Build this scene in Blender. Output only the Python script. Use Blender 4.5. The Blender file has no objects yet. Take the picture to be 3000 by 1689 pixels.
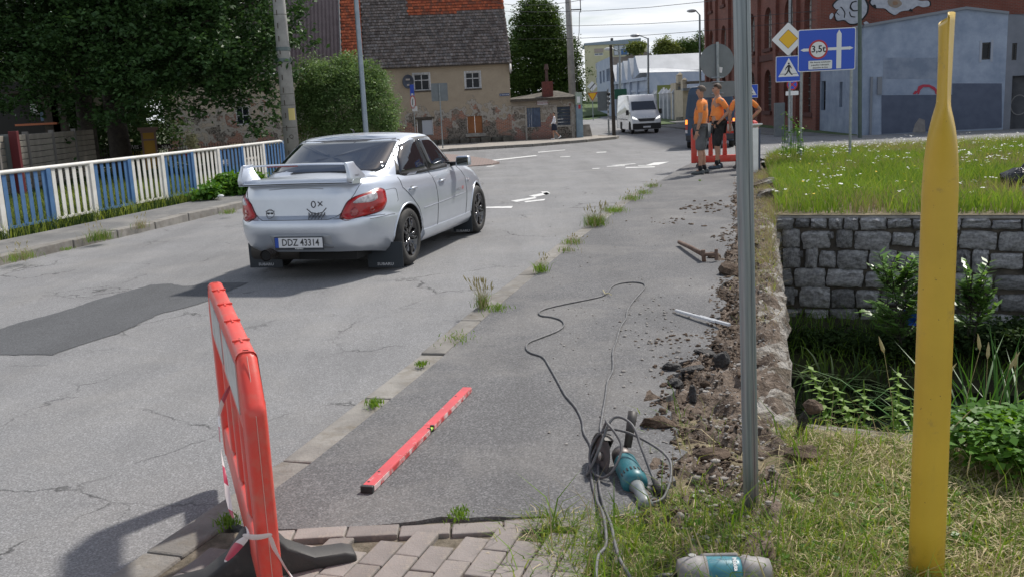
import bpy, bmesh, math, random
import numpy as np
from mathutils import Vector, Matrix, noise
PI = math.pi
S = bpy.context.scene
COL = S.collection
R_ = random.Random(7)
NP = np.random.default_rng(5)
rad = math.radians
# ------------------------------------------------------------------ camera
CAMH, PITCH, ROLL, FOC = 1.676, 0.18940591, -0.0479624, 2424.5     # focal length in units of a 2575 wide frame
fw = Vector((0, math.cos(PITCH), -math.sin(PITCH))); r0 = Vector((1, 0, 0)); u0 = r0.cross(fw)
cr, sr = math.cos(ROLL), math.sin(ROLL)
rt = cr*r0 + sr*u0; up = -sr*r0 + cr*u0
cam = bpy.data.objects.new('camera', bpy.data.cameras.new('camera')); COL.objects.link(cam)
mw = Matrix(((rt.x, up.x, -fw.x), (rt.y, up.y, -fw.y), (rt.z, up.z, -fw.z))).to_4x4()
mw.translation = Vector((0, 0, CAMH)); cam.matrix_world = mw
cam.data.sensor_width = 36; cam.data.lens = FOC/2575*36; cam.data.clip_end = 1500; cam.data.clip_start = 0.05
cam.data.dof.use_dof = True; cam.data.dof.focus_distance = 9.0; cam.data.dof.aperture_fstop = 20
S.camera = cam
# ------------------------------------------------------------------ sky, sun, exposure
SUN_AZ, SUN_EL = rad(41), rad(51)                                  # azimuth measured from +Y towards +X
w = bpy.data.worlds.new('World'); S.world = w; w.use_nodes = True
nt = w.node_tree; nt.nodes.clear()
def N(nt, t, **k):
    n = nt.nodes.new(t)
    for a, b in k.items():
        if a == 'i':
            for q, z in b.items(): n.inputs[q].default_value = z
        else: setattr(n, a, b)
    return n
out = N(nt, 'ShaderNodeOutputWorld'); bg = N(nt, 'ShaderNodeBackground', i={'Strength': 0.1})
sky = N(nt, 'ShaderNodeTexSky', sky_type='NISHITA', sun_disc=False, sun_elevation=SUN_EL, sun_rotation=SUN_AZ, air_density=1.0, dust_density=1.5, ozone_density=1.5)
tc = N(nt, 'ShaderNodeTexCoord'); sep = N(nt, 'ShaderNodeSeparateXYZ'); nt.links.new(tc.outputs['Generated'], sep.inputs[0])
az = N(nt, 'ShaderNodeMath', operation='ADD', i={1: 0.12}); mx = N(nt, 'ShaderNodeMath', operation='MAXIMUM', i={1: 0.02})
nt.links.new(sep.outputs[2], az.inputs[0]); nt.links.new(az.outputs[0], mx.inputs[0])
dv = N(nt, 'ShaderNodeVectorMath', operation='DIVIDE'); cb = N(nt, 'ShaderNodeCombineXYZ')
for k in range(3): nt.links.new(mx.outputs[0], cb.inputs[k])
nt.links.new(tc.outputs['Generated'], dv.inputs[0]); nt.links.new(cb.outputs[0], dv.inputs[1])
mp = N(nt, 'ShaderNodeMapping', i={'Scale': (0.55, 1.0, 0.0)}); nt.links.new(dv.outputs[0], mp.inputs[0])
nz = N(nt, 'ShaderNodeTexNoise', i={'Scale': 1.1, 'Detail': 7.0, 'Roughness': 0.58, 'Distortion': 0.6}); nt.links.new(mp.outputs[0], nz.inputs['Vector'])
rp = N(nt, 'ShaderNodeValToRGB'); rp.color_ramp.elements[0].position = 0.42; rp.color_ramp.elements[1].position = 0.60
hz_ = N(nt, 'ShaderNodeMapRange', i={1: 0.05, 2: 0.75, 3: 0.16, 4: -0.07}); nt.links.new(sep.outputs[2], hz_.inputs[0]); cadd = N(nt, 'ShaderNodeMath', operation='ADD'); nt.links.new(nz.outputs[0], cadd.inputs[0]); nt.links.new(hz_.outputs[0], cadd.inputs[1]); nt.links.new(cadd.outputs[0], rp.inputs[0])
nz2 = N(nt, 'ShaderNodeTexNoise', i={'Scale': 2.3, 'Detail': 5.0}); nt.links.new(mp.outputs[0], nz2.inputs['Vector'])
rp2 = N(nt, 'ShaderNodeValToRGB'); e = rp2.color_ramp.elements
e[0].position = 0.32; e[0].color = (6.9, 7.5, 8.3, 1); e[1].position = 0.62; e[1].color = (9.6, 9.8, 10.0, 1)
nt.links.new(nz2.outputs[0], rp2.inputs[0])
mix = N(nt, 'ShaderNodeMixRGB'); nt.links.new(rp.outputs[0], mix.inputs[0]); nt.links.new(sky.outputs[0], mix.inputs[1]); nt.links.new(rp2.outputs[0], mix.inputs[2])
nt.links.new(mix.outputs[0], bg.inputs[0]); nt.links.new(bg.outputs[0], out.inputs[0])
sun = bpy.data.objects.new('sun', bpy.data.lights.new('sun', 'SUN')); COL.objects.link(sun)
sun.data.energy = 4.1; sun.data.angle = rad(3.0); sun.data.color = (1.0, 0.95, 0.88)
sd = Vector((math.sin(SUN_AZ)*math.cos(SUN_EL), math.cos(SUN_AZ)*math.cos(SUN_EL), math.sin(SUN_EL)))
sun.rotation_euler = sd.to_track_quat('Z', 'Y').to_euler(); sun.location = (20, 20, 40)
S.view_settings.view_transform = 'Standard'; S.view_settings.look = 'None'; S.view_settings.gamma = 1
S.view_settings.use_curve_mapping = False; S.view_settings.exposure = 0.12
S.cycles.max_bounces = 6; S.cycles.transparent_max_bounces = 8

# ------------------------------------------------------------------ helpers
def ray(px, py):
    return fw*FOC + rt*(px - 1287.5) - up*(py - 724.85)
def G(px, py, z=0.0):                                               # where the line of sight through a photo point meets height z
    d = ray(px, py); t = (z - CAMH)/d.z; return Vector((d.x*t, d.y*t, z))
def D(px, py, y):                                                   # ... or meets depth y
    d = ray(px, py); t = y/d.y; return Vector((d.x*t, y, CAMH + d.z*t))
def gz(y):                                                          # street profile: level over the bridge, then falling gently
    if y < 22: return 0.0
    if y < 40: return -0.55*(y-22)/18
    if y < 68: return -0.55 - 0.30*(y-40)/28
    return -0.85
def tag(o, label=None, cat=None, group=None, kind=None):
    if label: o['label'] = label
    if cat: o['category'] = cat
    if group: o['group'] = group
    if kind: o['kind'] = kind
    return o
def empty(name, loc, rz=0.0, label=None, cat=None, group=None, kind=None, rot=None):
    o = bpy.data.objects.new(name, None); COL.objects.link(o); o.location = loc; o.empty_display_size = 0.1
    o.rotation_euler = rot if rot else (0, 0, rz)
    return tag(o, label, cat, group, kind)
class MB:
    def __init__(s): s.v = []; s.f = []; s.m = []
    def add(s, vs, fs, mi=0, T=None):
        b = len(s.v)
        s.v += [tuple(T @ Vector(p)) if T is not None else tuple(p) for p in vs]
        for f in fs: s.f.append(tuple(b+i for i in f)); s.m.append(mi)
        return s
    def box(s, c, d, R=None, mi=0, top=(1, 1)):
        x, y, z = d[0]/2, d[1]/2, d[2]/2; c = Vector(c); a, b = top
        vs = [(-x, -y, -z), (x, -y, -z), (x, y, -z), (-x, y, -z), (-x*a, -y*b, z), (x*a, -y*b, z), (x*a, y*b, z), (-x*a, y*b, z)]
        vs = [(R @ Vector(p) if R is not None else Vector(p)) + c for p in vs]
        return s.add(vs, [(0, 3, 2, 1), (4, 5, 6, 7), (0, 1, 5, 4), (1, 2, 6, 5), (2, 3, 7, 6), (3, 0, 4, 7)], mi)
    def bb(s, x0, x1, y0, y1, z0, z1, mi=0):
        return s.box(((x0+x1)/2, (y0+y1)/2, (z0+z1)/2), (abs(x1-x0), abs(y1-y0), abs(z1-z0)), mi=mi)
    def tube(s, pts, r, n=8, mi=0, caps=True):
        P = [Vector(p) for p in pts]; rs = r if isinstance(r, (list, tuple)) else [r]*len(P)
        b = len(s.v); t0 = (P[1]-P[0]).normalized()
        u = t0.orthogonal().normalized()
        for i, p in enumerate(P):
            t = (P[min(i+1, len(P)-1)] - P[max(i-1, 0)]).normalized()
            u = (u - t*u.dot(t)).normalized(); v = t.cross(u)
            for k in range(n):
                a = 2*PI*k/n; s.v.append(tuple(p + (u*math.cos(a) + v*math.sin(a))*rs[i]))
        for i in range(len(P)-1):
            for k in range(n):
                s.f.append((b+i*n+k, b+i*n+(k+1) % n, b+(i+1)*n+(k+1) % n, b+(i+1)*n+k)); s.m.append(mi)
        if caps:
            s.f.append(tuple(b+k for k in range(n))[::-1]); s.m.append(mi)
            s.f.append(tuple(b+(len(P)-1)*n+k for k in range(n))); s.m.append(mi)
        return s
    def cyl(s, p0, p1, r0, r1=None, n=16, mi=0): return s.tube([p0, p1], [r0, r0 if r1 is None else r1], n, mi)
    def lathe(s, prof, n=24, mi=0, T=None):                          # prof: (radius, z)
        vs = []; fs = []
        for r, z in prof:
            for k in range(n):
                a = 2*PI*k/n; vs.append((r*math.cos(a), r*math.sin(a), z))
        for i in range(len(prof)-1):
            for k in range(n): fs.append((i*n+k, i*n+(k+1) % n, (i+1)*n+(k+1) % n, (i+1)*n+k))
        fs.append(tuple(range(n))[::-1]); fs.append(tuple((len(prof)-1)*n+k for k in range(n)))
        return s.add(vs, fs, mi, T)
    def prism(s, poly, h, mi=0, T=None):                            # poly in XY, extruded in Z from 0 to h
        n = len(poly)
        vs = [(p[0], p[1], 0) for p in poly] + [(p[0], p[1], h) for p in poly]
        fs = [tuple(range(n))[::-1], tuple(range(n, 2*n))] + [(i, (i+1) % n, n+(i+1) % n, n+i) for i in range(n)]
        return s.add(vs, fs, mi, T)
    def slab(s, poly, z0, z1, mi=0):                                # poly in XY
        return s.prism(poly, z1-z0, mi, Matrix.Translation((0, 0, z0)))
    def ball(s, c, r, n=10, mi=0, sc=(1, 1, 1)):
        prof = [(max(1e-4, math.sin(PI*i/n)), -math.cos(PI*i/n)) for i in range(n+1)]
        T = Matrix.Translation(c) @ Matrix.Diagonal((r*sc[0], r*sc[1], r*sc[2], 1))
        return s.lathe(prof, n+4, mi, T)
    def build(s, name, mats, parent=None, smooth=False, bevel=0, seg=2, sub=0, loc=None, auto=None):
        me = bpy.data.meshes.new(name); me.from_pydata(s.v, [], s.f)
        if not isinstance(mats, (list, tuple)): mats = [mats]
        for m in mats: me.materials.append(m)
        if len(mats) > 1: me.polygons.foreach_set('material_index', s.m)
        bm = bmesh.new(); bm.from_mesh(me); bmesh.ops.recalc_face_normals(bm, faces=bm.faces); bm.to_mesh(me); bm.free()
        if smooth: me.polygons.foreach_set('use_smooth', [True]*len(me.polygons))
        o = bpy.data.objects.new(name, me); COL.objects.link(o)
        if parent: o.parent = parent
        if loc is not None: o.location = loc
        if bevel:
            b = o.modifiers.new('bevel', 'BEVEL'); b.width = bevel; b.segments = seg; b.limit_method = 'ANGLE'; b.angle_limit = rad(40)
        if sub:
            b = o.modifiers.new('sub', 'SUBSURF'); b.levels = sub; b.render_levels = sub
        if auto:
            me.polygons.foreach_set('use_smooth', [True]*len(me.polygons))
            es = o.modifiers.new('es', 'EDGE_SPLIT'); es.split_angle = rad(auto)
        return o
def raw(name, v, f, mats, mi=None, parent=None, smooth=False):      # numpy arrays, quads or tris
    me = bpy.data.meshes.new(name); v = np.asarray(v, np.float32); f = np.asarray(f, np.int32); k = f.shape[1]
    me.vertices.add(len(v)); me.vertices.foreach_set('co', v.ravel())
    me.loops.add(f.size); me.loops.foreach_set('vertex_index', f.ravel())
    me.polygons.add(len(f)); me.polygons.foreach_set('loop_start', np.arange(0, f.size, k, dtype=np.int32))
    me.polygons.foreach_set('loop_total', np.full(len(f), k, np.int32))
    for m in (mats if isinstance(mats, (list, tuple)) else [mats]): me.materials.append(m)
    if mi is not None: me.polygons.foreach_set('material_index', np.asarray(mi, np.int32))
    if smooth: me.polygons.foreach_set('use_smooth', np.ones(len(f), bool))
    me.update(calc_edges=True)
    o = bpy.data.objects.new(name, me); COL.objects.link(o)
    if parent: o.parent = parent
    return o
def dup(o, parent=None, loc=None, rot=None):
    c = o.copy(); COL.objects.link(c)
    if parent: c.parent = parent
    if loc is not None: c.location = loc
    if rot is not None: c.rotation_euler = rot
    return c
def dup_tree(o, parent=None):
    c = o.copy(); COL.objects.link(c); c.parent = parent
    for ch in [x for x in CH.get(o.name, [])] or list(o.children): dup_tree(ch, c)
    return c
CH = {}
def applied(o):                                                      # bake the modifiers into the mesh
    bpy.context.view_layer.update(); dg = bpy.context.evaluated_depsgraph_get()
    me = bpy.data.meshes.new_from_object(o.evaluated_get(dg)); old = o.data; o.modifiers.clear(); o.data = me
    bpy.data.meshes.remove(old); return o
def text(name, s, size, m, parent, T, ext=0.001, bold=0.0, align='CENTER', sx=1.0):
    cu = bpy.data.curves.new(name, 'FONT'); cu.body = s; cu.size = size; cu.extrude = ext; cu.align_x = align; cu.align_y = 'CENTER'
    cu.offset = bold; cu.resolution_u = 2
    o = bpy.data.objects.new('tmp', cu); COL.objects.link(o)
    bpy.context.view_layer.update()
    me = bpy.data.meshes.new_from_object(o.evaluated_get(bpy.context.evaluated_depsgraph_get()))
    bpy.data.objects.remove(o); bpy.data.curves.remove(cu)
    me.transform(T @ Matrix.Diagonal((sx, 1, 1, 1))); me.materials.clear(); me.materials.append(m); me.name = name
    ob = bpy.data.objects.new(name, me); COL.objects.link(ob)
    if parent: ob.parent = parent
    return ob
STAND = Matrix.Rotation(PI/2, 4, 'X')                                # XY plane -> upright plate facing -Y
def TL(x, y, z): return Matrix.Translation((x, y, z))
def RX(a): return Matrix.Rotation(a, 4, 'X')
def RY(a): return Matrix.Rotation(a, 4, 'Y')
def RZ(a): return Matrix.Rotation(a, 4, 'Z')

# ------------------------------------------------------------------ materials
def newmat(name):
    m = bpy.data.materials.new(name); m.use_nodes = True; nt = m.node_tree; b = nt.nodes['Principled BSDF']; return m, nt, b
def coords(nt, scale=(1, 1, 1), world=False):
    tc = N(nt, 'ShaderNodeTexCoord'); mp = N(nt, 'ShaderNodeMapping', i={'Scale': scale})
    if world:
        g = N(nt, 'ShaderNodeNewGeometry'); nt.links.new(g.outputs['Position'], mp.inputs[0])
    else: nt.links.new(tc.outputs['Object'], mp.inputs[0])
    return mp.outputs[0]
def ramp(nt, src, stops):
    r = N(nt, 'ShaderNodeValToRGB'); e = r.color_ramp.elements
    while len(e) < len(stops): e.new(0.5)
    for k, (p, c) in enumerate(stops):
        e[k].position = p; e[k].color = (c, c, c, 1) if isinstance(c, (int, float)) else (*c, 1)
    nt.links.new(src, r.inputs[0]); return r.outputs[0]
def noise_(nt, vec, scale, detail=4, rough=0.55, dist=0.0):
    n = N(nt, 'ShaderNodeTexNoise', i={'Scale': scale, 'Detail': detail, 'Roughness': rough, 'Distortion': dist}); nt.links.new(vec, n.inputs['Vector']); return n.outputs[0]
def voro(nt, vec, scale, feature='F1', rnd=1.0):
    n = N(nt, 'ShaderNodeTexVoronoi', feature=feature, i={'Scale': scale, 'Randomness': rnd}); nt.links.new(vec, n.inputs['Vector']); return n
def mixc(nt, fac, a, b, mode='MIX'):
    m = N(nt, 'ShaderNodeMixRGB', blend_type=mode)
    for k, x in ((0, fac), (1, a), (2, b)):
        if isinstance(x, (int, float)): m.inputs[k].default_value = x if k == 0 else (x, x, x, 1)
        elif isinstance(x, tuple): m.inputs[k].default_value = (*x, 1)
        else: nt.links.new(x, m.inputs[k])
    return m.outputs[0]
def bump(nt, b, h, strength=0.3, dist=0.01):
    bp = N(nt, 'ShaderNodeBump', i={'Strength': strength, 'Distance': dist}); nt.links.new(h, bp.inputs['Height']); nt.links.new(bp.outputs[0], b.inputs['Normal'])
MATS = {}
def M(name, c, c2=None, sc=6.0, rough=0.7, metal=0.0, bmp=0.0, bsc=60.0, spec=0.5, coat=0.0, lo=0.4, hi=0.62, dirt=None, dsc=2.5, dlo=0.55, dhi=0.7, world=False, bd=0.01, rnd=0.0, isl=0.0, emit=None, trans=0.0):
    if name in MATS: return MATS[name]
    m, nt, b = newmat(name); vec = coords(nt, world=world)
    col = None
    if c2: col = mixc(nt, ramp(nt, noise_(nt, vec, sc, 6, 0.6), [(lo, 0.0), (hi, 1.0)]), c, c2)
    if dirt: col = mixc(nt, ramp(nt, noise_(nt, vec, dsc, 8, 0.7), [(dlo, 0.0), (dhi, 1.0)]), col or c, dirt)
    if isl:
        g = N(nt, 'ShaderNodeNewGeometry'); hs = N(nt, 'ShaderNodeHueSaturation'); mr = N(nt, 'ShaderNodeMapRange', i={3: 1-isl, 4: 1+isl}); nt.links.new(g.outputs['Random Per Island'], mr.inputs[0]); nt.links.new(mr.outputs[0], hs.inputs['Value']); nt.links.new(col, hs.inputs['Color']); col = hs.outputs[0]
    if rnd:
        oi = N(nt, 'ShaderNodeObjectInfo'); hs = N(nt, 'ShaderNodeHueSaturation')
        mr = N(nt, 'ShaderNodeMapRange', i={3: 1-rnd, 4: 1+rnd}); nt.links.new(oi.outputs['Random'], mr.inputs[0]); nt.links.new(mr.outputs[0], hs.inputs['Value'])
        if col: nt.links.new(col, hs.inputs['Color'])
        else: hs.inputs['Color'].default_value = (*c, 1)
        col = hs.outputs[0]
    if col: nt.links.new(col, b.inputs['Base Color'])
    else: b.inputs['Base Color'].default_value = (*c, 1)
    b.inputs['Roughness'].default_value = rough; b.inputs['Metallic'].default_value = metal; b.inputs['Specular IOR Level'].default_value = spec
    b.inputs['Coat Weight'].default_value = coat; b.inputs['Coat Roughness'].default_value = 0.05
    if bmp: bump(nt, b, noise_(nt, vec, bsc, 4, 0.6), bmp, bd)
    if emit: b.inputs['Emission Color'].default_value = (*emit[0], 1); b.inputs['Emission Strength'].default_value = emit[1]
    MATS[name] = m; return m
def leafmat(name, c, c2, rough=0.45, tr=0.35, sc=1.2):
    if name in MATS: return MATS[name]
    m, nt, b = newmat(name); vec = coords(nt, world=True)
    g = N(nt, 'ShaderNodeNewGeometry')
    col = mixc(nt, g.outputs['Random Per Island'], c, c2)
    col = mixc(nt, ramp(nt, noise_(nt, vec, sc, 3), [(0.35, 0.0), (0.7, 0.45)]), col, tuple(min(1, x*1.7) for x in c2))
    nt.links.new(col, b.inputs['Base Color']); b.inputs['Roughness'].default_value = rough; b.inputs['Specular IOR Level'].default_value = 0.18
    t = N(nt, 'ShaderNodeBsdfTranslucent'); hs = N(nt, 'ShaderNodeHueSaturation', i={'Hue': 0.48, 'Saturation': 1.15, 'Value': 1.5}); nt.links.new(col, hs.inputs['Color']); nt.links.new(hs.outputs[0], t.inputs[0])
    mx = N(nt, 'ShaderNodeMixShader', i={0: tr}); o = nt.nodes['Material Output']
    nt.links.new(b.outputs[0], mx.inputs[1]); nt.links.new(t.outputs[0], mx.inputs[2]); nt.links.new(mx.outputs[0], o.inputs[0])
    MATS[name] = m; return m
def asphalt(name, base, speck, crack=0.0, dust=0.0, tone=(1, 1, 0.98), cell=120.0):
    m, nt, b = newmat(name); vec = coords(nt, world=True)
    fine = noise_(nt, vec, cell*1.0, 4, 0.8); v = voro(nt, vec, cell*1.15)
    col = mixc(nt, ramp(nt, fine, [(0.34, 0.0), (0.66, 1.0)]), tuple(base*t*0.5 for t in tone), tuple(base*t*1.45 for t in tone))
    col = mixc(nt, ramp(nt, v.outputs['Color'], [(0.55, 0.0), (0.95, 0.75)]), col, tuple(speck*t for t in tone))
    big = noise_(nt, vec, 0.7, 7, 0.65)
    col = mixc(nt, ramp(nt, big, [(0.32, 0.28), (0.62, 0.0)]), col, tuple(base*0.45*t for t in tone))
    wv_ = N(nt, 'ShaderNodeMapping', i={'Rotation': (0, 0, rad(17)), 'Scale': (1.5, 0.10, 1)}); nt.links.new(vec, wv_.inputs[0]); tr_ = noise_(nt, wv_.outputs[0], 1.0, 5, 0.6)
    col = mixc(nt, ramp(nt, tr_, [(0.36, 0.30), (0.5, 0.0)]), col, tuple(base*0.62*t for t in tone)); col = mixc(nt, ramp(nt, tr_, [(0.55, 0.0), (0.7, 0.25)]), col, tuple(min(.5, base*1.5*t) for t in tone))
    if dust:
        d = noise_(nt, vec, 1.1, 7, 0.66, 0.4)
        col = mixc(nt, ramp(nt, d, [(0.46, 0.0), (0.72, dust)]), col, (0.34, 0.32, 0.29))
    h = fine
    if crack:
        wv = noise_(nt, vec, 1.7, 5, 0.6); ad = N(nt, 'ShaderNodeVectorMath', operation='MULTIPLY_ADD', i={1: (0.55, 0.55, 0.55)})
        nt.links.new(wv, ad.inputs[0]); nt.links.new(vec, ad.inputs[2])
        wn = N(nt, 'ShaderNodeTexNoise', i={'Scale': 1.9, 'Detail': 6, 'Roughness': 0.65}); nt.links.new(vec, wn.inputs['Vector']); nt.links.new(wn.outputs[1], ad.inputs[0])
        ve = voro(nt, ad.outputs[0], 0.85, 'DISTANCE_TO_EDGE')
        line = ramp(nt, ve.outputs['Distance'], [(0.0, 1.0), (0.0055, 0.75), (0.012, 0.0)])
        msk = ramp(nt, noise_(nt, vec, 0.75, 4, 0.6), [(0.49, 0.0), (0.6, crack)])
        ln = N(nt, 'ShaderNodeMath', operation='MULTIPLY'); nt.links.new(line, ln.inputs[0]); nt.links.new(msk, ln.inputs[1])
        ve2 = voro(nt, ad.outputs[0], 3.4, 'DISTANCE_TO_EDGE')
        line2 = ramp(nt, ve2.outputs['Distance'], [(0.0, 1.0), (0.012, 0.6), (0.03, 0.0)])
        msk2 = ramp(nt, noise_(nt, vec, 0.9, 4, 0.6, 0.3), [(0.60, 0.0), (0.7, crack*0.75)])
        ln2 = N(nt, 'ShaderNodeMath', operation='MULTIPLY'); nt.links.new(line2, ln2.inputs[0]); nt.links.new(msk2, ln2.inputs[1])
        s = N(nt, 'ShaderNodeMath', operation='MAXIMUM'); nt.links.new(ln.outputs[0], s.inputs[0]); nt.links.new(ln2.outputs[0], s.inputs[1])
        col = mixc(nt, s.outputs[0], col, (base*0.22, base*0.22, base*0.22))
        sb = N(nt, 'ShaderNodeMath', operation='SUBTRACT'); nt.links.new(fine, sb.inputs[0]); nt.links.new(s.outputs[0], sb.inputs[1]); h = sb.outputs[0]
    nt.links.new(col, b.inputs['Base Color']); b.inputs['Roughness'].default_value = 0.86; b.inputs['Specular IOR Level'].default_value = 0.3
    bump(nt, b, h, 0.5, 0.006)
    MATS[name] = m; return m
m_road = asphalt('road_asphalt', 0.200, 0.40, crack=0.9, dust=0.22, tone=(1.0, 1, 1.01))
m_patch = asphalt('patch_asphalt', 0.092, 0.17, crack=0.15, tone=(0.97, 1, 1.05))
m_walk = asphalt('walk_asphalt', 0.122, 0.28, dust=0.30, tone=(1, 0.995, 1.01), cell=110)
m_walk2 = asphalt('left_walk_asphalt', 0.15, 0.26, crack=0.5, dust=0.5)
m_conc = M('concrete', (0.33, 0.31, 0.28), (0.22, 0.205, 0.185), sc=3, rough=0.9, bmp=0.5, bsc=70, dirt=(0.13, 0.115, 0.095), dsc=6, rnd=0.1, world=True)
m_white = M('white_road_paint', (0.72, 0.72, 0.70), (0.5, 0.5, 0.49), sc=9, rough=0.7)
def seam(nt): pass
m_earth = M('earth', (0.07, 0.048, 0.032), (0.17, 0.13, 0.10), sc=9, rough=0.95, bmp=0.9, bsc=35, bd=0.03, dirt=(0.26, 0.23, 0.2), dsc=38, dlo=0.56, dhi=0.64, world=True)
m_turf = M('turf_soil', (0.12, 0.10, 0.055), (0.22, 0.18, 0.11), sc=4, rough=0.95, bmp=0.8, bsc=50, bd=0.02, world=True)
# ------------------------------------------------------------------ ground, roads, channel
def sheet(name, poly, z, m, kind='structure', thick=0.0, terrain=False):
    mb = MB()
    if thick: mb.slab(poly, z-thick, z)
    else: mb.add([(p[0], p[1], (gz(p[1]) if terrain else 0)+z) for p in poly], [tuple(range(len(poly)))])
    o = mb.build(name, m); tag(o, kind=kind); return o
def interp(line, y):
    for (x0, y0), (x1, y1) in zip(line, line[1:]):
        if y0 <= y <= y1: return x0 + (x1-x0)*(y-y0)/(y1-y0)
    (x0, y0), (x1, y1) = (line[0], line[1]) if y < line[0][1] else (line[-2], line[-1])
    return x0 + (x1-x0)*(y-y0)/(y1-y0)
KERB_R = [(-2.2, 1.2), (-1.47, 3.43), (-1.15, 4.36), (-0.70, 5.99), (-0.35, 7.5), (0.09, 9.23), (0.56, 11.05), (1.70, 15.1), (2.75, 18.64), (3.75, 21.85), (4.6, 24.2), (5.6, 26.2), (7.2, 28.0)]   # road side of the kerb
KERB_L = [(-7.1, 8.0), (-6.72, 10.0), (-6.3, 11.9), (-5.75, 14.2), (-5.2, 16.6), (-4.7, 18.9), (-4.2, 21.5), (-3.85, 24.5), (-3.9, 27.5), (-4.4, 31), (-6.0, 36.0), (-9, 42), (-16, 50)]
EDGE = [(0.95, 3.2), (1.20, 4.01), (1.50, 5.13), (2.0, 7.04), (2.9, 10.43), (3.56, 13.0), (4.2, 15.4), (5.25, 19.68), (5.9, 22.5), (6.6, 25.0)]             # outer edge of the bridge slab
XW = 0.17                                                            # kerb width
# one big sheet of roadway following the street profile
ys = [-6, 0, 4, 8, 12, 16, 20, 22, 24, 27, 30, 34, 38, 40, 44, 48, 52, 56, 60, 64, 68, 80, 100, 140, 220]
vs = []; fs = []
for j, y in enumerate(ys):
    xr = interp(KERB_R, y)+0.1 if y <= 24 else 200
    xl = -16 if y > 51 else interp(KERB_L, y)-0.1
    n = 10
    for i in range(n+1): vs.append((xl + (xr-xl)*i/n, y, gz(y)))
    if j:
        for i in range(n): a = (j-1)*(n+1)+i; fs.append((a, a+1, a+n+2, a+n+1))
tag(raw('road', vs, fs, m_road), kind='structure')
# wide terrain under everything on the left and far behind
m_verge = M('verge_ground', (0.045, 0.06, 0.02), (0.10, 0.095, 0.05), sc=0.8, rough=0.95, bmp=0.6, bsc=12, bd=0.03, world=True)
vs = []; fs = []
for j, y in enumerate(ys):
    x1 = interp(KERB_L, y)-0.05 if y < 51 else -16.0
    vs += [(-250, y, gz(y)-0.03), (x1, y, gz(y)-0.03)]
    if j: a = 2*j; fs.append((a-2, a-1, a+1, a))
tag(raw('left_ground', vs, fs, m_verge), kind='structure')
tag(sheet('far_ground', [(-900, -40), (900, -40), (900, 1300), (-900, 1300)], -2.6, m_verge), kind='structure')
# left pavement behind its kerb
def strip(name, line, o0, o1, ys_, z0, z1, m, terrain=True):
    mb = MB(); q = []
    for y in ys_:
        x = interp(line, y); g = gz(y)
        q.append([(x+o0, y, g+z0), (x+o0, y, g+z1), (x+o1, y, g+z1), (x+o1, y, g+z0)])
    v = [p for r in q for p in r]; f = []
    for j in range(len(q)-1):
        a = 4*j
        for k in range(3): f.append((a+k, a+k+1, a+k+5, a+k+4))
    f += [(0, 1, 2, 3), (len(v)-4, len(v)-3, len(v)-2, len(v)-1)]
    mb.add(v, f); o = mb.build(name, m); return tag(o, kind='structure')
strip('left_pavement', KERB_L, -1.55, -XW, np.arange(8, 50, 1.0), -0.3, 0.075, m_walk2)
# kerbs, stone by stone
def kerb(name, line, side, y0, y1, ln, z, wd, m, gap=0.012, wob=0.008):
    root = empty(name, (0, 0, 0), kind='structure'); y = y0; last = None
    P = []
    while y < y1:
        P.append(Vector((interp(line, y), y, 0)))
        d = Vector((interp(line, y+0.1)-interp(line, y), 0.1, 0)).normalized(); y += ln*d.y
    for a, b in zip(P, P[1:]):
        d = (b-a); L = d.length-gap; mid = (a+b)/2; d.normalize(); nrm = Vector((-d.y, d.x, 0))*side
        R = Matrix.Rotation(math.atan2(d.y, d.x)+R_.uniform(-wob, wob), 3, 'Z') @ Matrix.Rotation(R_.uniform(-wob, wob), 3, 'Y')
        mb = MB(); mb.box((0, 0, 0), (L, wd, 0.3), R)
        # chipped upper edge
        o = mb.build('kerb_stone', m, root, bevel=0.012, seg=2, loc=mid - nrm*wd/2 + Vector((0, 0, gz(mid.y)+z-0.15+R_.uniform(-wob, wob)*0.6)))
    return root
m_kerb = M('kerb_concrete', (0.25, 0.237, 0.215), (0.18, 0.17, 0.155), sc=5, rough=0.92, bmp=0.6, bsc=60, dirt=(0.16, 0.14, 0.11), dsc=7, dlo=0.5, dhi=0.72, rnd=0.12, world=True)
kerb('right_kerb', KERB_R, 1, 1.6, 17.6, 0.98, 0.058, XW, m_kerb)
kerb('left_kerb', KERB_L, -1, 8.4, 34, 0.98, 0.115, XW+0.02, m_kerb, wob=0.02)
# right pavement of dark asphalt
BR = [(0.52, 3.60), (0.62, 3.9), (0.80, 4.45), (0.74, 4.9), (0.93, 5.4), (1.02, 5.75), (1.30, 6.1), (1.42, 6.7), (1.62, 7.3), (1.75, 7.9), (2.02, 8.7), (2.15, 9.4), (2.40, 10.3), (2.62, 11.2), (2.95, 12.4), (3.12, 13.3), (3.5, 14.9), (3.98, 16.6), (4.55, 18.9), (5.0, 20.4), (5.45, 22.2), (5.9, 24.0), (6.4, 25.4)]
left = [(interp(KERB_R, y)+XW+0.01, y) for y in np.arange(3.7, 25.6, 0.6)]
poly = [(-1.08, 3.60)] + left + [(6.4, 25.4)]
rr = []
for (x0, y0), (x1, y1) in zip(BR[::-1], BR[::-1][1:]):
    for k in range(5):
        t = k/5; rr.append((x0+(x1-x0)*t + R_.uniform(-0.06, 0.05), y0+(y1-y0)*t))
poly += rr[1:] + [(0.52, 3.60)]
for t in np.linspace(0.9, 0.1, 14): poly.append((-1.08+1.6*t, 3.60 + R_.uniform(-0.02, 0.02) - 0.03*math.sin(t*9)))
tag(sheet('right_pavement', poly, 0.06, m_walk, thick=0.12), kind='structure')
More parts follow.
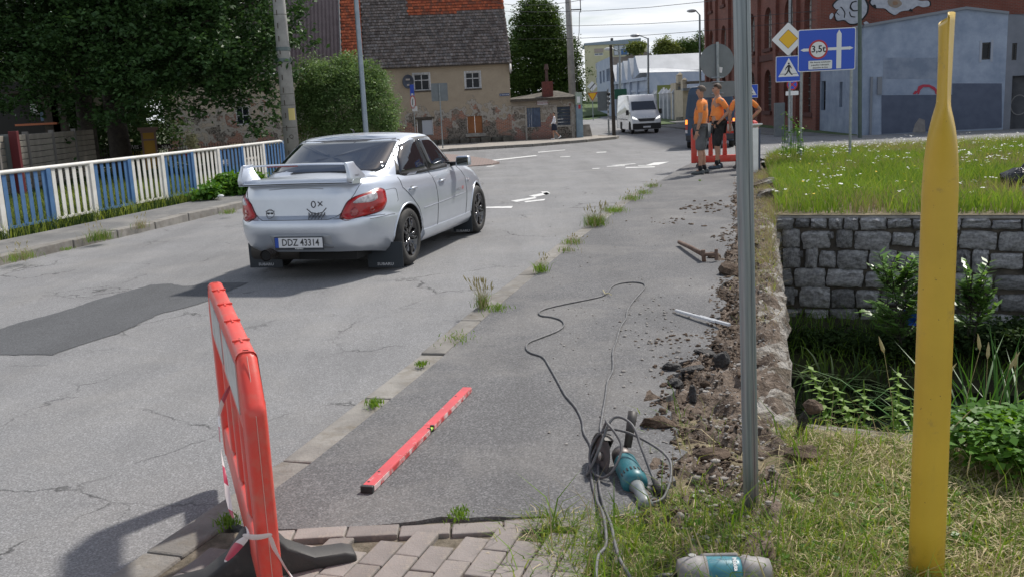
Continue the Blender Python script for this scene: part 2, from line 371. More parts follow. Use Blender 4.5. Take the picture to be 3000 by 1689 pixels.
# bridge slab edge + dug strip (earth, broken concrete)
def grid(name, x0f, x1f, y0, y1, nx, ny, zf, m, smooth=True, parent=None):
    vs = []; fs = []
    for j in range(ny+1):
        y = y0+(y1-y0)*j/ny; a, b = x0f(y), x1f(y)
        for i in range(nx+1):
            x = a+(b-a)*i/nx; vs.append((x, y, zf(x, y, i/nx, y)))
        if j:
            for i in range(nx): k = (j-1)*(nx+1)+i; fs.append((k, k+1, k+nx+2, k+nx+1))
    o = raw(name, vs, fs, m, smooth=smooth, parent=parent); return o
def nz3(x, y, s, k=0): return noise.fractal(Vector((x*s, y*s, k)), 0.8, 2.1, 5)
def dug(x, y, u, yy):
    z = 0.02 + 0.055*nz3(x, y, 2.6) + 0.05*nz3(x, y, 9, 4) + 0.016*nz3(x, y, 38, 2)
    z -= 0.03*math.exp(-((u-0.12)/0.08)**2); z += .02
    if u > 0.9: z -= 0.06*(u-0.9)/0.1
    return z + gz(yy)
tag(grid('dug_strip_ground', lambda y: interp(BR, y)-0.10, lambda y: interp(EDGE, y)+0.03*nz3(y, 0, 4), 3.1, 25.2, 40, 700, dug, m_earth), kind='structure')
m_rawc = M('broken_concrete', (0.34, 0.32, 0.29), (0.17, 0.15, 0.125), sc=5, rough=0.95, bmp=1.0, bsc=26, bd=0.06, dirt=(0.10, 0.078, 0.055), dsc=5, dlo=0.44, dhi=0.58, world=True)
vs = []; fs = []; n = 0; ny = 300
for j in range(ny+1):
    y = 4.3+(22-4.3)*j/ny; x = interp(EDGE, y)+0.03*nz3(y, 0, 4)
    wd = 0.16+0.07*nz3(y, 3, 1.2)
    row = [(x-wd, 0.03), (x-wd*0.5, 0.045), (x-0.03, 0.035), (x+0.02, 0.0), (x+0.035, -0.12), (x+0.02, -0.3), (x+0.06, -0.6), (x+0.05, -1.2), (x+0.05, -2.2)]
    for i, (a, z) in enumerate(row): vs.append((a+0.045*nz3(y, i, 9)+.03*nz3(y, i, 3), y, z+gz(y)+0.05*nz3(y, i, 7, 3)))
    if j:
        for i in range(len(row)-1): k = (j-1)*len(row)+i; fs.append((k, k+1, k+len(row)+1, k+len(row)))
tag(raw('bridge_slab_edge', vs, fs, m_rawc, smooth=False), kind='structure')
# near bank: grassy ground right of the pavement, stopping at the low wall over the water
def nearw(x): return 4.78 - 0.55*(x-1.45)
vs = []; fs = []; NX, NY = 130, 80
for j in range(NY+1):
    for i in range(NX+1):
        x = -1.4+8.4*i/NX; y = 0.6 + (nearw(max(x, 1.2))-0.12-0.6)*j/NY
        z = -0.02 + 0.02*nz3(x, y, 1.3) + 0.012*nz3(x, y, 7, 2) + 0.045
        if x > 0.9: z -= 0.05*min(1, (x-0.9))
        if x < 0.35: z = -0.03
        vs.append((x, y, z))
    if j:
        for i in range(NX): k = (j-1)*(NX+1)+i; fs.append((k, k+1, k+NX+2, k+NX+1))
tag(raw('near_bank_ground', vs, fs, m_turf, smooth=True), kind='structure')
vs = []; fs = []
for j in range(61):
    x = 1.28+7*j/60; y = nearw(x)
    row = [(-0.30, -0.10), (-0.16, -0.035), (0.0, -0.03), (0.10, -0.05), (0.12, -0.3), (0.12, -2.2)]
    for i, (a, z) in enumerate(row): vs.append((x, y+a+0.015*nz3(x, i, 5), z+0.012*nz3(x, i, 6, 5)))
    if j:
        for i in range(5): k = (j-1)*6+i; fs.append((k, k+1, k+7, k+6))
tag(tag(raw('low_channel_wall', vs, fs, m_rawc), 'low broken concrete wall along the near bank of the stream', 'wall'))
def farw(x): return 13.0 - 0.42*(x-3.54)
# water
m, nt, b = newmat('water'); b.inputs['Base Color'].default_value = (0.006, 0.008, 0.006, 1); b.inputs['Roughness'].default_value = 0.06
b.inputs['IOR'].default_value = 1.33; vec = coords(nt, world=True, scale=(1, 2, 1)); bump(nt, b, noise_(nt, vec, 5, 3), 0.12, 0.03); m_water = m
tag(sheet('water', [(0.3, 3.0), (30, -8), (30, 3), (12, 11), (3, 14), (1.0, 8)], -1.95, m_water), kind='structure')
# vegetated ledge at the foot of the far wall
m_bank = M('bank_soil', (0.03, 0.028, 0.016), (0.05, 0.06, 0.02), sc=3, rough=0.95, bmp=0.8, bsc=20, bd=0.03, world=True)
vs = []; fs = []
for j in range(81):
    x = 1.5+16*j/80; y = farw(x); wdt = 1.3+0.35*nz3(x, 0, 0.7)+0.25*math.sin(x*1.1)
    row = [(0.05, -1.35), (-0.3, -1.45), (-wdt*0.6, -1.66), (-wdt*0.9, -1.85), (-wdt, -2.05)]
    for i, (a, z) in enumerate(row): vs.append((x, y+a, z+0.05*nz3(x, i, 2)))
    if j:
        for i in range(4): k = (j-1)*5+i; fs.append((k, k+1, k+6, k+5))
tag(raw('stream_bank', vs, fs, m_bank, smooth=True), kind='structure')
# meadow ground
mb = MB()
MEAD = [(3.62, 13.05), (4.3, 15.4), (5.35, 19.7), (6.0, 22.5), (7.4, 26.3), (9.5, 28.2), (13, 28.0), (18, 25.5), (30, 17), (30, 1.9)]
xs = np.linspace(3.2, 30, 60); yy = np.linspace(0, 1, 40); vs = []; fs = []
LEFT = [(3.62, 13.05), (4.3, 15.4), (5.35, 19.7), (6.0, 22.5), (7.4, 26.3)]
def mead_in(x, y):
    if y < farw(x)+0.02: return False
    if y <= 26.3: 
        if x < interp(LEFT, y): return False
    top = 26.3+ (x-7.4)*0.9 if x < 9.5 else (28.2 if x < 13 else 28.2-(x-13)*0.62)
    return y < top
for j in range(61):
    for i in range(61):
        x = 3.56+27*(i/60)**1.3; y0 = farw(x)+0.02; t = j/60
        ytop = 26.3+(x-7.4)*0.9 if x < 9.5 else (28.2 if x < 13 else 28.2-(x-13)*0.62)
        ytop = min(ytop, 28.2) if x > 7.4 else 26.3
        y = y0+(ytop-y0)*t
        xx = max(x, interp(LEFT, min(y, 26.3)))
        vs.append((xx, y, gz(y)+0.02+0.05*nz3(xx, y, 0.5)*min(1, t*8)))
    if j:
        for i in range(60): k = (j-1)*61+i; fs.append((k, k+1, k+62, k+61))
tag(raw('meadow_ground', vs, fs, m_turf, smooth=True), kind='structure')

# dark asphalt patches in the road
def flat_on(name, pix, z, m, zref=0.0, lab=None):
    P = [G(x, y, zref) for x, y in pix]; Q_ = []
    for a, b in zip(P, P[1:]+P[:1]):
        k = max(1, int((b-a).length/.06))
        for i in range(k): Q_.append(a.lerp(b, i/k)+Vector((R_.uniform(-.012, .012), R_.uniform(-.02, .02), 0)))
    P = Q_
    return tag(sheet(name, [(p.x, p.y) for p in P], z, m), kind='structure')
flat_on('road_patch', [(-60, 846), (60, 808), (150, 785), (250, 752), (380, 716), (430, 714), (470, 720), (520, 712), (625, 711), (560, 738), (520, 758), (478, 771), (400, 790), (300, 838), (200, 868), (130, 892), (0, 893), (-60, 896)], 0.004, m_patch)
# white markings, sheets 4 mm above the road
def mark(pix, zr=0.0):
    P = [G(x, y, zr) for x, y in pix]
    mb = MB(); mb.add([(p.x, p.y, gz(p.y)+0.004) for p in P], [tuple(range(len(P)))]); o = mb.build('road_marking', m_white); return tag(o, kind='structure')
mark([(1222, 521), (1290, 519), (1286, 524), (1222, 524)])
for q in [[(1285, 513), (1345, 503), (1350, 506), (1300, 516)], [(1330, 500), (1375, 491), (1384, 495), (1345, 503)], [(1318, 514), (1372, 508), (1368, 512), (1322, 517)], [(1360, 489), (1378, 489), (1384, 494), (1372, 498)],
          [(1488, 419), (1510, 418), (1504, 421), (1490, 421)], [(1574, 417), (1648, 416), (1645, 420), (1572, 421)], [(1645, 399), (1683, 397), (1655, 410), (1620, 412)], [(1535, 408), (1595, 401), (1600, 403), (1550, 409)], [(1525, 411), (1572, 409), (1570, 412), (1527, 413)], [(1605, 411), (1640, 410), (1638, 412), (1604, 413)]]:
    mark(q, -0.05)
mark([(1215, 400), (1345, 381), (1352, 383), (1226, 404)], -0.4)
mark([(1352, 377), (1420, 371), (1422, 372), (1354, 379)], -0.5); mark([(1225, 412), (1245, 410), (1240, 414), (1222, 415)], -0.2); mark([(1408, 388), (1435, 386), (1432, 389), (1409, 390)], -0.4); mark([(1500, 379), (1525, 378), (1524, 380), (1500, 381)], -0.5)
# red block-paved island in the road
m, nt, b = newmat('red_blocks'); vec = coords(nt, world=True)
br = N(nt, 'ShaderNodeTexBrick', i={'Color1': (0.27, 0.20, 0.18, 1), 'Color2': (0.23, 0.17, 0.155, 1), 'Mortar': (0.16, 0.14, 0.12, 1), 'Scale': 1.0, 'Mortar Size': 0.012, 'Brick Width': 0.2, 'Row Height': 0.1}); nt.links.new(vec, br.inputs['Vector']); nt.links.new(br.outputs[0], b.inputs['Base Color']); b.inputs['Roughness'].default_value = 0.9
P = [G(x, y, -0.28) for x, y in [(1120, 388), (1165, 391), (1225, 400), (1256, 408), (1235, 414), (1150, 421), (1090, 424)]]
mb = MB(); mb.prism([(p.x, p.y) for p in P], 0.2, T=TL(0, 0, gz(P[3].y)-0.13)); tag(mb.build('paved_island', m), kind='structure')
# house-side pavement with its kerb
HK = [(-14, 50.6), (-2.95, 51.2), (1.45, 52.4), (4.6, 55.6), (6.6, 58.4), (7.0, 60.4), (6.2, 64.0), (3.0, 74), (-1, 88)]
m_blocks = M('grey_pavement_blocks', (0.36, 0.33, 0.29), (0.27, 0.25, 0.22), sc=2, rough=0.9, bmp=0.4, bsc=20, world=True)
P = [(x, y) for x, y in HK]
mb = MB(); n = len(HK)
pin = [(-14, 60), (-4, 60), (0.5, 62.0), (4.6, 63.2), (4.8, 64.2), (4.6, 66), (4.0, 70), (0.5, 78), (-3, 92)]
v = [(x, y, gz(y)+0.13) for x, y in HK] + [(x, y, gz(y)+0.13) for x, y in pin] + [(x, y, gz(y)-0.1) for x, y in HK]
f = [(i, i+1, n+i+1, n+i) for i in range(n-1)] + [(i, i+1, 2*n+i+1, 2*n+i) for i in range(n-1)]
mb.add(v, f); tag(mb.build('house_pavement', m_blocks), kind='structure')
root = empty('house_kerb', (0, 0, 0), kind='structure')
L = [Vector((x, y, 0)) for x, y in HK[1:7]]
for a, b_ in zip(L, L[1:]):
    k = max(1, round((b_-a).length/1.5))
    for i in range(k):
        p = a+(b_-a)*i/k; q = a+(b_-a)*(i+1)/k; d = (q-p); mid = (p+q)/2
        MB().box((0, 0, 0), (d.length-0.03, 0.16, 0.32), Matrix.Rotation(math.atan2(d.y, d.x), 3, 'Z')).build('kerb_stone', m_kerb, root, loc=(mid.x, mid.y, gz(mid.y)-0.01))
# ------------------------------------------------------------------ block paving at the lower left
m_paver = M('paver', (0.255, 0.228, 0.212), (0.19, 0.172, 0.16), sc=7, rough=0.92, bmp=0.6, bsc=120, dirt=(0.36, 0.31, 0.26), dsc=14, dlo=0.5, dhi=0.75, rnd=0.16, bd=0.004)
m_sand = M('joint_sand', (0.20, 0.17, 0.13), (0.10, 0.085, 0.06), sc=12, rough=1, bmp=0.8, bsc=80, world=True)
pav = empty('block_paving', (0, 0, 0), kind='structure')
MB().slab([(-1.95, 1.5), (0.62, 1.5), (0.40, 3.45), (0.2, 3.62), (-1.12, 3.62), (-1.22, 3.62)], -0.1, 0.043).build('sand_bed', m_sand, pav)
pv = []
for k in range(3):
    q = MB(); q.box((0, 0, 0), (0.196+0.002*k, 0.097, 0.06)); o = q.build('brick', m_paver, pav, bevel=0.006); pv.append(o.data)
    if k: bpy.data.objects.remove(o)
    else: first = o; o.location = (-1.0, 3.53, 0.034)
def paver(x, y, a, data):
    c = first.copy(); c.data = data; COL.objects.link(c); c.parent = pav
    c.location = (x, y, 0.034+R_.uniform(-0.004, 0.004)); c.rotation_euler = (R_.uniform(-0.015, 0.015), R_.uniform(-0.015, 0.015), a+R_.uniform(-0.012, 0.012))
for i in range(1, 7): paver(-1.0+0.205*i, 3.53+R_.uniform(-0.006, 0.006), 0.02, pv[i % 3])
ang = math.atan2(3.43-1.2, -1.47+2.2)                               # rows follow the kerb
d = Vector((math.cos(ang), math.sin(ang))); nn = Vector((d.y, -d.x))
o0 = Vector((-1.62, 2.2))
for r in range(0, 22):
    off = 0.1 if r % 2 else 0.0
    for k in range(-6, 12):
        p = o0 + nn*(0.103*r+0.06) + d*(0.203*k+off)
        if p.y > 3.41 or p.y < 2.45: continue
        if p.x > 0.32 or (p.x > 0.12 and p.y > 2.95 and R_.random() < 0.4): continue
        if p.x < interp(KERB_R, p.y)+XW+0.09: continue
        a = ang + (PI/2 if False else 0)
        paver(p.x, p.y, a, pv[(r+k) % 3])
# ------------------------------------------------------------------ blue and white railing on the left
m_rw = M('white_rail_paint', (0.62, 0.60, 0.55), (0.72, 0.71, 0.68), sc=4, rough=0.5, dirt=(0.22, 0.13, 0.07), dsc=11, dlo=0.66, dhi=0.72)
m_rb = M('blue_rail_paint', (0.055, 0.135, 0.28), (0.075, 0.17, 0.33), sc=4, rough=0.5, dirt=(0.3, 0.3, 0.3), dsc=13, dlo=0.68, dhi=0.73)
A, B = Vector((-7.66, 14.62, 0)), Vector((-5.72, 25.05, 0)); L = (B-A).length; dr = (B-A)/L
rail = empty('pedestrian_railing', A, math.atan2(dr.y, dr.x), 'steel railing with alternating blue and white bars beside the left pavement', 'railing')
n = 9; st = L/n
q = MB().box((0, 0, 0), (0.11, 0.06, 1.0)); postm = {0: q.build('post', m_rb, rail, loc=(n*st, 0, 0.5), bevel=0.004)}
postm[1] = MB().box((0, 0, 0), (0.11, 0.06, 1.0)).build('post', m_rw, rail, loc=(-st*0, 0, 0.5), bevel=0.004)
bar0 = {0: MB().box((0, 0, 0), (0.094, 0.012, 0.80)).build('bar', m_rb, rail, loc=(0.15, 0, 0.565), bevel=0.003), 1: MB().box((0, 0, 0), (0.094, 0.012, 0.80)).build('bar', m_rw, rail, loc=(st+0.15, 0, 0.565), bevel=0.003)}
for i in range(-1, n):
    col = 1 if i % 2 else 0
    if i > 0 or i == -1: dup(postm[(i+1) % 2 if i > 0 else 1], rail, ((i if i > 0 else -1)*st, 0, 0.5))
    for k in range(6):
        x = i*st + 0.15 + (st-0.20)*k/5.3
        if k == 0 and i in (0, 1): continue
        dup(bar0[col], rail, (x, 0, 0.565), (0, R_.uniform(-0.006, 0.006), 0))
    MB().bb(i*st+0.03, (i+1)*st-0.03, -0.02, 0.02, 0.145, 0.185).build('bottom_rail', m_rw if col else m_rb, rail)
pts = [(-st, 0, 1.0), (0, 0, 1.005), (n*st*0.5, 0, 1.0), (n*st-0.12, 0, 1.0), (n*st-0.03, 0, 0.985), (n*st+0.03, 0, 0.93)]
MB().tube(pts, 0.034, 8).build('top_rail', m_rw, rail, smooth=True)
# ------------------------------------------------------------------ near galvanised post
m_galv = M('galvanised', (0.34, 0.37, 0.38), (0.22, 0.25, 0.27), sc=14, rough=0.42, metal=0.55, bmp=0.15, bsc=40, dirt=(0.30, 0.17, 0.17), dsc=3.2, dlo=0.56, dhi=0.7)
m, nt, b = newmat('galv_streaked'); vec = coords(nt, scale=(60, 60, 1.1))
col = mixc(nt, ramp(nt, noise_(nt, vec, 1.2, 6, 0.7), [(0.32, 0.0), (0.66, 1.0)]), (0.12, 0.145, 0.16), (0.30, 0.335, 0.345))
v2 = coords(nt, scale=(18, 18, 0.8)); col = mixc(nt, ramp(nt, noise_(nt, v2, 1.0, 3), [(0.56, 0.0), (0.70, 0.55)]), col, (0.34, 0.20, 0.21))
nt.links.new(col, b.inputs['Base Color']); b.inputs['Metallic'].default_value = 0.35; b.inputs['Roughness'].default_value = 0.45; bump(nt, b, noise_(nt, vec, 2.0, 4), 0.2, 0.002); m_gst = m
gp = G(1891, 1297, 0.02)
o = MB().lathe([(0.0295, 0), (0.030, 0.3), (0.0305, 1.0), (0.0312, 1.9), (0.0312, 3.2)], 32).build('galvanised_post', m_gst, smooth=True, loc=(0.912, 3.60, -0.05))
o.rotation_euler = (0, rad(-1.0), 0)
o2 = MB().tube([(0.012, -0.0305, 0), (0.012, -0.0318, 3.2)], 0.0025, 6).build('weld_seam', m_gst, o)
tag(o, 'weathered galvanised steel post standing in the grass beside the dug strip', 'post')
# ------------------------------------------------------------------ yellow pipe with flattened top
m_yel = M('yellow_paint', (0.62, 0.41, 0.045), (0.55, 0.36, 0.04), sc=3, rough=0.38, bmp=0.10, bsc=260, bd=0.002, dirt=(0.33, 0.22, 0.07), dsc=9, dlo=0.60, dhi=0.74)
vs = []; fs = []; n = 40
prof = [(-0.05, .0575, .0575), (0.5, .0570, .0570), (1.15, .0545, .0545), (1.30, .0545, .055), (1.38, .0535, .057), (1.45, .0495, .062), (1.51, .0430, .070), (1.555, .0345, .077), (1.59, .0255, .082), (1.612, .0195, .084), (1.66, .0192, .084), (1.84, .0198, .084), (1.885, .020, .084)]
for j, (z, a, c) in enumerate(prof):
    for k in range(n):
        t = 2*PI*k/n; x = a*math.cos(t); y = c*math.sin(t)
        if z > 1.5: x += 0.010*math.sin(2*t)*(z-1.5)*2 - 0.006*math.cos(t)**3*0
        zz = z - (0.035*(0.5-0.5*math.cos(t)) if j == len(prof)-1 else 0)
        vs.append((x + (0.004*math.sin(3*t) if z > 1.6 else 0), y, zz))
    if j:
        for k in range(n): fs.append(((j-1)*n+k, (j-1)*n+(k+1) % n, j*n+(k+1) % n, j*n+k))
nt = m_yel.node_tree; b = nt.nodes['Principled BSDF']; src = b.inputs['Base Color'].links[0].from_socket; vec = coords(nt); sx = N(nt, 'ShaderNodeSeparateXYZ'); nt.links.new(vec, sx.inputs[0])
ad = N(nt, 'ShaderNodeMath', operation='MULTIPLY_ADD', i={1: -1.1}); nt.links.new(sx.outputs[2], ad.inputs[0]); nt.links.new(noise_(nt, vec, 14, 7, .7), ad.inputs[2])
c_ = mixc(nt, ramp(nt, ad.outputs[0], [(0.36, 0.0), (0.62, 0.75)]), src, (0.11, 0.07, 0.03)); sc_ = coords(nt, scale=(9, 9, 1.2)); c_ = mixc(nt, ramp(nt, noise_(nt, sc_, 3, 5, .7), [(0.60, 0.0), (0.75, 0.35)]), c_, (0.40, 0.27, 0.06)); c_ = mixc(nt, ramp(nt, noise_(nt, vec, 70, 3, .6), [(0.70, 0.0), (0.73, 0.8)]), c_, (0.10, 0.06, 0.03)); nt.links.new(c_, b.inputs['Base Color'])
m_in = M('pipe_inside', (0.10, 0.06, 0.02), rough=0.8)
o = raw('yellow_pipe', vs, fs, m_yel, smooth=True); s = o.modifiers.new('s', 'SUBSURF'); s.levels = s.render_levels = 1
so = o.modifiers.new('so', 'SOLIDIFY'); so.thickness = 0.004
o.location = (1.362, 3.03, 0.0); o.rotation_euler = (0, rad(0.0), rad(-21)); tag(o, 'yellow painted steel pipe with a pinched flattened top standing in the grass', 'pipe')
# ------------------------------------------------------------------ red plastic barriers
m_red = M('red_plastic', (0.72, 0.065, 0.045), (0.64, 0.07, 0.055), sc=5, rough=0.38, dirt=(0.52, 0.16, 0.12), dsc=7, dlo=0.48, dhi=0.72, bmp=0.12, bsc=35, bd=0.003)
m_refl = M('reflective_sheet', (0.42, 0.43, 0.42), (0.55, 0.55, 0.54), sc=7, rough=0.45, dirt=(0.25, 0.22, 0.2), dsc=9)
m_rub = M('black_rubber', (0.022, 0.022, 0.023), (0.04, 0.038, 0.036), sc=6, rough=0.62, bmp=0.3, bsc=80, bd=0.004, dirt=(0.10, 0.09, 0.08), dsc=7, dlo=0.6, dhi=0.8)
m_amb = M('amber_reflector', (0.8, 0.30, 0.03), rough=0.3)
def barrier(loc, rz, label, L=1.6, H=0.92, th=0.066, feet=((0.55,),), near=False):
    r = empty('plastic_barrier', loc, rz, label, 'barrier', 'red plastic barriers round the works')
    mb = MB(); T = STAND @ TL(0, 0, -th/2)
    c = 0.13; z0 = 0.10
    mb.prism([(0.0, z0), (0.12, z0), (0.16, H), (0.14, H), (0, H-0.15)], th, T=T)
    mb.prism([(L-x, y) for x, y in [(0.0, z0), (0.12, z0), (0.16, H), (0.14, H), (0, H-0.15)]][::-1], th, T=T)
    mb.prism([(0.128, H-0.27), (L-0.128, H-0.27), (L-0.128, H), (0.128, H)], th-0.004, T=STAND @ TL(0, 0, -(th-0.004)/2))
    mb.prism([(0.109, z0), (L-0.109, z0), (L-0.109, z0+0.16), (0.109, z0+0.16)], th-0.006, T=STAND @ TL(0, 0, -(th-0.006)/2))
    k = 4
    for i in range(1, k):
        x = 0.12+(L-0.24)*i/k
        mb.prism([(x-0.055, z0+0.155), (x+0.055, z0+0.155), (x+0.03, H-0.265), (x-0.03, H-0.265)], th-0.02, T=STAND @ TL(0, 0, -(th-0.02)/2))
    pn_b = mb.build('panel', m_red, r, bevel=0.022, seg=3, auto=60); pn_b.modifiers['bevel'].use_clamp_overlap = False
    for s in (-1, 1):
        for (xa, xb) in ((0.20, L/2-0.05), (L/2+0.05, L-0.20)):
            q = MB(); q.prism([(xa, H-0.215), (xb, H-0.215), (xb, H-0.055), (xa, H-0.055)], 0.004, T=TL(0, s*(th/2+0.001)-0.002*s, 0) @ STAND @ TL(0, 0, -0.002)); q.build('reflector', m_refl, r)
    if near:
        for i in range(4):
            x = 0.30+i*0.33; q = MB(); q.bb(x-0.035, x+0.035, -0.004, 0.004, H-0.003, H+0.004); q.bb(x-0.005, x+0.005, -0.028, 0.028, H-0.003, H+0.005); q.build('rib_mark', m_red, r, bevel=0.002)
        MB().tube([(-0.001, 0, 0.12), (-0.001, 0, H-0.36), (-0.001, 0, H-0.17), (c-0.01, 0, H-0.01)], 0.0014, 6).build('mould_line', M('pale_line', (0.62, 0.28, 0.24), rough=0.5), r)
        # torn moulding flap near the corner
        q = MB(); q.prism([(0.0, 0.0), (0.035, 0.02), (0.045, 0.16), (0.02, 0.20), (-0.01, 0.12)], 0.006, T=TL(0.05, -th/2+.003, H-0.34) @ RZ(rad(-3)) @ STAND); q.build('torn_flap', m_red, r, bevel=0.003)
    for (x,) in feet:
        q = MB(); pr = [(-0.34, 0.0), (-0.34, 0.04), (-0.30, 0.055), (-0.19, 0.062), (-0.10, 0.115), (-0.045, 0.19), (0.045, 0.19), (0.10, 0.115), (0.19, 0.062), (0.30, 0.055), (0.34, 0.04), (0.34, 0.0), (0.28, 0.0), (0.2, 0.012), (-0.2, 0.012), (-0.28, 0.0)]
        q.prism(pr, 0.10, T=TL(x-0.05, 0, 0) @ RZ(PI/2) @ STAND @ TL(0, 0, -0.10)); f = q.build('foot', m_rub, r, bevel=0.012, seg=2, auto=45)
    return r
P0, P1 = Vector((-0.775, 2.74, 0.05)), Vector((-1.345, 4.29, 0.05))
dd = (P1-P0); bn = barrier(P0, math.atan2(dd.y, dd.x), 'scuffed red plastic barrier seen end-on in the left foreground on a black foot', L=dd.length, feet=((0.60,),), near=True)
# red and white tape knotted on it
m_tape, nt, b = newmat('barrier_tape'); vec = coords(nt); wv = N(nt, 'ShaderNodeTexWave', bands_direction='DIAGONAL', i={'Scale': 3.2, 'Distortion': 0.5}); nt.links.new(vec, wv.inputs['Vector'])
nt.links.new(mixc(nt, ramp(nt, wv.outputs[1], [(0.60, 0.0), (0.64, 1.0)]), (0.70, 0.66, 0.66), (0.45, 0.03, 0.08)), b.inputs['Base Color']); b.inputs['Roughness'].default_value = 0.35; b.inputs['Transmission Weight'].default_value = 0.15
def ribbon(mb, P, wds, up0=(0, 0, 1)):
    v = []; f = []
    for i, p in enumerate(P):
        p = Vector(p); w_, tw = wds[i]; t = (Vector(P[min(i+1, len(P)-1)])-Vector(P[max(i-1, 0)])).normalized()
        s_ = t.cross(Vector(up0)); s_ = s_.normalized() if s_.length > 1e-3 else t.orthogonal().normalized(); s_ = Matrix.Rotation(tw, 3, t) @ s_
        v += [p - s_*w_/2, p, p + s_*w_/2]; v[-2] = v[-2] + t.cross(s_)*w_*0.18
    for i in range(len(P)-1): a = 3*i; f += [(a, a+1, a+4, a+3), (a+1, a+2, a+5, a+4)]
    mb.add(v, f)
tp_r = empty('barrier_tape', D(640, 1350, 2.7), 0, 'red and white plastic tape knotted round the end of the near barrier', 'tape'); ti = -tp_r.location
def strand(P, w_, u_):
    mb = MB(); ribbon(mb, [p+ti for p in P], w_, u_); o = mb.build('strand', m_tape, tp_r, smooth=True); s = o.modifiers.new('s', 'SUBSURF'); s.levels = s.render_levels = 2
strand([D(x, y, yy) for x, y, yy in [(550, 1045, 3.45), (553, 1120, 3.35), (566, 1190, 3.25), (574, 1260, 3.2), (586, 1300, 3.12)]], [(0.012, 0), (0.025, 1), (0.014, 2), (0.022, 3), (0.02, 3.5)], (0, 1, 0))
strand([D(x, y, yy) for x, y, yy in [(550, 1045, 3.45), (560, 1000, 3.4), (585, 960, 3.3)]], [(0.012, 0), (0.02, 0.4), (0.012, 1)], (0, 1, 0))
strand([D(x, y, yy) for x, y, yy in [(618, 1322, 2.72), (628, 1345, 2.68), (612, 1358, 2.70), (588, 1380, 2.78), (566, 1408, 2.82)]], [(0.012, 0), (0.016, 0.5), (0.024, 0.8), (0.040, 1.0), (0.022, 1.4)], (0, 1, 0.3))
strand([D(x, y, yy) for x, y, yy in [(680, 1345, 2.70), (690, 1385, 2.74), (715, 1420, 2.78), (745, 1465, 2.8)]], [(0.014, 0), (0.024, 0.5), (0.038, 0.9), (0.03, 1.4)], (0, 1, 0.3))
strand([D(x, y, yy) for x, y, yy in [(612, 1345, 2.69), (645, 1352, 2.655), (684, 1342, 2.69)]], [(0.02, 0), (0.024, 0.3), (0.018, 0.2)], (0, 1, 0.1))
# ------------------------------------------------------------------ red spirit level
m_lv = M('level_red', (0.62, 0.075, 0.085), (0.52, 0.07, 0.08), sc=8, rough=0.5, dirt=(0.55, 0.42, 0.40), dsc=22, dlo=0.60, dhi=0.70)
m_lvs = M('level_side', (0.50, 0.06, 0.06), (0.65, 0.50, 0.48), sc=18, rough=0.6, lo=0.45, hi=0.6)
m_blk = M('black_plastic', (0.02, 0.02, 0.02), (0.035, 0.035, 0.035), sc=9, rough=0.5)
a, b2 = Vector((-0.668, 3.915, 0.06)), Vector((-0.285, 5.34, 0.06)); dd = b2-a; L = dd.length
lv = empty('spirit_level', a, math.atan2(dd.y, dd.x), 'long red spirit level lying on the dark asphalt pavement', 'level')
W2 = 0.025; H = 0.030
q = MB(); q.bb(0.02, L*0.515, -W2, W2, 0, H); q.bb(L*0.545, L, -W2, W2, 0, H); q.bb(L*0.514, L*0.546, -W2+0.012, W2, 0, H-0.001); q.build('beam', m_lv, lv, bevel=0.002)
q = MB(); q.bb(0.02, L*0.51, -W2-0.0035, -W2+0.001, 0.004, H-0.004); q.bb(L*0.55, L, -W2-0.0035, -W2+0.001, 0.004, H-0.004); q.build('worn_face', m_lvs, lv)
MB().bb(0, 0.024, -W2-0.005, W2+0.003, -0.0, H+0.002).build('end_cap', m_blk, lv, bevel=0.004)
MB().bb(L-0.004, L+0.006, -W2, W2, 0, H).build('end_cap', m_blk, lv, bevel=0.002)
MB().cyl((L*0.518, -W2+0.004, H-0.012), (L*0.542, -W2+0.004, H-0.012), 0.009, mi=0).build('vial', M('vial', (0.45, 0.75, 0.08), rough=0.15, coat=1), lv, smooth=True)
q = MB(); q.bb(L*0.512, L*0.518, -W2-0.004, -W2+0.014, 0, H+0.002); q.bb(L*0.542, L*0.550, -W2-0.004, -W2+0.014, 0, H+0.002); q.build('vial_holder', m_blk, lv)
for t in (0.04, 0.12, 0.88): MB().cyl((L*t, 0.012, H-0.001), (L*t, 0.012, H+0.0012), 0.006).build('hole', m_blk, lv)
# ------------------------------------------------------------------ extension cable
def spl(P, k=8):
    P = [Vector(p) for p in P]; out = []
    for i in range(len(P)-1):
        a, b, c, d = P[max(i-1, 0)], P[i], P[i+1], P[min(i+2, len(P)-1)]
        for j in range(k):
            t = j/k; out.append(0.5*((2*b)+(c-a)*t+(2*a-5*b+4*c-d)*t*t+(3*b-a-3*c+d)*t*t*t))
    return out+[P[-1]]
m_cab = M('grey_cable', (0.085, 0.085, 0.09), (0.15, 0.15, 0.15), sc=18, rough=0.6)
pix = [(1500, 1475), (1499, 1440), (1504, 1397), (1522, 1373), (1524, 1340), (1516, 1291), (1500, 1254), (1488, 1205), (1486, 1150), (1485, 1118), (1469, 1088), (1463, 1054), (1447, 1022), (1422, 993), (1402, 957), (1381, 920), (1365, 897), (1335, 886), (1323, 874), (1330, 860), (1360, 848), (1400, 832), (1418, 818), (1412, 805), (1390, 797), (1362, 793), (1355, 785), (1370, 776), (1410, 766), (1460, 756), (1510, 745), (1528, 735), (1537, 722), (1555, 713), (1590, 709), (1615, 712), (1622, 720), (1612, 735), (1592, 757), (1578, 780), (1574, 800), (1560, 822), (1549, 859), (1541, 883), (1541, 928), (1528, 957), (1523, 993), (1516, 1034), (1510, 1075), (1513, 1100), (1508, 1140), (1505, 1185), (1508, 1226), (1520, 1275), (1537, 1320), (1545, 1360), (1557, 1401), (1582, 1446), (1600, 1480)]
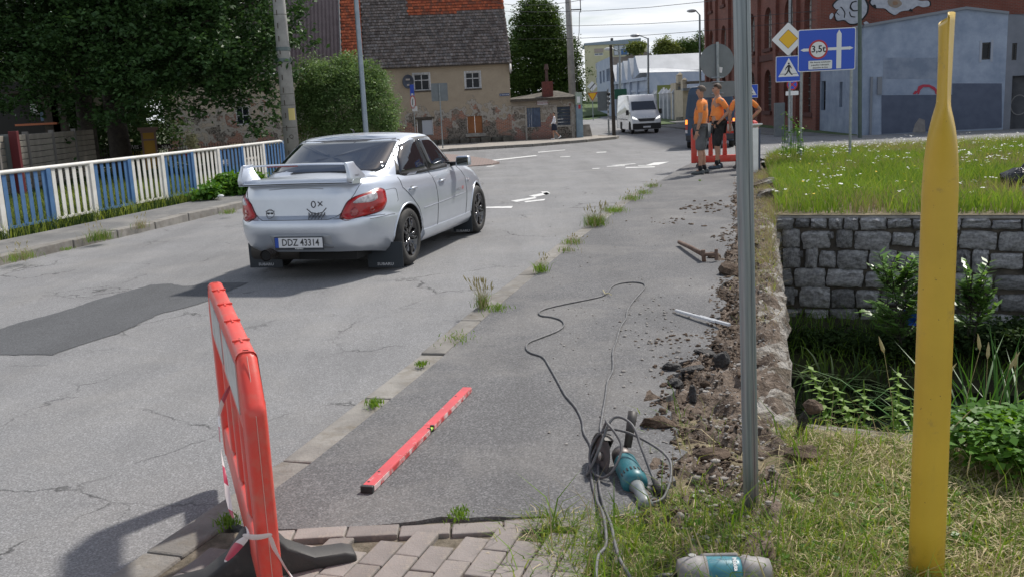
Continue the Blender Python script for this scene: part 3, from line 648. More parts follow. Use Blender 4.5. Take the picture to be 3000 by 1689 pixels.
def gpt(x, y):
    p = G(x, y, 0.067)
    if p.y < 3.66: p.z = 0.075 + 0.035*min(1, (3.66-p.y)/.12); q_ = G(x, y, p.z); p = q_
    return p
o = MB().tube(spl([gpt(x, y) for x, y in pix], 5), 0.0062, 8).build('extension_cable', m_cab, smooth=True)
tag(o, 'long grey cable looped along the asphalt pavement', 'cable')
m_straw = M('straw_tie', (0.45, 0.40, 0.22), rough=0.9)
MB().tube([G(x, y, 0.08) for x, y in [(1516, 728), (1522, 738), (1530, 736), (1538, 741)]], 0.0035, 5).build('twig_tie', m_straw, o)
# ------------------------------------------------------------------ angle grinder
m_teal = M('teal_plastic', (0.025, 0.16, 0.19), (0.02, 0.12, 0.145), sc=20, rough=0.42, dirt=(0.14, 0.12, 0.12), dsc=28, dlo=0.58, dhi=0.70)
m_dark = M('dark_tool_plastic', (0.035, 0.033, 0.032), (0.07, 0.062, 0.055), sc=22, rough=0.55)
m_cast = M('cast_grey', (0.12, 0.10, 0.095), (0.22, 0.2, 0.19), sc=25, rough=0.5, metal=0.5)
m_disc = M('cutting_disc', (0.055, 0.05, 0.05), (0.09, 0.08, 0.08), sc=30, rough=0.7)
m_steel = M('worn_steel', (0.45, 0.44, 0.42), (0.3, 0.28, 0.26), sc=25, rough=0.35, metal=0.9)
hd, tl = G(1562, 1140, 0.12), G(1632, 1262, 0.10)
ax = (tl-hd); L = ax.length
gr = empty('angle_grinder', (hd.x, hd.y, 0.0), math.atan2(ax.y, ax.x), 'teal angle grinder with its own cable coiled over it lying on the asphalt', 'grinder')
T = TL(0, 0, 0.115) @ RY(rad(7)) @ RY(PI/2)                        # local z of the lathe runs along the tool
MB().lathe([(0.030, -0.03), (0.042, -0.01), (0.047, 0.03), (0.044, 0.07)], 24, T=T).build('gear_head', m_cast, gr, smooth=True)
MB().lathe([(0.045, 0.065), (0.050, 0.075), (0.052, 0.12), (0.053, 0.20), (0.057, 0.235), (0.055, 0.265), (0.040, 0.285)], 32, T=T).build('motor_housing', m_teal, gr, smooth=True)
q = MB()
for k in range(8):
    a = rad(-150+k*17); q.box((0.228, 0.0565*math.cos(a), 0.115-0.228*math.sin(rad(7))-0.0565*math.sin(a)), (0.026, 0.004, 0.006), Matrix.Rotation(-a, 3, 'X'))
q.build('vent_slots', m_blk, gr)
MB().tube([T @ Vector((0, 0.0, 0.275)), T @ Vector((-0.012, 0, 0.33)), T @ Vector((-0.006, 0, 0.42)), T @ Vector((0.006, 0, 0.455))], [0.034, 0.025, 0.027, 0.036], 16).build('rear_handle', M('grey_tool_plastic', (0.16, 0.19, 0.20), (0.24, 0.26, 0.26), sc=15, rough=0.45), gr, smooth=True)
MB().box((0.36, 0, 0.045), (0.09, 0.014, 0.014), Matrix.Rotation(rad(7), 3, 'Y')).build('trigger', m_blk, gr, bevel=0.004)
# side handle standing up, guard and disc on the left of the head
MB().tube([(0.0, 0.03, 0.15), (-0.05, 0.06, 0.24), (-0.075, 0.075, 0.285)], [0.017, 0.021, 0.022], 14).build('side_handle', m_dark, gr, smooth=True)
MB().cyl((-0.0755, 0.0753, 0.285), (-0.0763, 0.0758, 0.2865), 0.016).build('handle_opening', m_blk, gr)
Td = TL(-0.005, -0.085, 0.115) @ RZ(rad(8)) @ RX(rad(80))
MB().lathe([(0.092, -0.0015), (0.092, 0.0015)], 40, T=Td).build('disc', m_disc, gr)
MB().lathe([(0.020, -0.006), (0.020, 0.012), (0.008, 0.016)], 16, T=Td).build('clamp_nut', m_steel, gr)
q = MB(); ga = []
for k in range(21):
    a = rad(60+180*k/20); ga.append((0.104*math.cos(a), 0.104*math.sin(a)))
v = []; f = []
for x, y in ga: v += [(x, y, -0.022), (x, y, 0.022), (x*0.93, y*0.93, 0.022), (x*0.93, y*0.93, -0.016), (x*0.3, y*0.3, -0.016), (x*0.3, y*0.3, -0.022)]
for k in range(20):
    for j in range(6): f.append((6*k+j, 6*k+(j+1) % 6, 6*k+6+(j+1) % 6, 6*k+6+j))
f += [tuple(range(6)), tuple(range(120, 126))]
q.add(v, f, T=Td); q.build('guard', m_dark, gr)
# its mains lead in loose coils over the head, and the plug
def gl(*p): return p
c1 = [(0.44, 0.0, 0.07), (0.40, 0.09, 0.08), (0.22, 0.16, 0.16), (0.05, 0.05, 0.22), (-0.02, -0.06, 0.23), (-0.02, -0.13, 0.16), (0.06, -0.15, 0.09), (0.14, -0.12, 0.075), (0.17, -0.07, 0.12), (0.10, -0.02, 0.20), (0.0, -0.06, 0.27), (-0.08, -0.05, 0.24), (-0.09, -0.10, 0.12), (0.0, -0.15, 0.07), (0.10, -0.17, 0.08), (0.08, -0.12, 0.17), (-0.02, -0.03, 0.28), (0.04, 0.04, 0.27), (0.14, 0.06, 0.19), (0.22, 0.075, 0.12), (0.26, 0.08, 0.10)]
MB().tube(spl(c1, 8), 0.0060, 8).build('mains_lead', m_cab, gr, smooth=True)
MB().tube([(0.25, 0.078, 0.10), (0.28, 0.083, 0.09), (0.30, 0.086, 0.088), (0.33, 0.09, 0.082), (0.36, 0.092, 0.078)], [0.008, 0.013, 0.019, 0.019, 0.016], 14).build('plug', m_dark, gr, smooth=True)
for s in (-1, 1): MB().cyl((0.358, 0.092+s*0.009, 0.078), (0.378, 0.093+s*0.009, 0.074), 0.0025).build('pin', m_steel, gr)
# ------------------------------------------------------------------ second power tool, cut by the lower edge of the picture
p0 = G(1698, 1452, 0.06); p1 = G(1925, 1446, 0.06); ax = p1-p0; L = ax.length
tw = empty('power_tool', (p0.x, p0.y-0.035, 0.0), math.atan2(ax.y, ax.x), 'blue and grey power tool lying on the grass below the post', 'power tool')
m_gt = M('grey_rubber', (0.17, 0.165, 0.165), (0.27, 0.255, 0.25), sc=16, rough=0.6, dirt=(0.33, 0.30, 0.26), dsc=20)
m_bt = M('blue_tool_shell', (0.05, 0.22, 0.27), (0.035, 0.17, 0.22), sc=14, rough=0.4, dirt=(0.22, 0.26, 0.27), dsc=20, dlo=0.58, dhi=0.72)
T = TL(0, 0, 0.085) @ RY(PI/2)
MB().lathe([(0.040, 0.0), (0.056, 0.006), (0.062, 0.03), (0.066, 0.06), (0.064, 0.10)], 28, T=T).build('rear_cap', m_gt, tw, smooth=True)
MB().lathe([(0.0605, 0.095), (0.062, 0.10), (0.061, 0.155), (0.059, 0.20), (0.057, 0.215)], 28, T=T).build('shell', m_bt, tw, smooth=True)
MB().lathe([(0.058, 0.212), (0.060, 0.218), (0.064, 0.226), (0.064, 0.245), (0.059, 0.252), (0.057, 0.28), (0.050, 0.31), (0.025, 0.318)], 28, T=T).build('front_cap', m_gt, tw, smooth=True)
MB().tube([(0.0, 0, 0.085), (-0.05, 0, 0.085), (-0.09, -0.005, 0.07), (-0.12, -0.01, 0.04)], [0.013, 0.012, 0.010, 0.007], 12).build('cable_sleeve', m_blk, tw, smooth=True)
MB().lathe([(0.013, 0), (0.013, 0.006)], 16, T=TL(0.055, 0.02, 0.145)).build('cap_screw', m_steel, tw, smooth=False)
MB().box((0.15, 0.055, 0.125), (0.13, 0.03, 0.022), Matrix.Rotation(-0.6, 3, 'X')).build('rib', m_gt, tw, bevel=0.008)
text('lettering', 'Makita', 0.020, M('white_print', (0.7, 0.72, 0.72), rough=0.5), tw, TL(0.190, -0.028, 0.138) @ RX(rad(28)) @ RZ(-PI/2), bold=0.0005)
# ------------------------------------------------------------------ folding rule and paving lifter
a, b2 = Vector((1.235, 7.12, 0.075)), Vector((1.49, 6.50, 0.095)); dd = b2-a
rl = empty('folding_rule', a, math.atan2(dd.y, dd.x), 'folded white wooden rule lying half over the broken asphalt edge', 'ruler')
m_rule = M('rule_white', (0.62, 0.64, 0.66), (0.5, 0.52, 0.55), sc=40, rough=0.5)
for k in range(4): MB().bb(0 if k < 3 else 0.3, dd.length - (0 if k else 0.15), -0.016+k*0.008, -0.0095+k*0.008, 0, 0.016+0.002*(k % 2)).build('segment', m_rule, rl)
rl.rotation_euler = (0, rad(-1.5), math.atan2(dd.y, dd.x))
a, b2 = Vector((1.865, 10.62, 0.11)), Vector((1.99, 9.42, 0.10))
m_rst = M('rusty_steel', (0.10, 0.055, 0.035), (0.16, 0.11, 0.085), sc=14, rough=0.8, bmp=0.3, bsc=50)
a = G(1708, 609, 0.10); b2 = G(1768, 640, 0.13); dd = b2-a
pk = empty('stone_tongs', a, 0, 'rusty steel bar with an H-shaped head lying on the asphalt pavement', 'tool')
MB().tube([(0, 0, 0), dd*0.5+Vector((0, 0, 0.006)), dd], [0.022, 0.024, 0.024], 10).build('handle', m_rst, pk, smooth=True)
q = MB(); h = dd
q.tube([h+Vector((0.00, 0, 0.045)), h+Vector((0.01, 0, -0.075))], 0.021, 8); q.tube([h+Vector((0.125, -0.02, 0.05)), h+Vector((0.125, -0.02, -0.06))], 0.017, 8); q.tube([h, h+Vector((0.125, -0.02, 0))], 0.018, 8)
q.build('head', m_rst, pk, auto=40)
# ------------------------------------------------------------------ vehicles
def tab(*pts):
    xs = [p[0] for p in pts]; ys = [p[1] for p in pts]
    return lambda x: float(np.interp(x, xs, ys))
class Shell:
    """stack of rounded plan outlines; t runs from the lower rim (0) to the upper rim (1)"""
    def __init__(s, xr, xf, W, zb, zt, taper=lambda x: 1.0, n=6.0, nf=None): s.xr, s.xf, s.W, s.zb, s.zt, s.taper, s.n, s.nf = xr, xf, W, zb, zt, taper, n, nf or n; s.c = {}
    def pt(s, phi, t):
        c, q = math.cos(phi), math.sin(phi); n = s.n if c > 0 else s.nf
        cx = -math.copysign(abs(c)**(2/n), c); cy = math.copysign(abs(q)**(2/n), q)
        x = s.xr(t) + (s.xf(t)-s.xr(t))*(cx+1)/2; y = s.W(t)*cy*s.taper(x)
        return Vector((x, y, s.zb(x)+(s.zt(x)-s.zb(x))*t))
    def table(s, t):
        k = round(t*400)
        if k not in s.c:
            P = np.array([s.pt(PI*(i/500)**1.0, k/400) for i in range(501)])
            w = np.concatenate([[0], np.cumsum(np.linalg.norm(np.diff(P[:, :2], axis=0), axis=1))]); s.c[k] = (P, w)
        return s.c[k]
    def arc(s, w, z, side=1, off=0.0):                                # w: distance along the outline from the rear centre
        t = 0.5
        for _ in range(5):
            t = min(1, max(0, t)); P, W = s.table(t); x = np.interp(w, W, P[:, 0]); t = (z-s.zb(x))/(s.zt(x)-s.zb(x))
        t = min(1, max(0, t)); P, W = s.table(t); x, y = np.interp(w, W, P[:, 0]), np.interp(w, W, P[:, 1])
        x2, y2 = np.interp(w+0.02, W, P[:, 0]), np.interp(w+0.02, W, P[:, 1]); d = Vector((x2-x, y2-y, 0)); d = d.normalized() if d.length > 1e-6 else Vector((0, 1, 0))
        nrm = Vector((-d.y, d.x, 0)) if False else Vector((-d.y, d.x, 0)) * (-1)
        nrm = Vector((d.y, -d.x, 0)); 
        if nrm.x > 0 and w < 0.3: nrm = -nrm
        if nrm.y < 0 and w >= 0.3: nrm = -nrm
        return Vector((x+nrm.x*off, (y+nrm.y*off)*side, z))
    def side(s, x, z, sd=1, off=0.0):
        t = min(1, max(0, (z-s.zb(x))/(s.zt(x)-s.zb(x)))); P, W = s.table(t)
        y = np.interp(x, P[:, 0], P[:, 1]); return Vector((x, (y+off)*sd, z))
    def rear(s, y, z, off=0.0):
        t = 0.5
        for _ in range(4):
            t = min(1, max(0, t)); P, W = s.table(t); k = int(np.argmax(P[:, 1])); x = np.interp(abs(y), P[:k, 1], P[:k, 0]); t = (z-s.zb(x))/(s.zt(x)-s.zb(x))
        return Vector((x-off, y, z))
    def front(s, y, z, off=0.0):
        t = 0.5
        for _ in range(4):
            t = min(1, max(0, t)); P, W = s.table(t); k = int(np.argmax(P[:, 1])); x = np.interp(abs(y), P[k:, 1][::-1], P[k:, 0][::-1]); t = (z-s.zb(x))/(s.zt(x)-s.zb(x))
        return Vector((x+off, y, z))
    def mesh(s, levels, N_=120, crown=lambda x: 0.04, K=8, closed=True):
        # even spacing along the outline, mirrored
        t0 = 0.5; P, w = s.table(t0); ws = np.linspace(0, w[-1], N_//2+1)
        ph = [float(np.interp(q, w, np.linspace(0, PI, 501))) for q in ws]
        allphi = ph + [2*PI-p for p in ph[1:-1]][::-1]; n = len(allphi)
        mb = MB(); v = []; f = []
        for t in levels:
            for p in allphi: v.append(s.pt(p, t))
        for j in range(len(levels)-1):
            for i in range(n): f.append((j*n+i, j*n+(i+1) % n, (j+1)*n+(i+1) % n, (j+1)*n+i))
        b = (len(levels)-1)*n; h = n//2                                # cap: pair i with n-i
        prev = None
        for i in range(0, h+1):
            a, c = v[b+i], v[b+(n-i) % n]
            if i in (0, h): row = [b+i]*1
            else:
                row = [b+i]
                for k in range(1, K):
                    u = k/K; y = a.y+(c.y-a.y)*u; q = 1-(2*u-1)**2
                    v.append(Vector((a.x, y, a.z + crown(a.x)*q))); row.append(len(v)-1)
                row.append(b+(n-i) % n)
            if prev:
                if len(prev) == 1:
                    for k in range(len(row)-1): f.append((prev[0], row[k], row[k+1]))
                elif len(row) == 1:
                    for k in range(len(prev)-1): f.append((prev[k], row[0], prev[k+1]))
                else:
                    for k in range(len(row)-1): f.append((prev[k], row[k], row[k+1], prev[k+1]))
            prev = row
        if closed: f.append(tuple(range(n))[::-1])
        return mb.add(v, f)
def patch(fn, outline, h=0.006, rings=4, bulge=0.0, k=4):
    """curved skin over the closed outline [(a, b)], mapped by fn(a, b, offset)"""
    O = []; n0 = len(outline)
    for i in range(n0):
        a, b = outline[i], outline[(i+1) % n0]
        for j in range(k): O.append((a[0]+(b[0]-a[0])*j/k, a[1]+(b[1]-a[1])*j/k))
    c = (sum(o[0] for o in O)/len(O), sum(o[1] for o in O)/len(O)); n = len(O)
    mb = MB(); v = [fn(c[0], c[1], h+bulge)]; f = []
    for r in range(1, rings+1):
        q = r/rings
        for o in O: v.append(fn(c[0]+(o[0]-c[0])*q, c[1]+(o[1]-c[1])*q, h + bulge*(1-q**3)))
    for o in O: v.append(fn(o[0], o[1], -0.01))
    for i in range(n): f.append((0, 1+i, 1+(i+1) % n))
    for r in range(rings):
        for i in range(n): a = 1+r*n; f.append((a+i, a+n+i, a+n+(i+1) % n, a+(i+1) % n))
    return mb.add(v, f)
def rnd_poly(P, r=0.25, k=4):                                         # round the corners of an outline
    out = []; n = len(P)
    for i in range(n):
        a, b, c = Vector(P[i-1]), Vector(P[i]), Vector(P[(i+1) % n])
        p = b+(a-b)*r; q = b+(c-b)*r
        for j in range(k+1):
            t = j/k; z = p*(1-t)**2 + b*2*t*(1-t) + q*t*t; out.append((z.x, z.y))
    return out
def wheel(parent, loc, R, wd, out, m_t, m_r, spokes=5, twin=True, label=None):
    wh = empty('wheel', loc); wh.parent = parent
    T = RX(-PI/2 if out > 0 else PI/2)
    rr = R*0.71
    MB().lathe([(rr, -wd/2), (R*0.90, -wd/2), (R*0.985, -wd*0.36), (R, -wd*0.2), (R, wd*0.2), (R*0.985, wd*0.36), (R*0.90, wd/2), (rr+0.005, wd/2), (rr-0.008, wd/2-0.012), (rr-0.01, wd*0.1)], 40, T=T).build('tyre', m_t, wh, smooth=True)
    q = MB(); q.lathe([(rr-0.004, -wd*0.3), (rr-0.004, wd*0.10), (rr-0.005, wd*0.45), (rr-0.018, wd*0.46), (rr-0.028, wd*0.2)], 40, T=T)
    q.lathe([(0.055, wd*0.1), (0.055, wd*0.30), (0.035, wd*0.36), (0.015, wd*0.34)], 16, T=T)
    for i in range(spokes):
        for dlt in ((-0.16, 0.16) if twin else (0,)):
            a = 2*PI*i/spokes; ca, sa = math.cos(a+dlt*0.6), math.sin(a+dlt*0.6); cb_, sb_ = math.cos(a+dlt*1.25), math.sin(a+dlt*1.25)
            p, e = Vector((0.03*ca, 0.03*sa, wd*0.27)), Vector(((rr-0.012)*cb_, (rr-0.012)*sb_, wd*0.36)); md = (p+e)/2+Vector((0, 0, 0.02))
            q.tube([T @ p, T @ md, T @ e], [0.022, 0.017, 0.021], 6)
    q.build('rim', m_r, wh, smooth=True)
    MB().lathe([(rr-0.02, -wd*0.2), (rr-0.02, -wd*0.1)], 24, T=T).build('wheel_well', M('deep_black', (0.006, 0.006, 0.006), rough=0.9), wh)
    return wh
def gap(fn, P, parent, r=0.0028, m=None, name='panel_gap', k=6):
    Q = []
    for a, b in zip(P, P[1:]):
        for j in range(k): Q.append(fn(a[0]+(b[0]-a[0])*j/k, a[1]+(b[1]-a[1])*j/k, 0.0))
    Q.append(fn(P[-1][0], P[-1][1], 0.0)); return MB().tube(Q, r, 5).build(name, m or M('gap_dark', (0.05, 0.05, 0.055), rough=0.7), parent)
def cutter(x, R, W, m):
    q = MB(); q.cyl((x, -W, R[1]), (x, W, R[1]), R[0], n=48); o = q.build('cut', m); return o
def boolean_out(o, cuts):
    for c in cuts:
        b = o.modifiers.new('b', 'BOOLEAN'); b.object = c; b.operation = 'DIFFERENCE'; b.solver = 'EXACT'
        try: b.material_mode = 'TRANSFER'
        except Exception: pass
    applied(o)
    for c in cuts: bpy.data.objects.remove(c)
m_silver = M('silver_paint', (0.57, 0.61, 0.675), (0.53, 0.57, 0.635), sc=3, rough=0.33, metal=0.6, coat=0.6, bmp=0.0)
m_glass = M('dark_glass', (0.012, 0.014, 0.018), rough=0.03, spec=0.8, coat=0.25)
m_tyre = M('tyre_rubber', (0.018, 0.018, 0.018), (0.035, 0.033, 0.03), sc=20, rough=0.75)
m_rim = M('black_gloss_rim', (0.008, 0.008, 0.009), rough=0.12, coat=1.0)
m_tr = M('black_trim', (0.015, 0.015, 0.016), rough=0.4)
m_lampred = M('red_lens', (0.26, 0.004, 0.006), (0.42, 0.008, 0.008), sc=9, rough=0.22, coat=0.25)
m_lampclr = M('clear_lens', (0.62, 0.60, 0.62), (0.30, 0.28, 0.30), sc=22, rough=0.08, coat=1.0)
m_chr = M('chrome', (0.7, 0.7, 0.72), rough=0.12, metal=1.0)
hd = rad(74.43); fwd = Vector((math.cos(hd), math.sin(hd), 0)); lft = Vector((-fwd.y, fwd.x, 0))
co = Vector((-1.0772, 10.371, 0)) + lft*0.84
car = empty('silver_sedan', co, hd, 'silver sedan with a big rear wing and black wheels driving away in the near lane', 'car')
xr = tab((0, -.86), (.10, -.945), (.30, -1.0), (.42, -1.0), (.475, -.985), (.50, -.945), (.53, -.915), (.8, -.905), (.93, -.885), (1, -.85))
xf = tab((0, 3.36), (.2, 3.46), (.5, 3.46), (.75, 3.38), (1, 3.20))
Wd = tab((0, .775), (.06, .82), (.2, .862), (.42, .872), (.55, .874), (.66, .866), (.80, .850), (.92, .815), (1, .765))
zb = tab((-1.0, .30), (-.6, .26), (-.3, .20), (2.2, .19), (3.5, .22))
zt = tab((-1.0, .975), (-.85, 1.0), (-.3, .995), (.3, .965), (1.2, .94), (2.2, .925), (2.7, .86), (3.1, .78), (3.5, .66))
tp = lambda x: 1 - 0.055*abs((x-1.2)/2.2)**2.4
BD = Shell(xr, xf, Wd, zb, zt, tp, n=5.2, nf=4.5)
lv_ = [0, .03, .06, .10, .15, .2, .25, .3, .36, .42, .455, .475, .49, .505, .53, .56, .6, .65, .7, .75, .8, .84, .88, .91, .94, .97, 1]
body = BD.mesh(lv_, 200, crown=lambda x: float(np.interp(x, [-.86, -.7, -.3, .5, 2, 2.6, 3.2], [.010, .035, .06, .06, .07, .06, .03])), K=10).build('body', [m_silver, M('well_dark', (0.01, 0.01, 0.01), rough=0.9)], car)
m_well = MATS['well_dark']
body.data.polygons.foreach_set('material_index', [0]*len(body.data.polygons))
cuts = []
for x in (0.0, 2.54):
    for s in (-1, 1):
        c = MB().cyl((x, s*0.56, .315), (x, s*1.1, .315), 0.352, n=56).build('cut', [m_silver, m_well], car); c.data.polygons.foreach_set('material_index', [1]*len(c.data.polygons)); cuts.append(c)
boolean_out(body, cuts)
body.data.polygons.foreach_set('use_smooth', [True]*len(body.data.polygons)); es = body.modifiers.new('es', 'EDGE_SPLIT'); es.split_angle = rad(38)
# cabin
g_xr = tab((0, -.52), (.25, -.30), (.5, -.06), (.75, .18), (.92, .36), (1, .50)); g_xf = tab((0, 2.32), (.3, 2.05), (.6, 1.78), (.85, 1.55), (.95, 1.44), (1, 1.30))
g_W = tab((0, .785), (.3, .758), (.6, .722), (.85, .685), (.95, .66), (1, .61))
GH = Shell(g_xr, g_xf, g_W, lambda x: float(np.interp(x, [-.6, .3, 2.4], [1.0, .955, .92])), lambda x: float(np.interp(x, [0.2, .9, 1.5], [1.355, 1.385, 1.365])), lambda x: 1-0.05*abs((x-1.0)/1.3)**3, n=4.6, nf=4.2)
cab = GH.mesh([0, .1, .2, .3, .4, .5, .6, .7, .8, .86, .9, .93, .96, .98, 1], 120, crown=lambda x: 0.032, K=8).build('roof', m_silver, car, auto=50)
def GS(sd): return lambda x, z, o: GH.side(x, z, sd, o)
for sd in (-1, 1):
    tr = [(-.02, 0.985), (.12, 1.16), (.36, 1.31), (.62, 1.348), (1.18, 1.345), (1.42, 1.31), (1.72, 1.12), (2.02, .955), (1.98, .945), (0.15, .955)]
    patch(GS(sd), tr, 0.004, 3).build('window_trim', m_tr, car, smooth=True)
    for W_ in ([(.045, .99), (.17, 1.15), (.38, 1.285), (.60, 1.322), (.745, 1.326), (.845, .975), (.2, .982)],
               [(.90, .972), (.80, 1.326), (1.17, 1.32), (1.385, 1.28), (1.65, 1.12), (1.86, .975)]):
        patch(GS(sd), rnd_poly(W_, .1, 2), 0.009, 4, bulge=0.004).build('side_window', m_glass, car, smooth=True)
rw = [(-.60, 1.055), (.60, 1.055), (.535, 1.335), (.44, 1.352), (-.44, 1.352), (-.535, 1.335)]
patch(lambda y, z, o: GH.rear(y, z, o), rnd_poly([(-.69, 1.035), (.69, 1.035), (.615, 1.345), (-.615, 1.345)], .06, 2), 0.006, 6).build('rear_window_trim', m_tr, car, smooth=True)
patch(lambda y, z, o: GH.rear(y, z, o), rnd_poly([(-.66, 1.045), (.66, 1.045), (.59, 1.333), (-.59, 1.333)], .06, 2), 0.012, 8, bulge=0.012).build('rear_window', m_glass, car, smooth=True)
patch(lambda y, z, o: GH.front(y, z, o), rnd_poly([(-.68, .97), (.68, .97), (.60, 1.32), (-.60, 1.32)], .06, 2), 0.008, 8, bulge=0.01).build('windscreen', m_glass, car, smooth=True)
gap(lambda y, z, o: GH.rear(y, z, .012), [(-.56, 1.352), (.56, 1.352)], car, 0.004)
# side details
def BS(sd): return lambda x, z, o: BD.side(x, z, sd, o+0.0015)
for sd in (-1, 1):
    f = BS(sd)
    gap(f, [(.88, .955), (.90, .72), (.86, .40), (.84, .30)], car); gap(f, [(1.93, .935), (2.02, .80), (1.98, .50), (1.93, .33)], car)
    gap(f, [(-.05, .96), (-.06, .85), (.10, .74), (.27, .60), (.36, .45), (.385, .33)], car)
    gap(f, [(-.75, .60), (-.40, .605), (-.335, .60)], car, 0.003)
    for x in (.18, 1.12):
        q = patch(lambda a, b, o: BD.side(a, b, sd, o), rnd_poly([(x-.055, .845), (x+.055, .845), (x+.055, .80), (x-.055, .80)], .3), 0.001, 2).build('handle_recess', M('recess', (0.16, 0.17, 0.18), rough=0.6), car)
        MB().tube([BD.side(x-.10, .815, sd, .012), BD.side(x-.05, .822, sd, .028), BD.side(x+.05, .824, sd, .028), BD.side(x+.09, .820, sd, .012)], 0.0125, 8).build('door_handle', m_silver, car, smooth=True)
    # sculpted lower edge and sill
    q = MB(); v = []; fl = []; K = 16
    for i in range(K+1):
        x = .40+1.76*i/K
        for dy, z in ((-.02, .335), (.012, .33), (.035, .28), (.03, .205), (-.03, .19)): p = BD.side(x, max(z, .21), sd, dy); v.append((p.x, p.y, z))
        if i: fl += [((i-1)*5+k, (i-1)*5+k+1, i*5+k+1, i*5+k) for k in range(4)]
    fl += [(0, 1, 2, 3, 4), tuple(range(K*5, K*5+5))]
    q.add(v, fl); q.build('side_skirt', m_silver, car, auto=60)
    # swage line
    gap(lambda x, z, o: BD.side(x, z, sd, -.002), [(.42, .575), (1.2, .585), (1.95, .60)], car, 0.007, m_silver, 'swage_line')
    # front wheel-arch flare and rear arch flare as slim lips
    for xc in (0.0, 2.54):
        pts = [];
        for k in range(25):
            a = rad(2 + 176*k/24) if xc else rad(8+170*k/24); x, z = xc+0.362*math.cos(a), .315+0.362*math.sin(a)
            if z < .24: continue
            pts.append(BD.side(x, z, sd, -0.002))
        MB().tube(pts, 0.011, 6).build('arch_lip', m_silver, car, smooth=True)
    # mirror
    mr = MB(); b0 = GH.side(1.80, .985, sd, 0.0)
    mr.box((1.73, sd*(.775+.155), 1.005), (.11, .19, .125), Matrix.Rotation(sd*rad(6), 3, 'Z'), top=(.85, .92)); o = mr.build('mirror', m_silver, car, bevel=0.028, seg=3, auto=60)
    MB().box((1.668, sd*(.78+.155), 1.005), (.012, .15, .095)).build('mirror_face', M('mirror_face', (0.16, 0.18, 0.18), rough=0.05, metal=0.9), o, bevel=0.015)
    MB().tube([(1.80, sd*.74, .965), (1.76, sd*.86, .975)], [.03, .022], 8).build('mirror_arm', m_tr, car, smooth=True)
# fuel door, boot lid gaps, badge lines
gap(lambda x, z, o: BD.side(x, z, -1, .0015), rnd_poly([(-.46, .86), (-.22, .86), (-.22, .72), (-.46, .72)], .2)[:14], car, .0018)
RF = lambda y, z, o: BD.rear(y, z, o+0.0015)
gap(RF, [(-.645, .985), (-.60, .86), (-.48, .68), (-.43, .645), (-.36, .625), (.36, .625), (.43, .645), (.48, .68), (.60, .86), (.645, .985)], car, 0.0032, k=5)
gap(RF, [(-.30, .925), (-.1, .937), (.1, .937), (.30, .925)], car, 0.004, M('crease_shadow', (0.30, 0.32, 0.35), rough=0.5), 'boot_crease')
gap(lambda a, z, o: BD.arc(a, z, -1, .002), [(.42, .628), (.70, .632), (1.02, .618)], car, 0.003)
gap(lambda a, z, o: BD.arc(a, z, 1, .002), [(.42, .628), (.70, .632), (1.02, .618)], car, 0.003)
# tail lamps wrapped round the corners
for sd in (-1, 1):
    fn = lambda a, z, o: BD.arc(a, z, sd, o)
    ol = rnd_poly([(.47, .65), (.55, .79), (.64, .835), (.93, .885), (1.02, .855), (1.035, .74), (.95, .66), (.65, .635), (.57, .615)], .28, 3)
    patch(fn, [((a-.78)*1.06+.78, (z-.75)*1.09+.75) for a, z in ol], 0.003, 3).build('lamp_surround', M('lamp_edge', (0.10, 0.004, 0.006), rough=0.3, coat=.3), car, smooth=True)
    lp = patch(fn, ol, 0.012, 6, bulge=0.016).build('tail_lamp', m_lampred, car, smooth=True)
    patch(fn, rnd_poly([(.58, .77), (.66, .825), (.87, .86), (.88, .785), (.78, .76)], .25, 3), 0.026, 4, bulge=0.006).build('clear_section', m_lampclr, lp, smooth=True)
    for (a, z, r_) in ((.61, .685, .045), (.79, .705, .04)):
        patch(fn, [(a+r_*math.cos(k*PI/6), z+r_*math.sin(k*PI/6)) for k in range(12)], 0.024, 2, bulge=0.004).build('round_reflector', M('deep_red', (0.25, 0.004, 0.004), rough=0.1, coat=1), lp, smooth=True)
# number plate
pl = MB(); pl.prism(rnd_poly([(-.315, .325), (.315, .325), (.315, .475), (-.315, .475)], .12, 3), .012, T=TL(-.992, .06, 0) @ RZ(PI/2) @ STAND @ RX(0)); 
prc = patch(lambda y, z, o: BD.rear(y-.05, z, o), rnd_poly([(-.325, .325), (.325, .325), (.335, .48), (-.335, .48)], .1), 0.003, 3).build('plate_recess', M('recess_silver', (0.30, 0.32, 0.35), rough=0.5, metal=.3), car, smooth=True)
TP = TL(-1.014, -.05, .40) @ RZ(-PI/2) @ STAND
Q = MB(); Q.prism([(-.27, -.068), (.27, -.068), (.27, .062), (-.27, .062)], .012, T=TP); pf = Q.build('number_plate', M('plate_frame', (0.02, 0.025, 0.035), rough=0.4), car, bevel=0.003)
Q = MB(); Q.prism([(-.222, -.046), (.262, -.046), (.262, .054), (-.222, .054)], .004, T=TP @ TL(0, 0, .010)); Q.build('plate_field', M('plate_white', (0.62, 0.63, 0.65), rough=0.4), pf)
Q = MB(); Q.prism([(-.262, -.046), (-.222, -.046), (-.222, .054), (-.262, .054)], .004, T=TP @ TL(0, 0, .010)); Q.build('plate_band', M('plate_blue', (0.01, 0.06, 0.35), rough=0.4), pf)
m_ink = M('black_ink', (0.03, 0.03, 0.035), rough=0.5)
text('plate_number', 'DDZ 43314', .098, m_ink, pf, TP @ TL(.02, .003, .0155), ext=.0004, bold=.0012, sx=.86)
text('plate_footer', 'SUBARU', .017, M('white_print', (0.7, 0.72, 0.72), rough=0.5), pf, TP @ TL(0, -.057, .0135), ext=.0004, bold=.0005, sx=1.4)
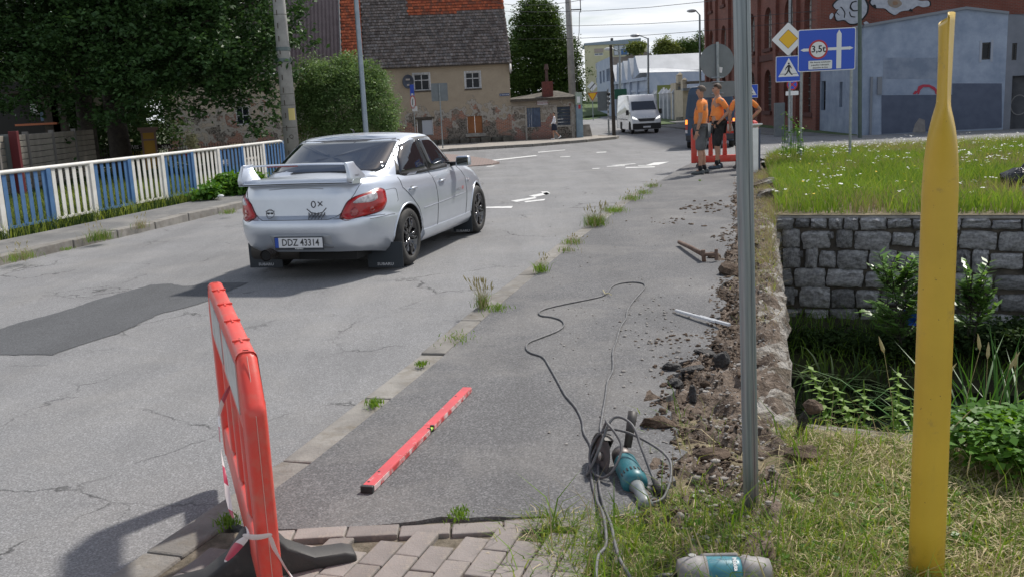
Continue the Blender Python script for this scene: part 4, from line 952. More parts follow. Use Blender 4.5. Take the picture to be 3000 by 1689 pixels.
# stickers on the boot
m_stk = M('sticker_grey', (0.13, 0.13, 0.14), rough=0.5)
SK = MB()
def rline(P, r=.0028): SK.tube([BD.rear(y, z, .003) for y, z in P], r, 5, caps=True)
c0 = (.30, .69)
rline([(c0[0]+.045*math.sin(a*PI/8), c0[1]-.004+.045*math.cos(a*PI/8)) for a in range(17)], .0028)
rline([(c0[0]-.05, c0[1]+.022), (c0[0], c0[1]+.03), (c0[0]+.05, c0[1]+.022)], .004)
SK.build('round_sticker', m_stk, car); SK = MB()
for s in (-1, 1): rline([(c0[0]+s*.008, c0[1]+.006), (c0[0]+s*.02, c0[1]-.004), (c0[0]+s*.032, c0[1]+.006)], .0085)
SK.build('sticker_glasses', m_ink, car); SK = MB()
c0 = (-.22, .735); _r = rline; rline = lambda P, r=.0028: _r([(c0[0]+(y-c0[0])*1.25, c0[1]+(z-c0[1])*1.25) for y, z in P], r*1.5)
rline([(c0[0]+.025+.018*math.sin(a*PI/5), c0[1]+.03+.025*math.cos(a*PI/5)) for a in range(11)], .0035)
rline([(c0[0]-.015, c0[1]+.05), (c0[0]-.052, c0[1]+.018)], .0035); rline([(c0[0]-.052, c0[1]+.052), (c0[0]-.015, c0[1]+.015)], .0035)
rline([(c0[0]+.085, c0[1]-.005), (c0[0]+.05, c0[1]-.035), (c0[0], c0[1]-.045), (c0[0]-.05, c0[1]-.035), (c0[0]-.085, c0[1]-.0)], .0032)
zg = [(c0[0]+.07-.014*k, c0[1]-.028-(.045 if k % 2 else .008)) for k in range(11)]
rline(zg, .0028); rline([(y, z-.012) for y, z in zg], .0022)
SK.build('grin_sticker', M('sticker_black', (0.07, 0.07, 0.08), rough=0.5), car)
# rear wing
wg = MB(); v = []; fl = []; K = 20
sec = [(-.10, .0), (-.085, .010), (-.03, .014), (.03, .012), (.075, .003), (.03, -.003), (-.05, -.005)]
for i in range(K+1):
    y = -.55+1.1*i/K; bx = -.80-.02*(1-(y/.55)**2); bz = 1.155+.012*(1-(y/.6)**2)
    v += [(bx+a, y, bz+b) for a, b in sec]
    if i: fl += [((i-1)*7+k, (i-1)*7+(k+1) % 7, i*7+(k+1) % 7, i*7+k) for k in range(7)]
fl += [tuple(range(7)), tuple(range(K*7, K*7+7))]
wg.add(v, fl); wb = wg.build('wing_blade', m_silver, car, auto=50)
MB().box((-.907, .12, 1.159), (.012, .34, .014)).build('brake_light', M('brake_lens', (0.22, 0.01, 0.02), rough=0.15, coat=1), wb)
for sd in (-1, 1):
    q = MB(); v = []; fl = []
    rows = [(-.93, -.52, .60, .985, .055), (-.935, -.55, .605, 1.03, .045), (-.925, -.63, .595, 1.085, .038), (-.915, -.69, .58, 1.135, .035), (-.915, -.71, .565, 1.178, .032)]
    for (xa, xb, y, z, th) in rows: v += [(xa, sd*(y+th/2), z), (xb, sd*(y+th/2-.01), z), (xb, sd*(y-th/2), z), (xa, sd*(y-th/2), z+.004)]
    for i in range(4): fl += [(4*i+k, 4*i+(k+1) % 4, 4*i+4+(k+1) % 4, 4*i+4+k) for k in range(4)]
    fl += [(0, 1, 2, 3), (16, 17, 18, 19)]
    q.add(v, fl); o = q.build('wing_upright', m_silver, car, bevel=0.012, seg=3, auto=60)
    text('wing_lettering', 'SUBARU', .028, m_ink, o, TL(-.80, sd*.64, 1.045) @ (RZ(0) if sd < 0 else RZ(PI)) @ RX(rad(72)), ext=.0003)
q = MB(); v = []; fl = []
for i in range(21):
    y = -.63+1.26*i/20; bx = -.855-.055*(1-(y/.7)**4); z = 0.985+0.008*(1-(y/.7)**2)
    v += [(bx-.035, y, z-.018), (bx-.03, y, z+.005), (bx+.02, y, z+.028), (bx+.16, y, z+.034), (bx+.16, y, z-.03)]
    if i: fl += [((i-1)*5+k, (i-1)*5+(k+1) % 5, i*5+(k+1) % 5, i*5+k) for k in range(5)]
fl += [tuple(range(5)), tuple(range(100, 105))]
q.add(v, fl); q.build('wing_base', m_silver, car, auto=40)
MB().tube([(-.885-.055*(1-(y/.69)**4)-.004, y, .975+.008*(1-(y/.7)**2)) for y in np.linspace(-.625, .625, 20)], .006, 5).build('wing_base_gap', M('gap_dark', (0.05, 0.05, 0.055)), car)
# underside, exhaust, flaps, wheels
MB().box((1.2, 0, .27), (3.9, 1.1, .16)).build('underbody', m_well, car)
MB().box((-.62, 0.0, .33), (.34, 1.0, .10)).build('rear_underside', m_well, car, bevel=.03)
ex = MB().tube([(-.3, .35, .27), (-.75, .35, .275), (-1.0, .35, .27)], [.045, .055, .060], 18, caps=False).build('exhaust', M('exhaust', (0.25, 0.22, 0.20), (0.12, 0.10, 0.09), sc=20, rough=0.35, metal=0.8), car, smooth=True)
MB().cyl((-.985, .35, .27), (-.99, .35, .27), .052).build('exhaust_bore', m_well, ex)
MB().tube([(-.72, .1, .28), (-.72, .62, .28)], .095, 14).build('silencer', M('silencer', (0.05, 0.045, 0.04), rough=0.6, metal=.4), car, smooth=True)
m_flap = M('mud_flap', (0.015, 0.022, 0.03), rough=0.55)
for sd in (-1, 1):
    for x, w0 in ((-.385, .40), (2.14, .26)):
        q = MB(); yc = sd*(.70 if x < 0 else .74); q.box((x, yc, .175 if x < 0 else .20), (.012, w0, .27)); o = q.build('mud_flap', m_flap, car, bevel=.004)
        text('flap_lettering', 'SUBARU', .040, M('flap_print', (0.42, 0.43, 0.45), rough=0.5), o, TL(x-.0075, yc-sd*.0, .078) @ RZ(-PI/2) @ STAND, ext=.0003, bold=.0008, sx=1.25)
for x in (0, 2.54):
    for sd in (-1, 1): wheel(car, (x, sd*.745, .315), .315, .225, sd, m_tyre, m_rim)
ant = MB().tube([(.62, .0, 1.43), (.60, 0, 1.455), (.52, 0, 1.475)], [.012, .008, .003], 6).build('aerial', m_tr, car)
text('side_lettering', 'IMPREZA', .045, M('side_print', (0.25, 0.25, 0.27), rough=0.5), car, TL(1.66, -.872*tp(1.7)-.003, .665) @ STAND, ext=.0004)
text('side_lettering_red', 'STI', .05, M('side_print_red', (0.55, 0.06, 0.04), rough=0.5), car, TL(1.83, -.872*tp(1.8)-.003, .668) @ STAND, ext=.0004, bold=.001)
MB().lathe([(.022, 0), (.018, .008)], 12, T=TL(2.12, -.855, .74) @ RX(PI/2)).build('side_repeater', m_lampclr, car, smooth=True)
# ------------------------------------------------------------------ vans
def van_wheels(root, xs, R, y, wd, mt, mr):
    for x in xs:
        for s in (-1, 1): wheel(root, (x, s*y, R), R, wd, s, mt, mr, spokes=6, twin=False)
def profile_body(root, prof, W_, m, name='body', top=0.92, zt_=1.2, zmax=2.6):
    """side outline [(x, z)] swept across, leaning in above zt_"""
    mb = MB(); ys_ = [-1, -0.97, -0.6, 0, 0.6, 0.97, 1]; v = []; f = []; n = len(prof)
    for u in ys_:
        for x, z in prof:
            k = 1 - (1-top)*max(0, (z-zt_)/(zmax-zt_))**1.3
            sh = 0.985 if abs(u) == 1 else 1.0
            cx = (max(p[0] for p in prof)+min(p[0] for p in prof))/2
            v.append(((x-cx)*sh+cx - 0.05*abs(u)**3*(1 if x > cx else -1), u*W_/2*k, (z-1.2)*(0.985 if abs(u) == 1 else 1)+1.2))
    for j in range(len(ys_)-1):
        for i in range(n): f.append((j*n+i, j*n+(i+1) % n, (j+1)*n+(i+1) % n, (j+1)*n+i))
    f.append(tuple(range(n))); f.append(tuple((len(ys_)-1)*n+i for i in range(n)))
    mb.add(v, f); return mb.build(name, [m, m_well], root, auto=40)
m_vw = M('white_van_paint', (0.62, 0.64, 0.66), rough=0.25, coat=0.7)
F_ = D(1590, 337, 68.5); Rr_ = D(1566, 331, 72.2); hdv = math.atan2(F_.y-Rr_.y, F_.x-Rr_.x)
van = empty('white_van', (F_.x+0.85*math.cos(hdv+PI/2), F_.y+0.85*math.sin(hdv+PI/2), gz(68)), hdv, 'white high-roof delivery van with headlights on coming towards the camera', 'van')
vp = [(-5.1, .35), (-5.15, 1.2), (-5.05, 2.5), (-4.95, 2.66), (-3, 2.70), (-1.0, 2.66), (-.80, 2.60), (-.45, 2.2), (.12, 1.62), (.30, 1.50), (.80, 1.18), (.93, 1.0), (.97, .6), (.95, .3), (.4, .28), (-.4, .28), (-3.4, .28), (-4.2, .28)]
vb = profile_body(van, vp, 2.02, m_vw)
Q = MB()
def VQ(name, pts, m, th=0.02, par=None, ax=(1, 0, 0)):                # closed plate from 3D corners, thickened outwards
    a = Vector(ax)*th; n = len(pts); v = [Vector(p) for p in pts]+[Vector(p)+a for p in pts]
    return MB().add(v, [tuple(range(n))[::-1], tuple(range(n, 2*n))]+[(i, (i+1) % n, n+(i+1) % n, n+i) for i in range(n)]).build(name, m, par or van)
VQ('windscreen', [(.09, -.86, 1.64), (.09, .86, 1.64), (-.48, .80, 2.22), (-.48, -.80, 2.22)], m_glass, .03)
VQ('bumper', [(.93, -.98, .32), (.93, .98, .32), (.95, .98, .72), (.95, -.98, .72)], m_tr, .05)
VQ('grille', [(.93, -.50, .86), (.93, .50, .86), (.86, .62, 1.05), (.86, -.62, 1.05)], m_tr, .05)
for s in (-1, 1):
    VQ('headlight', [(.90, s*.62, .98), (.84, s*.95, 1.06), (.74, s*.97, 1.22), (.84, s*.72, 1.08)], M('headlight_lit', (0.9, 0.92, 0.95), rough=0.1, emit=((1, 0.98, 0.92), 1.2)), .05)
    q = MB(); q.box((.02, s*1.17, 1.48), (.10, .20, .36)); q.box((.06, s*1.02, 1.45), (.05, .16, .05)); q.build('mirror', m_tr, van, bevel=.03)
    VQ('side_window', [(-.62, s*.965, 1.55), (.02, s*.985, 1.55), (-.42, s*.945, 2.12), (-.62, s*.94, 2.16)], m_glass, .02, ax=(0, s, 0))
    VQ('side_trim', [(-4.8, s*1.00, .95), (-1.0, s*1.00, .95), (-1.0, s*1.0, 1.02), (-4.8, s*1.0, 1.02)], M('van_moulding', (0.2, 0.2, 0.2), rough=0.5), .02, ax=(0, s, 0))
    VQ('wheel_arch', [(-.48, s*1.0, .28), (.48, s*1.0, .28), (.42, s*1.0, .72), (.2, s*1.0, .86), (-.2, s*1.0, .86), (-.42, s*1.0, .72)], m_well, .012, ax=(0, s, 0))
    VQ('wheel_arch', [(-3.78, s*1.0, .28), (-2.95, s*1.0, .28), (-3.0, s*1.0, .72), (-3.2, s*1.0, .80), (-3.6, s*1.0, .80), (-3.75, s*1.0, .72)], m_well, .012, ax=(0, s, 0))
VQ('number_plate', [(.99, -.26, .42), (.99, .26, .42), (.99, .26, .53), (.99, -.26, .53)], M('plate_white', (0.62, 0.63, 0.65)), .012)
for x in (0, -3.5):
    for s in (-1, 1): wheel(van, (x, s*.86, .36), .36, .22, s, m_tyre, M('van_rim', (0.25, 0.25, 0.26), rough=0.5, metal=.5), spokes=6, twin=False)
text('lettering', 'IVECO', .13, m_chr, van, TL(.905, 0, 1.14) @ RZ(PI/2) @ STAND @ RX(rad(-20)), ext=.004, sx=1.5)
for k in range(4): VQ('slat', [(.985-.012*k, -.48, .88+.04*k), (.985-.012*k, .48, .88+.04*k), (.985-.012*k, .5, .895+.04*k), (.985-.012*k, -.5, .895+.04*k)], M('slat_grey', (0.10, 0.10, 0.11), rough=0.4), .01)
# blue van waiting at the junction
m_bv = M('blue_van_paint', (0.016, 0.042, 0.085), (0.02, 0.05, 0.10), sc=2, rough=0.5, coat=0.1)
B0 = D(1786, 373, 40.0)
bv = empty('blue_van', (B0.x, 40.0, gz(40)), rad(77), 'dark blue panel van seen from behind with orange rear lights on', 'van')
v = []; f = []; sec = [(-.93, .30), (-1.0, .55), (-1.01, 1.1), (-.97, 1.6), (-.90, 2.15), (-.86, 2.36), (-.76, 2.47), (-.4, 2.52), (.4, 2.52), (.76, 2.47), (.86, 2.36), (.90, 2.15), (.97, 1.6), (1.01, 1.1), (1.0, .55), (.93, .30)]
xs_ = [(0, .96), (.04, .99), (.15, 1.0), (3.6, 1.0), (4.2, .97), (4.9, .80)]
for x, k in xs_: v += [(x + (0.12*max(0, (z-1.2)/1.3) if x < .2 else (-.9*max(0, (z-1.2)/1.2) if x > 4 else 0)), y*k, (z-.9)*(.97 if x == 0 else 1)*(1 if x < 4.5 else .6)+.9) for y, z in sec]
n = len(sec)
for j in range(len(xs_)-1): f += [(j*n+i, j*n+(i+1) % n, (j+1)*n+(i+1) % n, (j+1)*n+i) for i in range(n)]
f += [tuple(range(n)), tuple((len(xs_)-1)*n+i for i in range(n))]
MB().add(v, f).build('body', m_bv, bv, auto=35)
def BQ(name, pts, m, th=-0.02): return VQ(name, pts, m, th, bv)
m_bg = M('gap_dark', (0.05, 0.05, 0.055))
MB().tube([(-.012, 0, .55), (-.006, 0, 1.2), (.105, 0, 2.4)], .012, 5).build('door_gap', m_bg, bv)
for s in (-1, 1):
    BQ('door_panel', [(-.004, s*.10, 1.30), (-.004, s*.84, 1.30), (.085, s*.78, 2.18), (.085, s*.10, 2.18)], M('blue_panel', (0.013, 0.036, 0.075), rough=0.5, coat=.1), -.014)
    BQ('tail_lamp', [(.0, s*.90, .80), (.0, s*1.0, .80), (.0, s*1.0, 1.02), (.0, s*.90, 1.02)], M('lamp_red_dark', (0.3, 0.01, 0.01), rough=.2, coat=1), -.03)
    BQ('indicator', [(.0, s*.91, 1.02), (.0, s*1.0, 1.02), (.0, s*.99, 1.20), (.0, s*.91, 1.20)], M('orange_lit', (0.9, 0.3, 0.05), emit=((1.0, 0.22, 0.03), 2.2)), -.035)
    BQ('reverse_lamp', [(.0, s*.91, .66), (.0, s*1.0, .66), (.0, s*1.0, .79), (.0, s*.91, .79)], m_lampclr, -.03)
MB().box((0, 0, 1.30), (.05, .22, .05)).build('handle', m_tr, bv, bevel=.01)
MB().box((-.03, 0, .46), (.16, 1.96, .22)).build('bumper', M('bumper_dark', (0.03, 0.03, 0.035), rough=.5), bv, bevel=.03)
VQ('number_plate', [(-.03, -.26, .62), (-.03, .26, .62), (-.03, .26, .72), (-.03, -.26, .72)], M('plate_white', (0.62, 0.63, 0.65)), -.02, bv)
MB().tube([(.20, -.80, 2.50), (.14, -.5, 2.525), (.14, .5, 2.525), (.20, .80, 2.50)], .018, 6).build('roof_edge', M('edge_reflection', (0.55, 0.57, 0.6), rough=.4), bv, smooth=True)  # pale tube stands in for the reflection along the roof edge
for x in (.95, 3.9):
    for s in (-1, 1): wheel(bv, (x, s*.86, .34), .34, .22, s, m_tyre, MATS['van_rim'], spokes=6, twin=False)
# ------------------------------------------------------------------ people
m_skin = M('skin', (0.42, 0.235, 0.16), (0.36, 0.19, 0.125), sc=9, rough=0.55)
m_skin.node_tree.nodes['Principled BSDF'].inputs['Subsurface Weight'].default_value = 0.05
m_orange = M('orange_cotton', (0.86, 0.27, 0.06), (0.76, 0.22, 0.05), sc=7, rough=0.85, bmp=0.5, bsc=9, bd=0.02)
m_hair = M('brown_hair', (0.06, 0.04, 0.028), (0.10, 0.07, 0.05), sc=30, rough=0.7, bmp=0.4, bsc=60)
def skin(name, nodes, edges, m, parent, sub=1, root=0):
    me = bpy.data.meshes.new(name); ks = list(nodes); me.from_pydata([nodes[k][0] for k in ks], [(ks.index(a), ks.index(b)) for a, b in edges], [])
    me.materials.append(m); o = bpy.data.objects.new(name, me); COL.objects.link(o); o.parent = parent
    s = o.modifiers.new('s', 'SKIN'); s.use_smooth_shade = True; sv = me.skin_vertices[0].data
    for i, k in enumerate(ks):
        r = nodes[k][1]; sv[i].radius = (r, r) if not isinstance(r, tuple) else r; sv[i].use_root = (i == root)
    if sub: u = o.modifiers.new('u', 'SUBSURF'); u.levels = u.render_levels = sub
    applied(o); o.data.polygons.foreach_set('use_smooth', [True]*len(o.data.polygons)); return o
def V3(*a): return Vector(a)
def person(loc, rz, label, H=1.8, arms=None, legs=None, belly=0.03, head=(0, 0), shirt=None, bottom=None, low=0.50, shoe=None, sock=None, hair=m_hair, sleeve=0.45, build_=1.0, skirt=False, group=None, watch=False, longh=False):
    """facing +X; arms {side: (elbow, wrist)} and legs {side: (knee, ankle)} in body coordinates for a 1.8 m person"""
    r = empty('person', loc, rz, label, 'person', group); r.scale = (H/1.8,)*3
    b = build_
    Nn = {'pel': (V3(0, 0, .97), .135*b), 'wai': (V3(belly*.6, 0, 1.10), .128*b), 'che': (V3(.005, 0, 1.28), .135*b), 'upc': (V3(-.01, 0, 1.42), .105*b), 'nek': (V3(0, 0, 1.53), .052), 'jaw': (V3(.018+head[0]*.3, head[1]*.3, 1.60), .062), 'hed': (V3(.012+head[0]*.6, head[1]*.6, 1.685), .085), 'crn': (V3(-.005+head[0], head[1], 1.735), .066)}
    E_ = [('pel', 'wai'), ('wai', 'che'), ('che', 'upc'), ('upc', 'nek'), ('nek', 'jaw'), ('jaw', 'hed'), ('hed', 'crn')]
    arms = arms or {}; legs = legs or {}
    for s, t in ((1, 'L'), (-1, 'R')):
        el, wr = arms.get(t, (V3(.0, s*.27, 1.16), V3(.05, s*.27, .92)))
        kn, an = legs.get(t, (V3(.01, s*.10, .51), V3(-.01, s*.11, .09)))
        sh = V3(-.01, s*.195*b, 1.435); hp = V3(0, s*.095*b, .90)
        Nn['sh'+t] = (sh, .062); Nn['ua'+t] = ((sh+el)/2, .050); Nn['el'+t] = (el, .041); Nn['fa'+t] = (el.lerp(wr, .35), .042); Nn['wr'+t] = (wr, .027)
        d_ = (wr-el).normalized(); side = d_.cross(V3(1, 0, 0)); side = side.normalized() if side.length > .1 else V3(0, 1, 0); fw_ = side.cross(d_).normalized()*(-1)
        Nn['pa'+t] = (wr+d_*.07, (.040, .020)); E_ += [('upc', 'sh'+t), ('sh'+t, 'ua'+t), ('ua'+t, 'el'+t), ('el'+t, 'fa'+t), ('fa'+t, 'wr'+t), ('wr'+t, 'pa'+t)]
        for i, (o_, ln) in enumerate(((-.030, .070), (-.010, .082), (.010, .078), (.029, .060))):
            p0 = wr+d_*.105+fw_*o_; Nn['f%d%s' % (i, t)] = (p0, .0095); Nn['g%d%s' % (i, t)] = (p0+d_*ln*.6+side*(-s*.012), .0085); Nn['h%d%s' % (i, t)] = (p0+d_*ln+side*(-s*.032), .007)
            E_ += [('pa'+t, 'f%d%s' % (i, t)), ('f%d%s' % (i, t), 'g%d%s' % (i, t)), ('g%d%s' % (i, t), 'h%d%s' % (i, t))]
        Nn['t0'+t] = (wr+d_*.055+fw_*.045, .010); Nn['t1'+t] = (wr+d_*.095+fw_*.062, .008); E_ += [('pa'+t, 't0'+t), ('t0'+t, 't1'+t)]
        Nn['hp'+t] = (hp, .098*b); Nn['th'+t] = (hp.lerp(kn, .5), .078*b); Nn['kn'+t] = (kn, .055); Nn['ca'+t] = (kn.lerp(an, .35)+V3(-.012, 0, 0), .056); Nn['sn'+t] = (kn.lerp(an, .75), .038); Nn['an'+t] = (an, .036); Nn['ft'+t] = (an+V3(.10, 0, -.045), .032)
        E_ += [('pel', 'hp'+t), ('hp'+t, 'th'+t), ('th'+t, 'kn'+t), ('kn'+t, 'ca'+t), ('ca'+t, 'sn'+t), ('sn'+t, 'an'+t), ('an'+t, 'ft'+t)]
        Nn['ea'+t] = (Nn['hed'][0]+V3(-.008, s*.082, -.01), .016); E_ += [('hed', 'ea'+t)]
    Nn['nos'] = (Nn['hed'][0]+V3(.094, 0, -.018), .011); E_ += [('hed', 'nos')]
    body = skin('body', Nn, E_, m_skin, r, 1)
    hc = Nn['hed'][0]
    for s in (-1, 1): MB().ball(hc+V3(.074, s*.031, .006), .010, 6).build('eye', M('eye_dark', (0.05, 0.04, 0.035), rough=.2), r, smooth=True)
    MB().tube([hc+V3(.080, -.022, -.052), hc+V3(.087, 0, -.054), hc+V3(.080, .022, -.052)], .005, 5).build('mouth', M('lips', (0.28, 0.11, 0.09)), r)
    # hair: a cap that follows the skull
    q = MB(); v = []; f = []; K, L_ = 16, 8; c = hc+V3(-.012, 0, .022)
    for j in range(L_+1):
        for i in range(K):
            a = 2*PI*i/K; lim = PI*(.62 if math.cos(a) < 0.2 else .34) if not longh else PI*(.75 if math.cos(a) < .3 else .34); th = lim*j/L_
            v.append(c+V3(.104*math.sin(th)*math.cos(a), .095*math.sin(th)*math.sin(a), .092*math.cos(th)))
        if j: f += [((j-1)*K+i, (j-1)*K+(i+1) % K, j*K+(i+1) % K, j*K+i) for i in range(K)]
    q.add(v, f); h_ = q.build('hair', hair, r, smooth=True)
    # shirt
    sn = {k: (Nn[k][0], (Nn[k][1]+.014)) for k in ('pel', 'wai', 'che', 'upc')}; se = [('pel', 'wai'), ('wai', 'che'), ('che', 'upc')]
    sn['wai'] = (Nn['wai'][0]+V3(belly*.5, 0, -.01), .142*b+belly*.35); sn['che'] = (Nn['che'][0]+V3(belly*.1, 0, 0), .150*b); sn['pel'] = (Nn['pel'][0]+V3(belly*.3, 0, -.025), .150*b)
    sn['tw'] = (V3(-.005, 0, 1.505), .062); se.append(('upc', 'tw'))
    for t in 'LR':
        sn['hh'+t] = (Nn['sh'+t][0]*1.0+V3(0, 0, 0), .070); sn['sl'+t] = (Nn['sh'+t][0].lerp(Nn['el'+t][0], sleeve), .064); sn['sm'+t] = (Nn['sh'+t][0].lerp(Nn['el'+t][0], min(1, sleeve*1.75)), .066)
        se += [('upc', 'hh'+t), ('hh'+t, 'sl'+t), ('sl'+t, 'sm'+t)]
        if sleeve > .6: sn['sx'+t] = (Nn['wr'+t][0], .040); se.append(('sm'+t, 'sx'+t))
        sn['rb'+t] = (V3(belly*.25, (1 if t == 'L' else -1)*.075*b, 1.12), .105*b); se.append(('che', 'rb'+t)); sn['ry'+t] = (V3(belly*.2, (1 if t == 'L' else -1)*.075*b, .955), .103*b); se.append(('rb'+t, 'ry'+t))
    skin('shirt', sn, se, shirt or m_orange, r, 1)
    if skirt:
        q = MB(); q.lathe([(.15, 1.03), (.175, .92), (.19, .75), (.20, .60), (.195, .60)], 20); q.build('skirt', bottom, r, smooth=True)
    else:
        pn = {'p': (Nn['pel'][0]+V3(0, 0, -.03), .143*b)}; pe = []
        for t in 'LR':
            hp, kn = Nn['hp'+t][0], Nn['kn'+t][0]; pn['a'+t] = (hp, .112*b); pn['b'+t] = (hp.lerp(kn, .5), .100*b); pn['c'+t] = (V3(hp.lerp(kn, (.90-low)/.39).x, hp.lerp(kn, .8).y, low), .090*b); pe += [('p', 'a'+t), ('a'+t, 'b'+t), ('b'+t, 'c'+t)]
        skin('shorts', pn, pe, bottom, r, 1)
    for t, s in (('L', 1), ('R', -1)):
        an = Nn['an'+t][0]; ta = (an - Nn['kn'+t][0]); pitch = math.atan2(ta.x, -ta.z)*.7
        q = MB(); Tm = Matrix.Translation(an) @ RY(-pitch)
        v = []; f = []; rows = [(-.085, .030, .05), (-.07, .042, .075), (-.02, .045, .085), (.05, .048, .05), (.11, .052, .025), (.165, .046, .008), (.19, .030, -.012)]
        for x, w_, h in rows: v += [Tm @ V3(x, -w_, -.088), Tm @ V3(x, -w_, -.055), Tm @ V3(x, -w_*.6, -.088+.05+h*.55), Tm @ V3(x, 0, -.088+.06+h*.6), Tm @ V3(x, w_*.6, -.088+.05+h*.55), Tm @ V3(x, w_, -.055), Tm @ V3(x, w_, -.088)]
        for j in range(len(rows)-1): f += [(j*7+i, j*7+(i+1) % 7, j*7+7+(i+1) % 7, j*7+7+i) for i in range(7)]
        f += [tuple(range(7)), tuple(range(42, 49))]
        q.add(v, f); so = q.build('shoe', shoe, r, sub=1, smooth=True)
        q = MB(); q.box(Tm @ V3(.052, 0, -.085), (.275, .10, .018), (Tm.to_3x3())); q.build('sole', m_blk, r, bevel=.008)
        if sock: MB().tube([an+V3(0, 0, -.01), an.lerp(Nn['kn'+t][0], .22)], .044, 12).build('sock', sock, r, smooth=True)
    if watch: MB().tube([Nn['wrL'][0]+V3(0, 0, .03), Nn['wrL'][0]+V3(0, 0, .005)], .034, 12).build('watch', m_blk, r)
    return r
m_gsh = M('grey_shorts', (0.135, 0.14, 0.15), (0.10, 0.105, 0.115), sc=6, rough=0.9, bmp=0.5, bsc=14, bd=.02); m_bsh = M('black_work_shorts', (0.012, 0.012, 0.014), (0.03, 0.028, 0.03), sc=14, rough=0.9, bmp=0.5, bsc=14, bd=.02)
m_shoe = M('dark_blue_shoe', (0.025, 0.045, 0.075), (0.04, 0.06, 0.08), sc=20, rough=0.6); m_shg = M('dark_grey_shoe', (0.05, 0.06, 0.065), (0.09, 0.10, 0.10), sc=20, rough=0.6); m_sk = M('black_sock', (0.01, 0.01, 0.012), rough=.9)
w1 = G(1766, 438, .06); w2 = G(1806, 424, .06); w3 = G(1866, 423, .06)
person((w1.x, w1.y, .06), rad(158), 'stocky man in an orange t-shirt and grey shorts standing with his back half turned', 1.79, build_=1.12, belly=.05, arms={'L': (V3(-.03, .285, 1.15), V3(.04, .29, .89)), 'R': (V3(.05, -.26, 1.16), V3(.14, -.2, .96))}, legs={'R': (V3(.02, -.10, .51), V3(-.03, -.11, .09)), 'L': (V3(.03, .09, .51), V3(.02, .10, .09))}, bottom=m_gsh, low=.47, shoe=m_shg, sock=m_sk, head=(.01, .02), watch=True, sleeve=.42, hair=M('grey_brown_hair', (0.09, 0.065, 0.05), (0.14, 0.11, 0.09), sc=30, rough=.8))
person((w2.x, w2.y, .06), rad(187), 'man in an orange t-shirt and black work shorts looking down, one hand on his hip', 1.83, build_=1.04, belly=.015, arms={'L': (V3(-.15, .26, 1.20), V3(.02, .19, 1.01)), 'R': (V3(.03, -.25, 1.17), V3(.10, -.2, .98))}, legs={'R': (V3(.01, -.10, .51), V3(-.05, -.11, .09)), 'L': (V3(.05, .09, .51), V3(.07, .11, .09))}, bottom=m_bsh, low=.46, shoe=m_shoe, sock=m_sk, head=(.03, .0), sleeve=.45)
person((w3.x, w3.y, .06), rad(100), 'third man in orange behind the galvanised post with his elbow bent outwards', 1.78, belly=.02, arms={'R': (V3(.0, -.43, 1.24), V3(.06, -.22, 1.03)), 'L': (V3(.02, .28, 1.16), V3(.08, .24, .95))}, bottom=m_bsh, low=.46, shoe=m_shg, sock=m_sk, sleeve=.42)
pw = D(1395, 349, 59.2)
person((pw.x, pw.y, gz(59)+.13), rad(182), 'woman in a white top and navy skirt walking left past the outbuilding', 1.66, build_=.85, belly=.0, arms={'R': (V3(-.06, -.21, 1.18), V3(.04, -.22, .98)), 'L': (V3(.08, .21, 1.18), V3(.22, .18, 1.02))}, legs={'R': (V3(-.02, -.08, .52), V3(-.34, -.08, .20)), 'L': (V3(.09, .08, .51), V3(.08, .09, .09))}, shirt=M('white_cotton', (0.75, 0.76, 0.82), rough=.8), bottom=M('navy_cloth', (0.012, 0.016, 0.035), rough=.8), skirt=True, shoe=M('white_shoe', (0.75, 0.75, 0.74), rough=.6), sleeve=.9, hair=M('dark_hair', (0.03, 0.02, 0.015), rough=.6), longh=True)
# ------------------------------------------------------------------ far barriers by the workers
a = G(1746, 424, .06); b2 = G(1890, 421, .06)
barrier((a.x, a.y+.35, .05), rad(-3), 'red plastic barrier standing behind the two men in orange', L=1.5, H=1.0, feet=((.3,), (1.2,)))
c_ = G(1905, 412, .06)
e0_, e1_ = D(1896, 300, 24.2), D(1903, 300, 22.4)
barrier((e0_.x, 24.2, -.02), math.atan2(-1.8, e1_.x-e0_.x), 'red plastic barrier running away behind the white end post', L=1.85, H=1.0, feet=((.4,),))
# short white guard-rail post
wp = G(1896, 434, .06)
po = empty('guard_rail_post', (wp.x, wp.y, .0), rad(8), 'white painted steel post with a sloping cap at the end of the bridge', 'post')
m_wst = M('white_steel', (0.82, 0.83, 0.84), (0.72, 0.72, 0.72), sc=6, rough=.5, dirt=(0.25, 0.10, 0.07), dsc=6, dlo=.66, dhi=.72)
MB().bb(-.075, .075, -.05, .05, 0, .96).build('upright', m_wst, po, bevel=.004)
MB().bb(.09, .115, -.055, .055, .02, .93).build('side_channel', M('blue_grey_steel', (0.08, 0.10, 0.15), rough=.5), po)
MB().box((.03, .10, .985), (.24, .36, .025), Matrix.Rotation(rad(-14), 3, 'X')).build('cap', m_wst, po, bevel=.004)
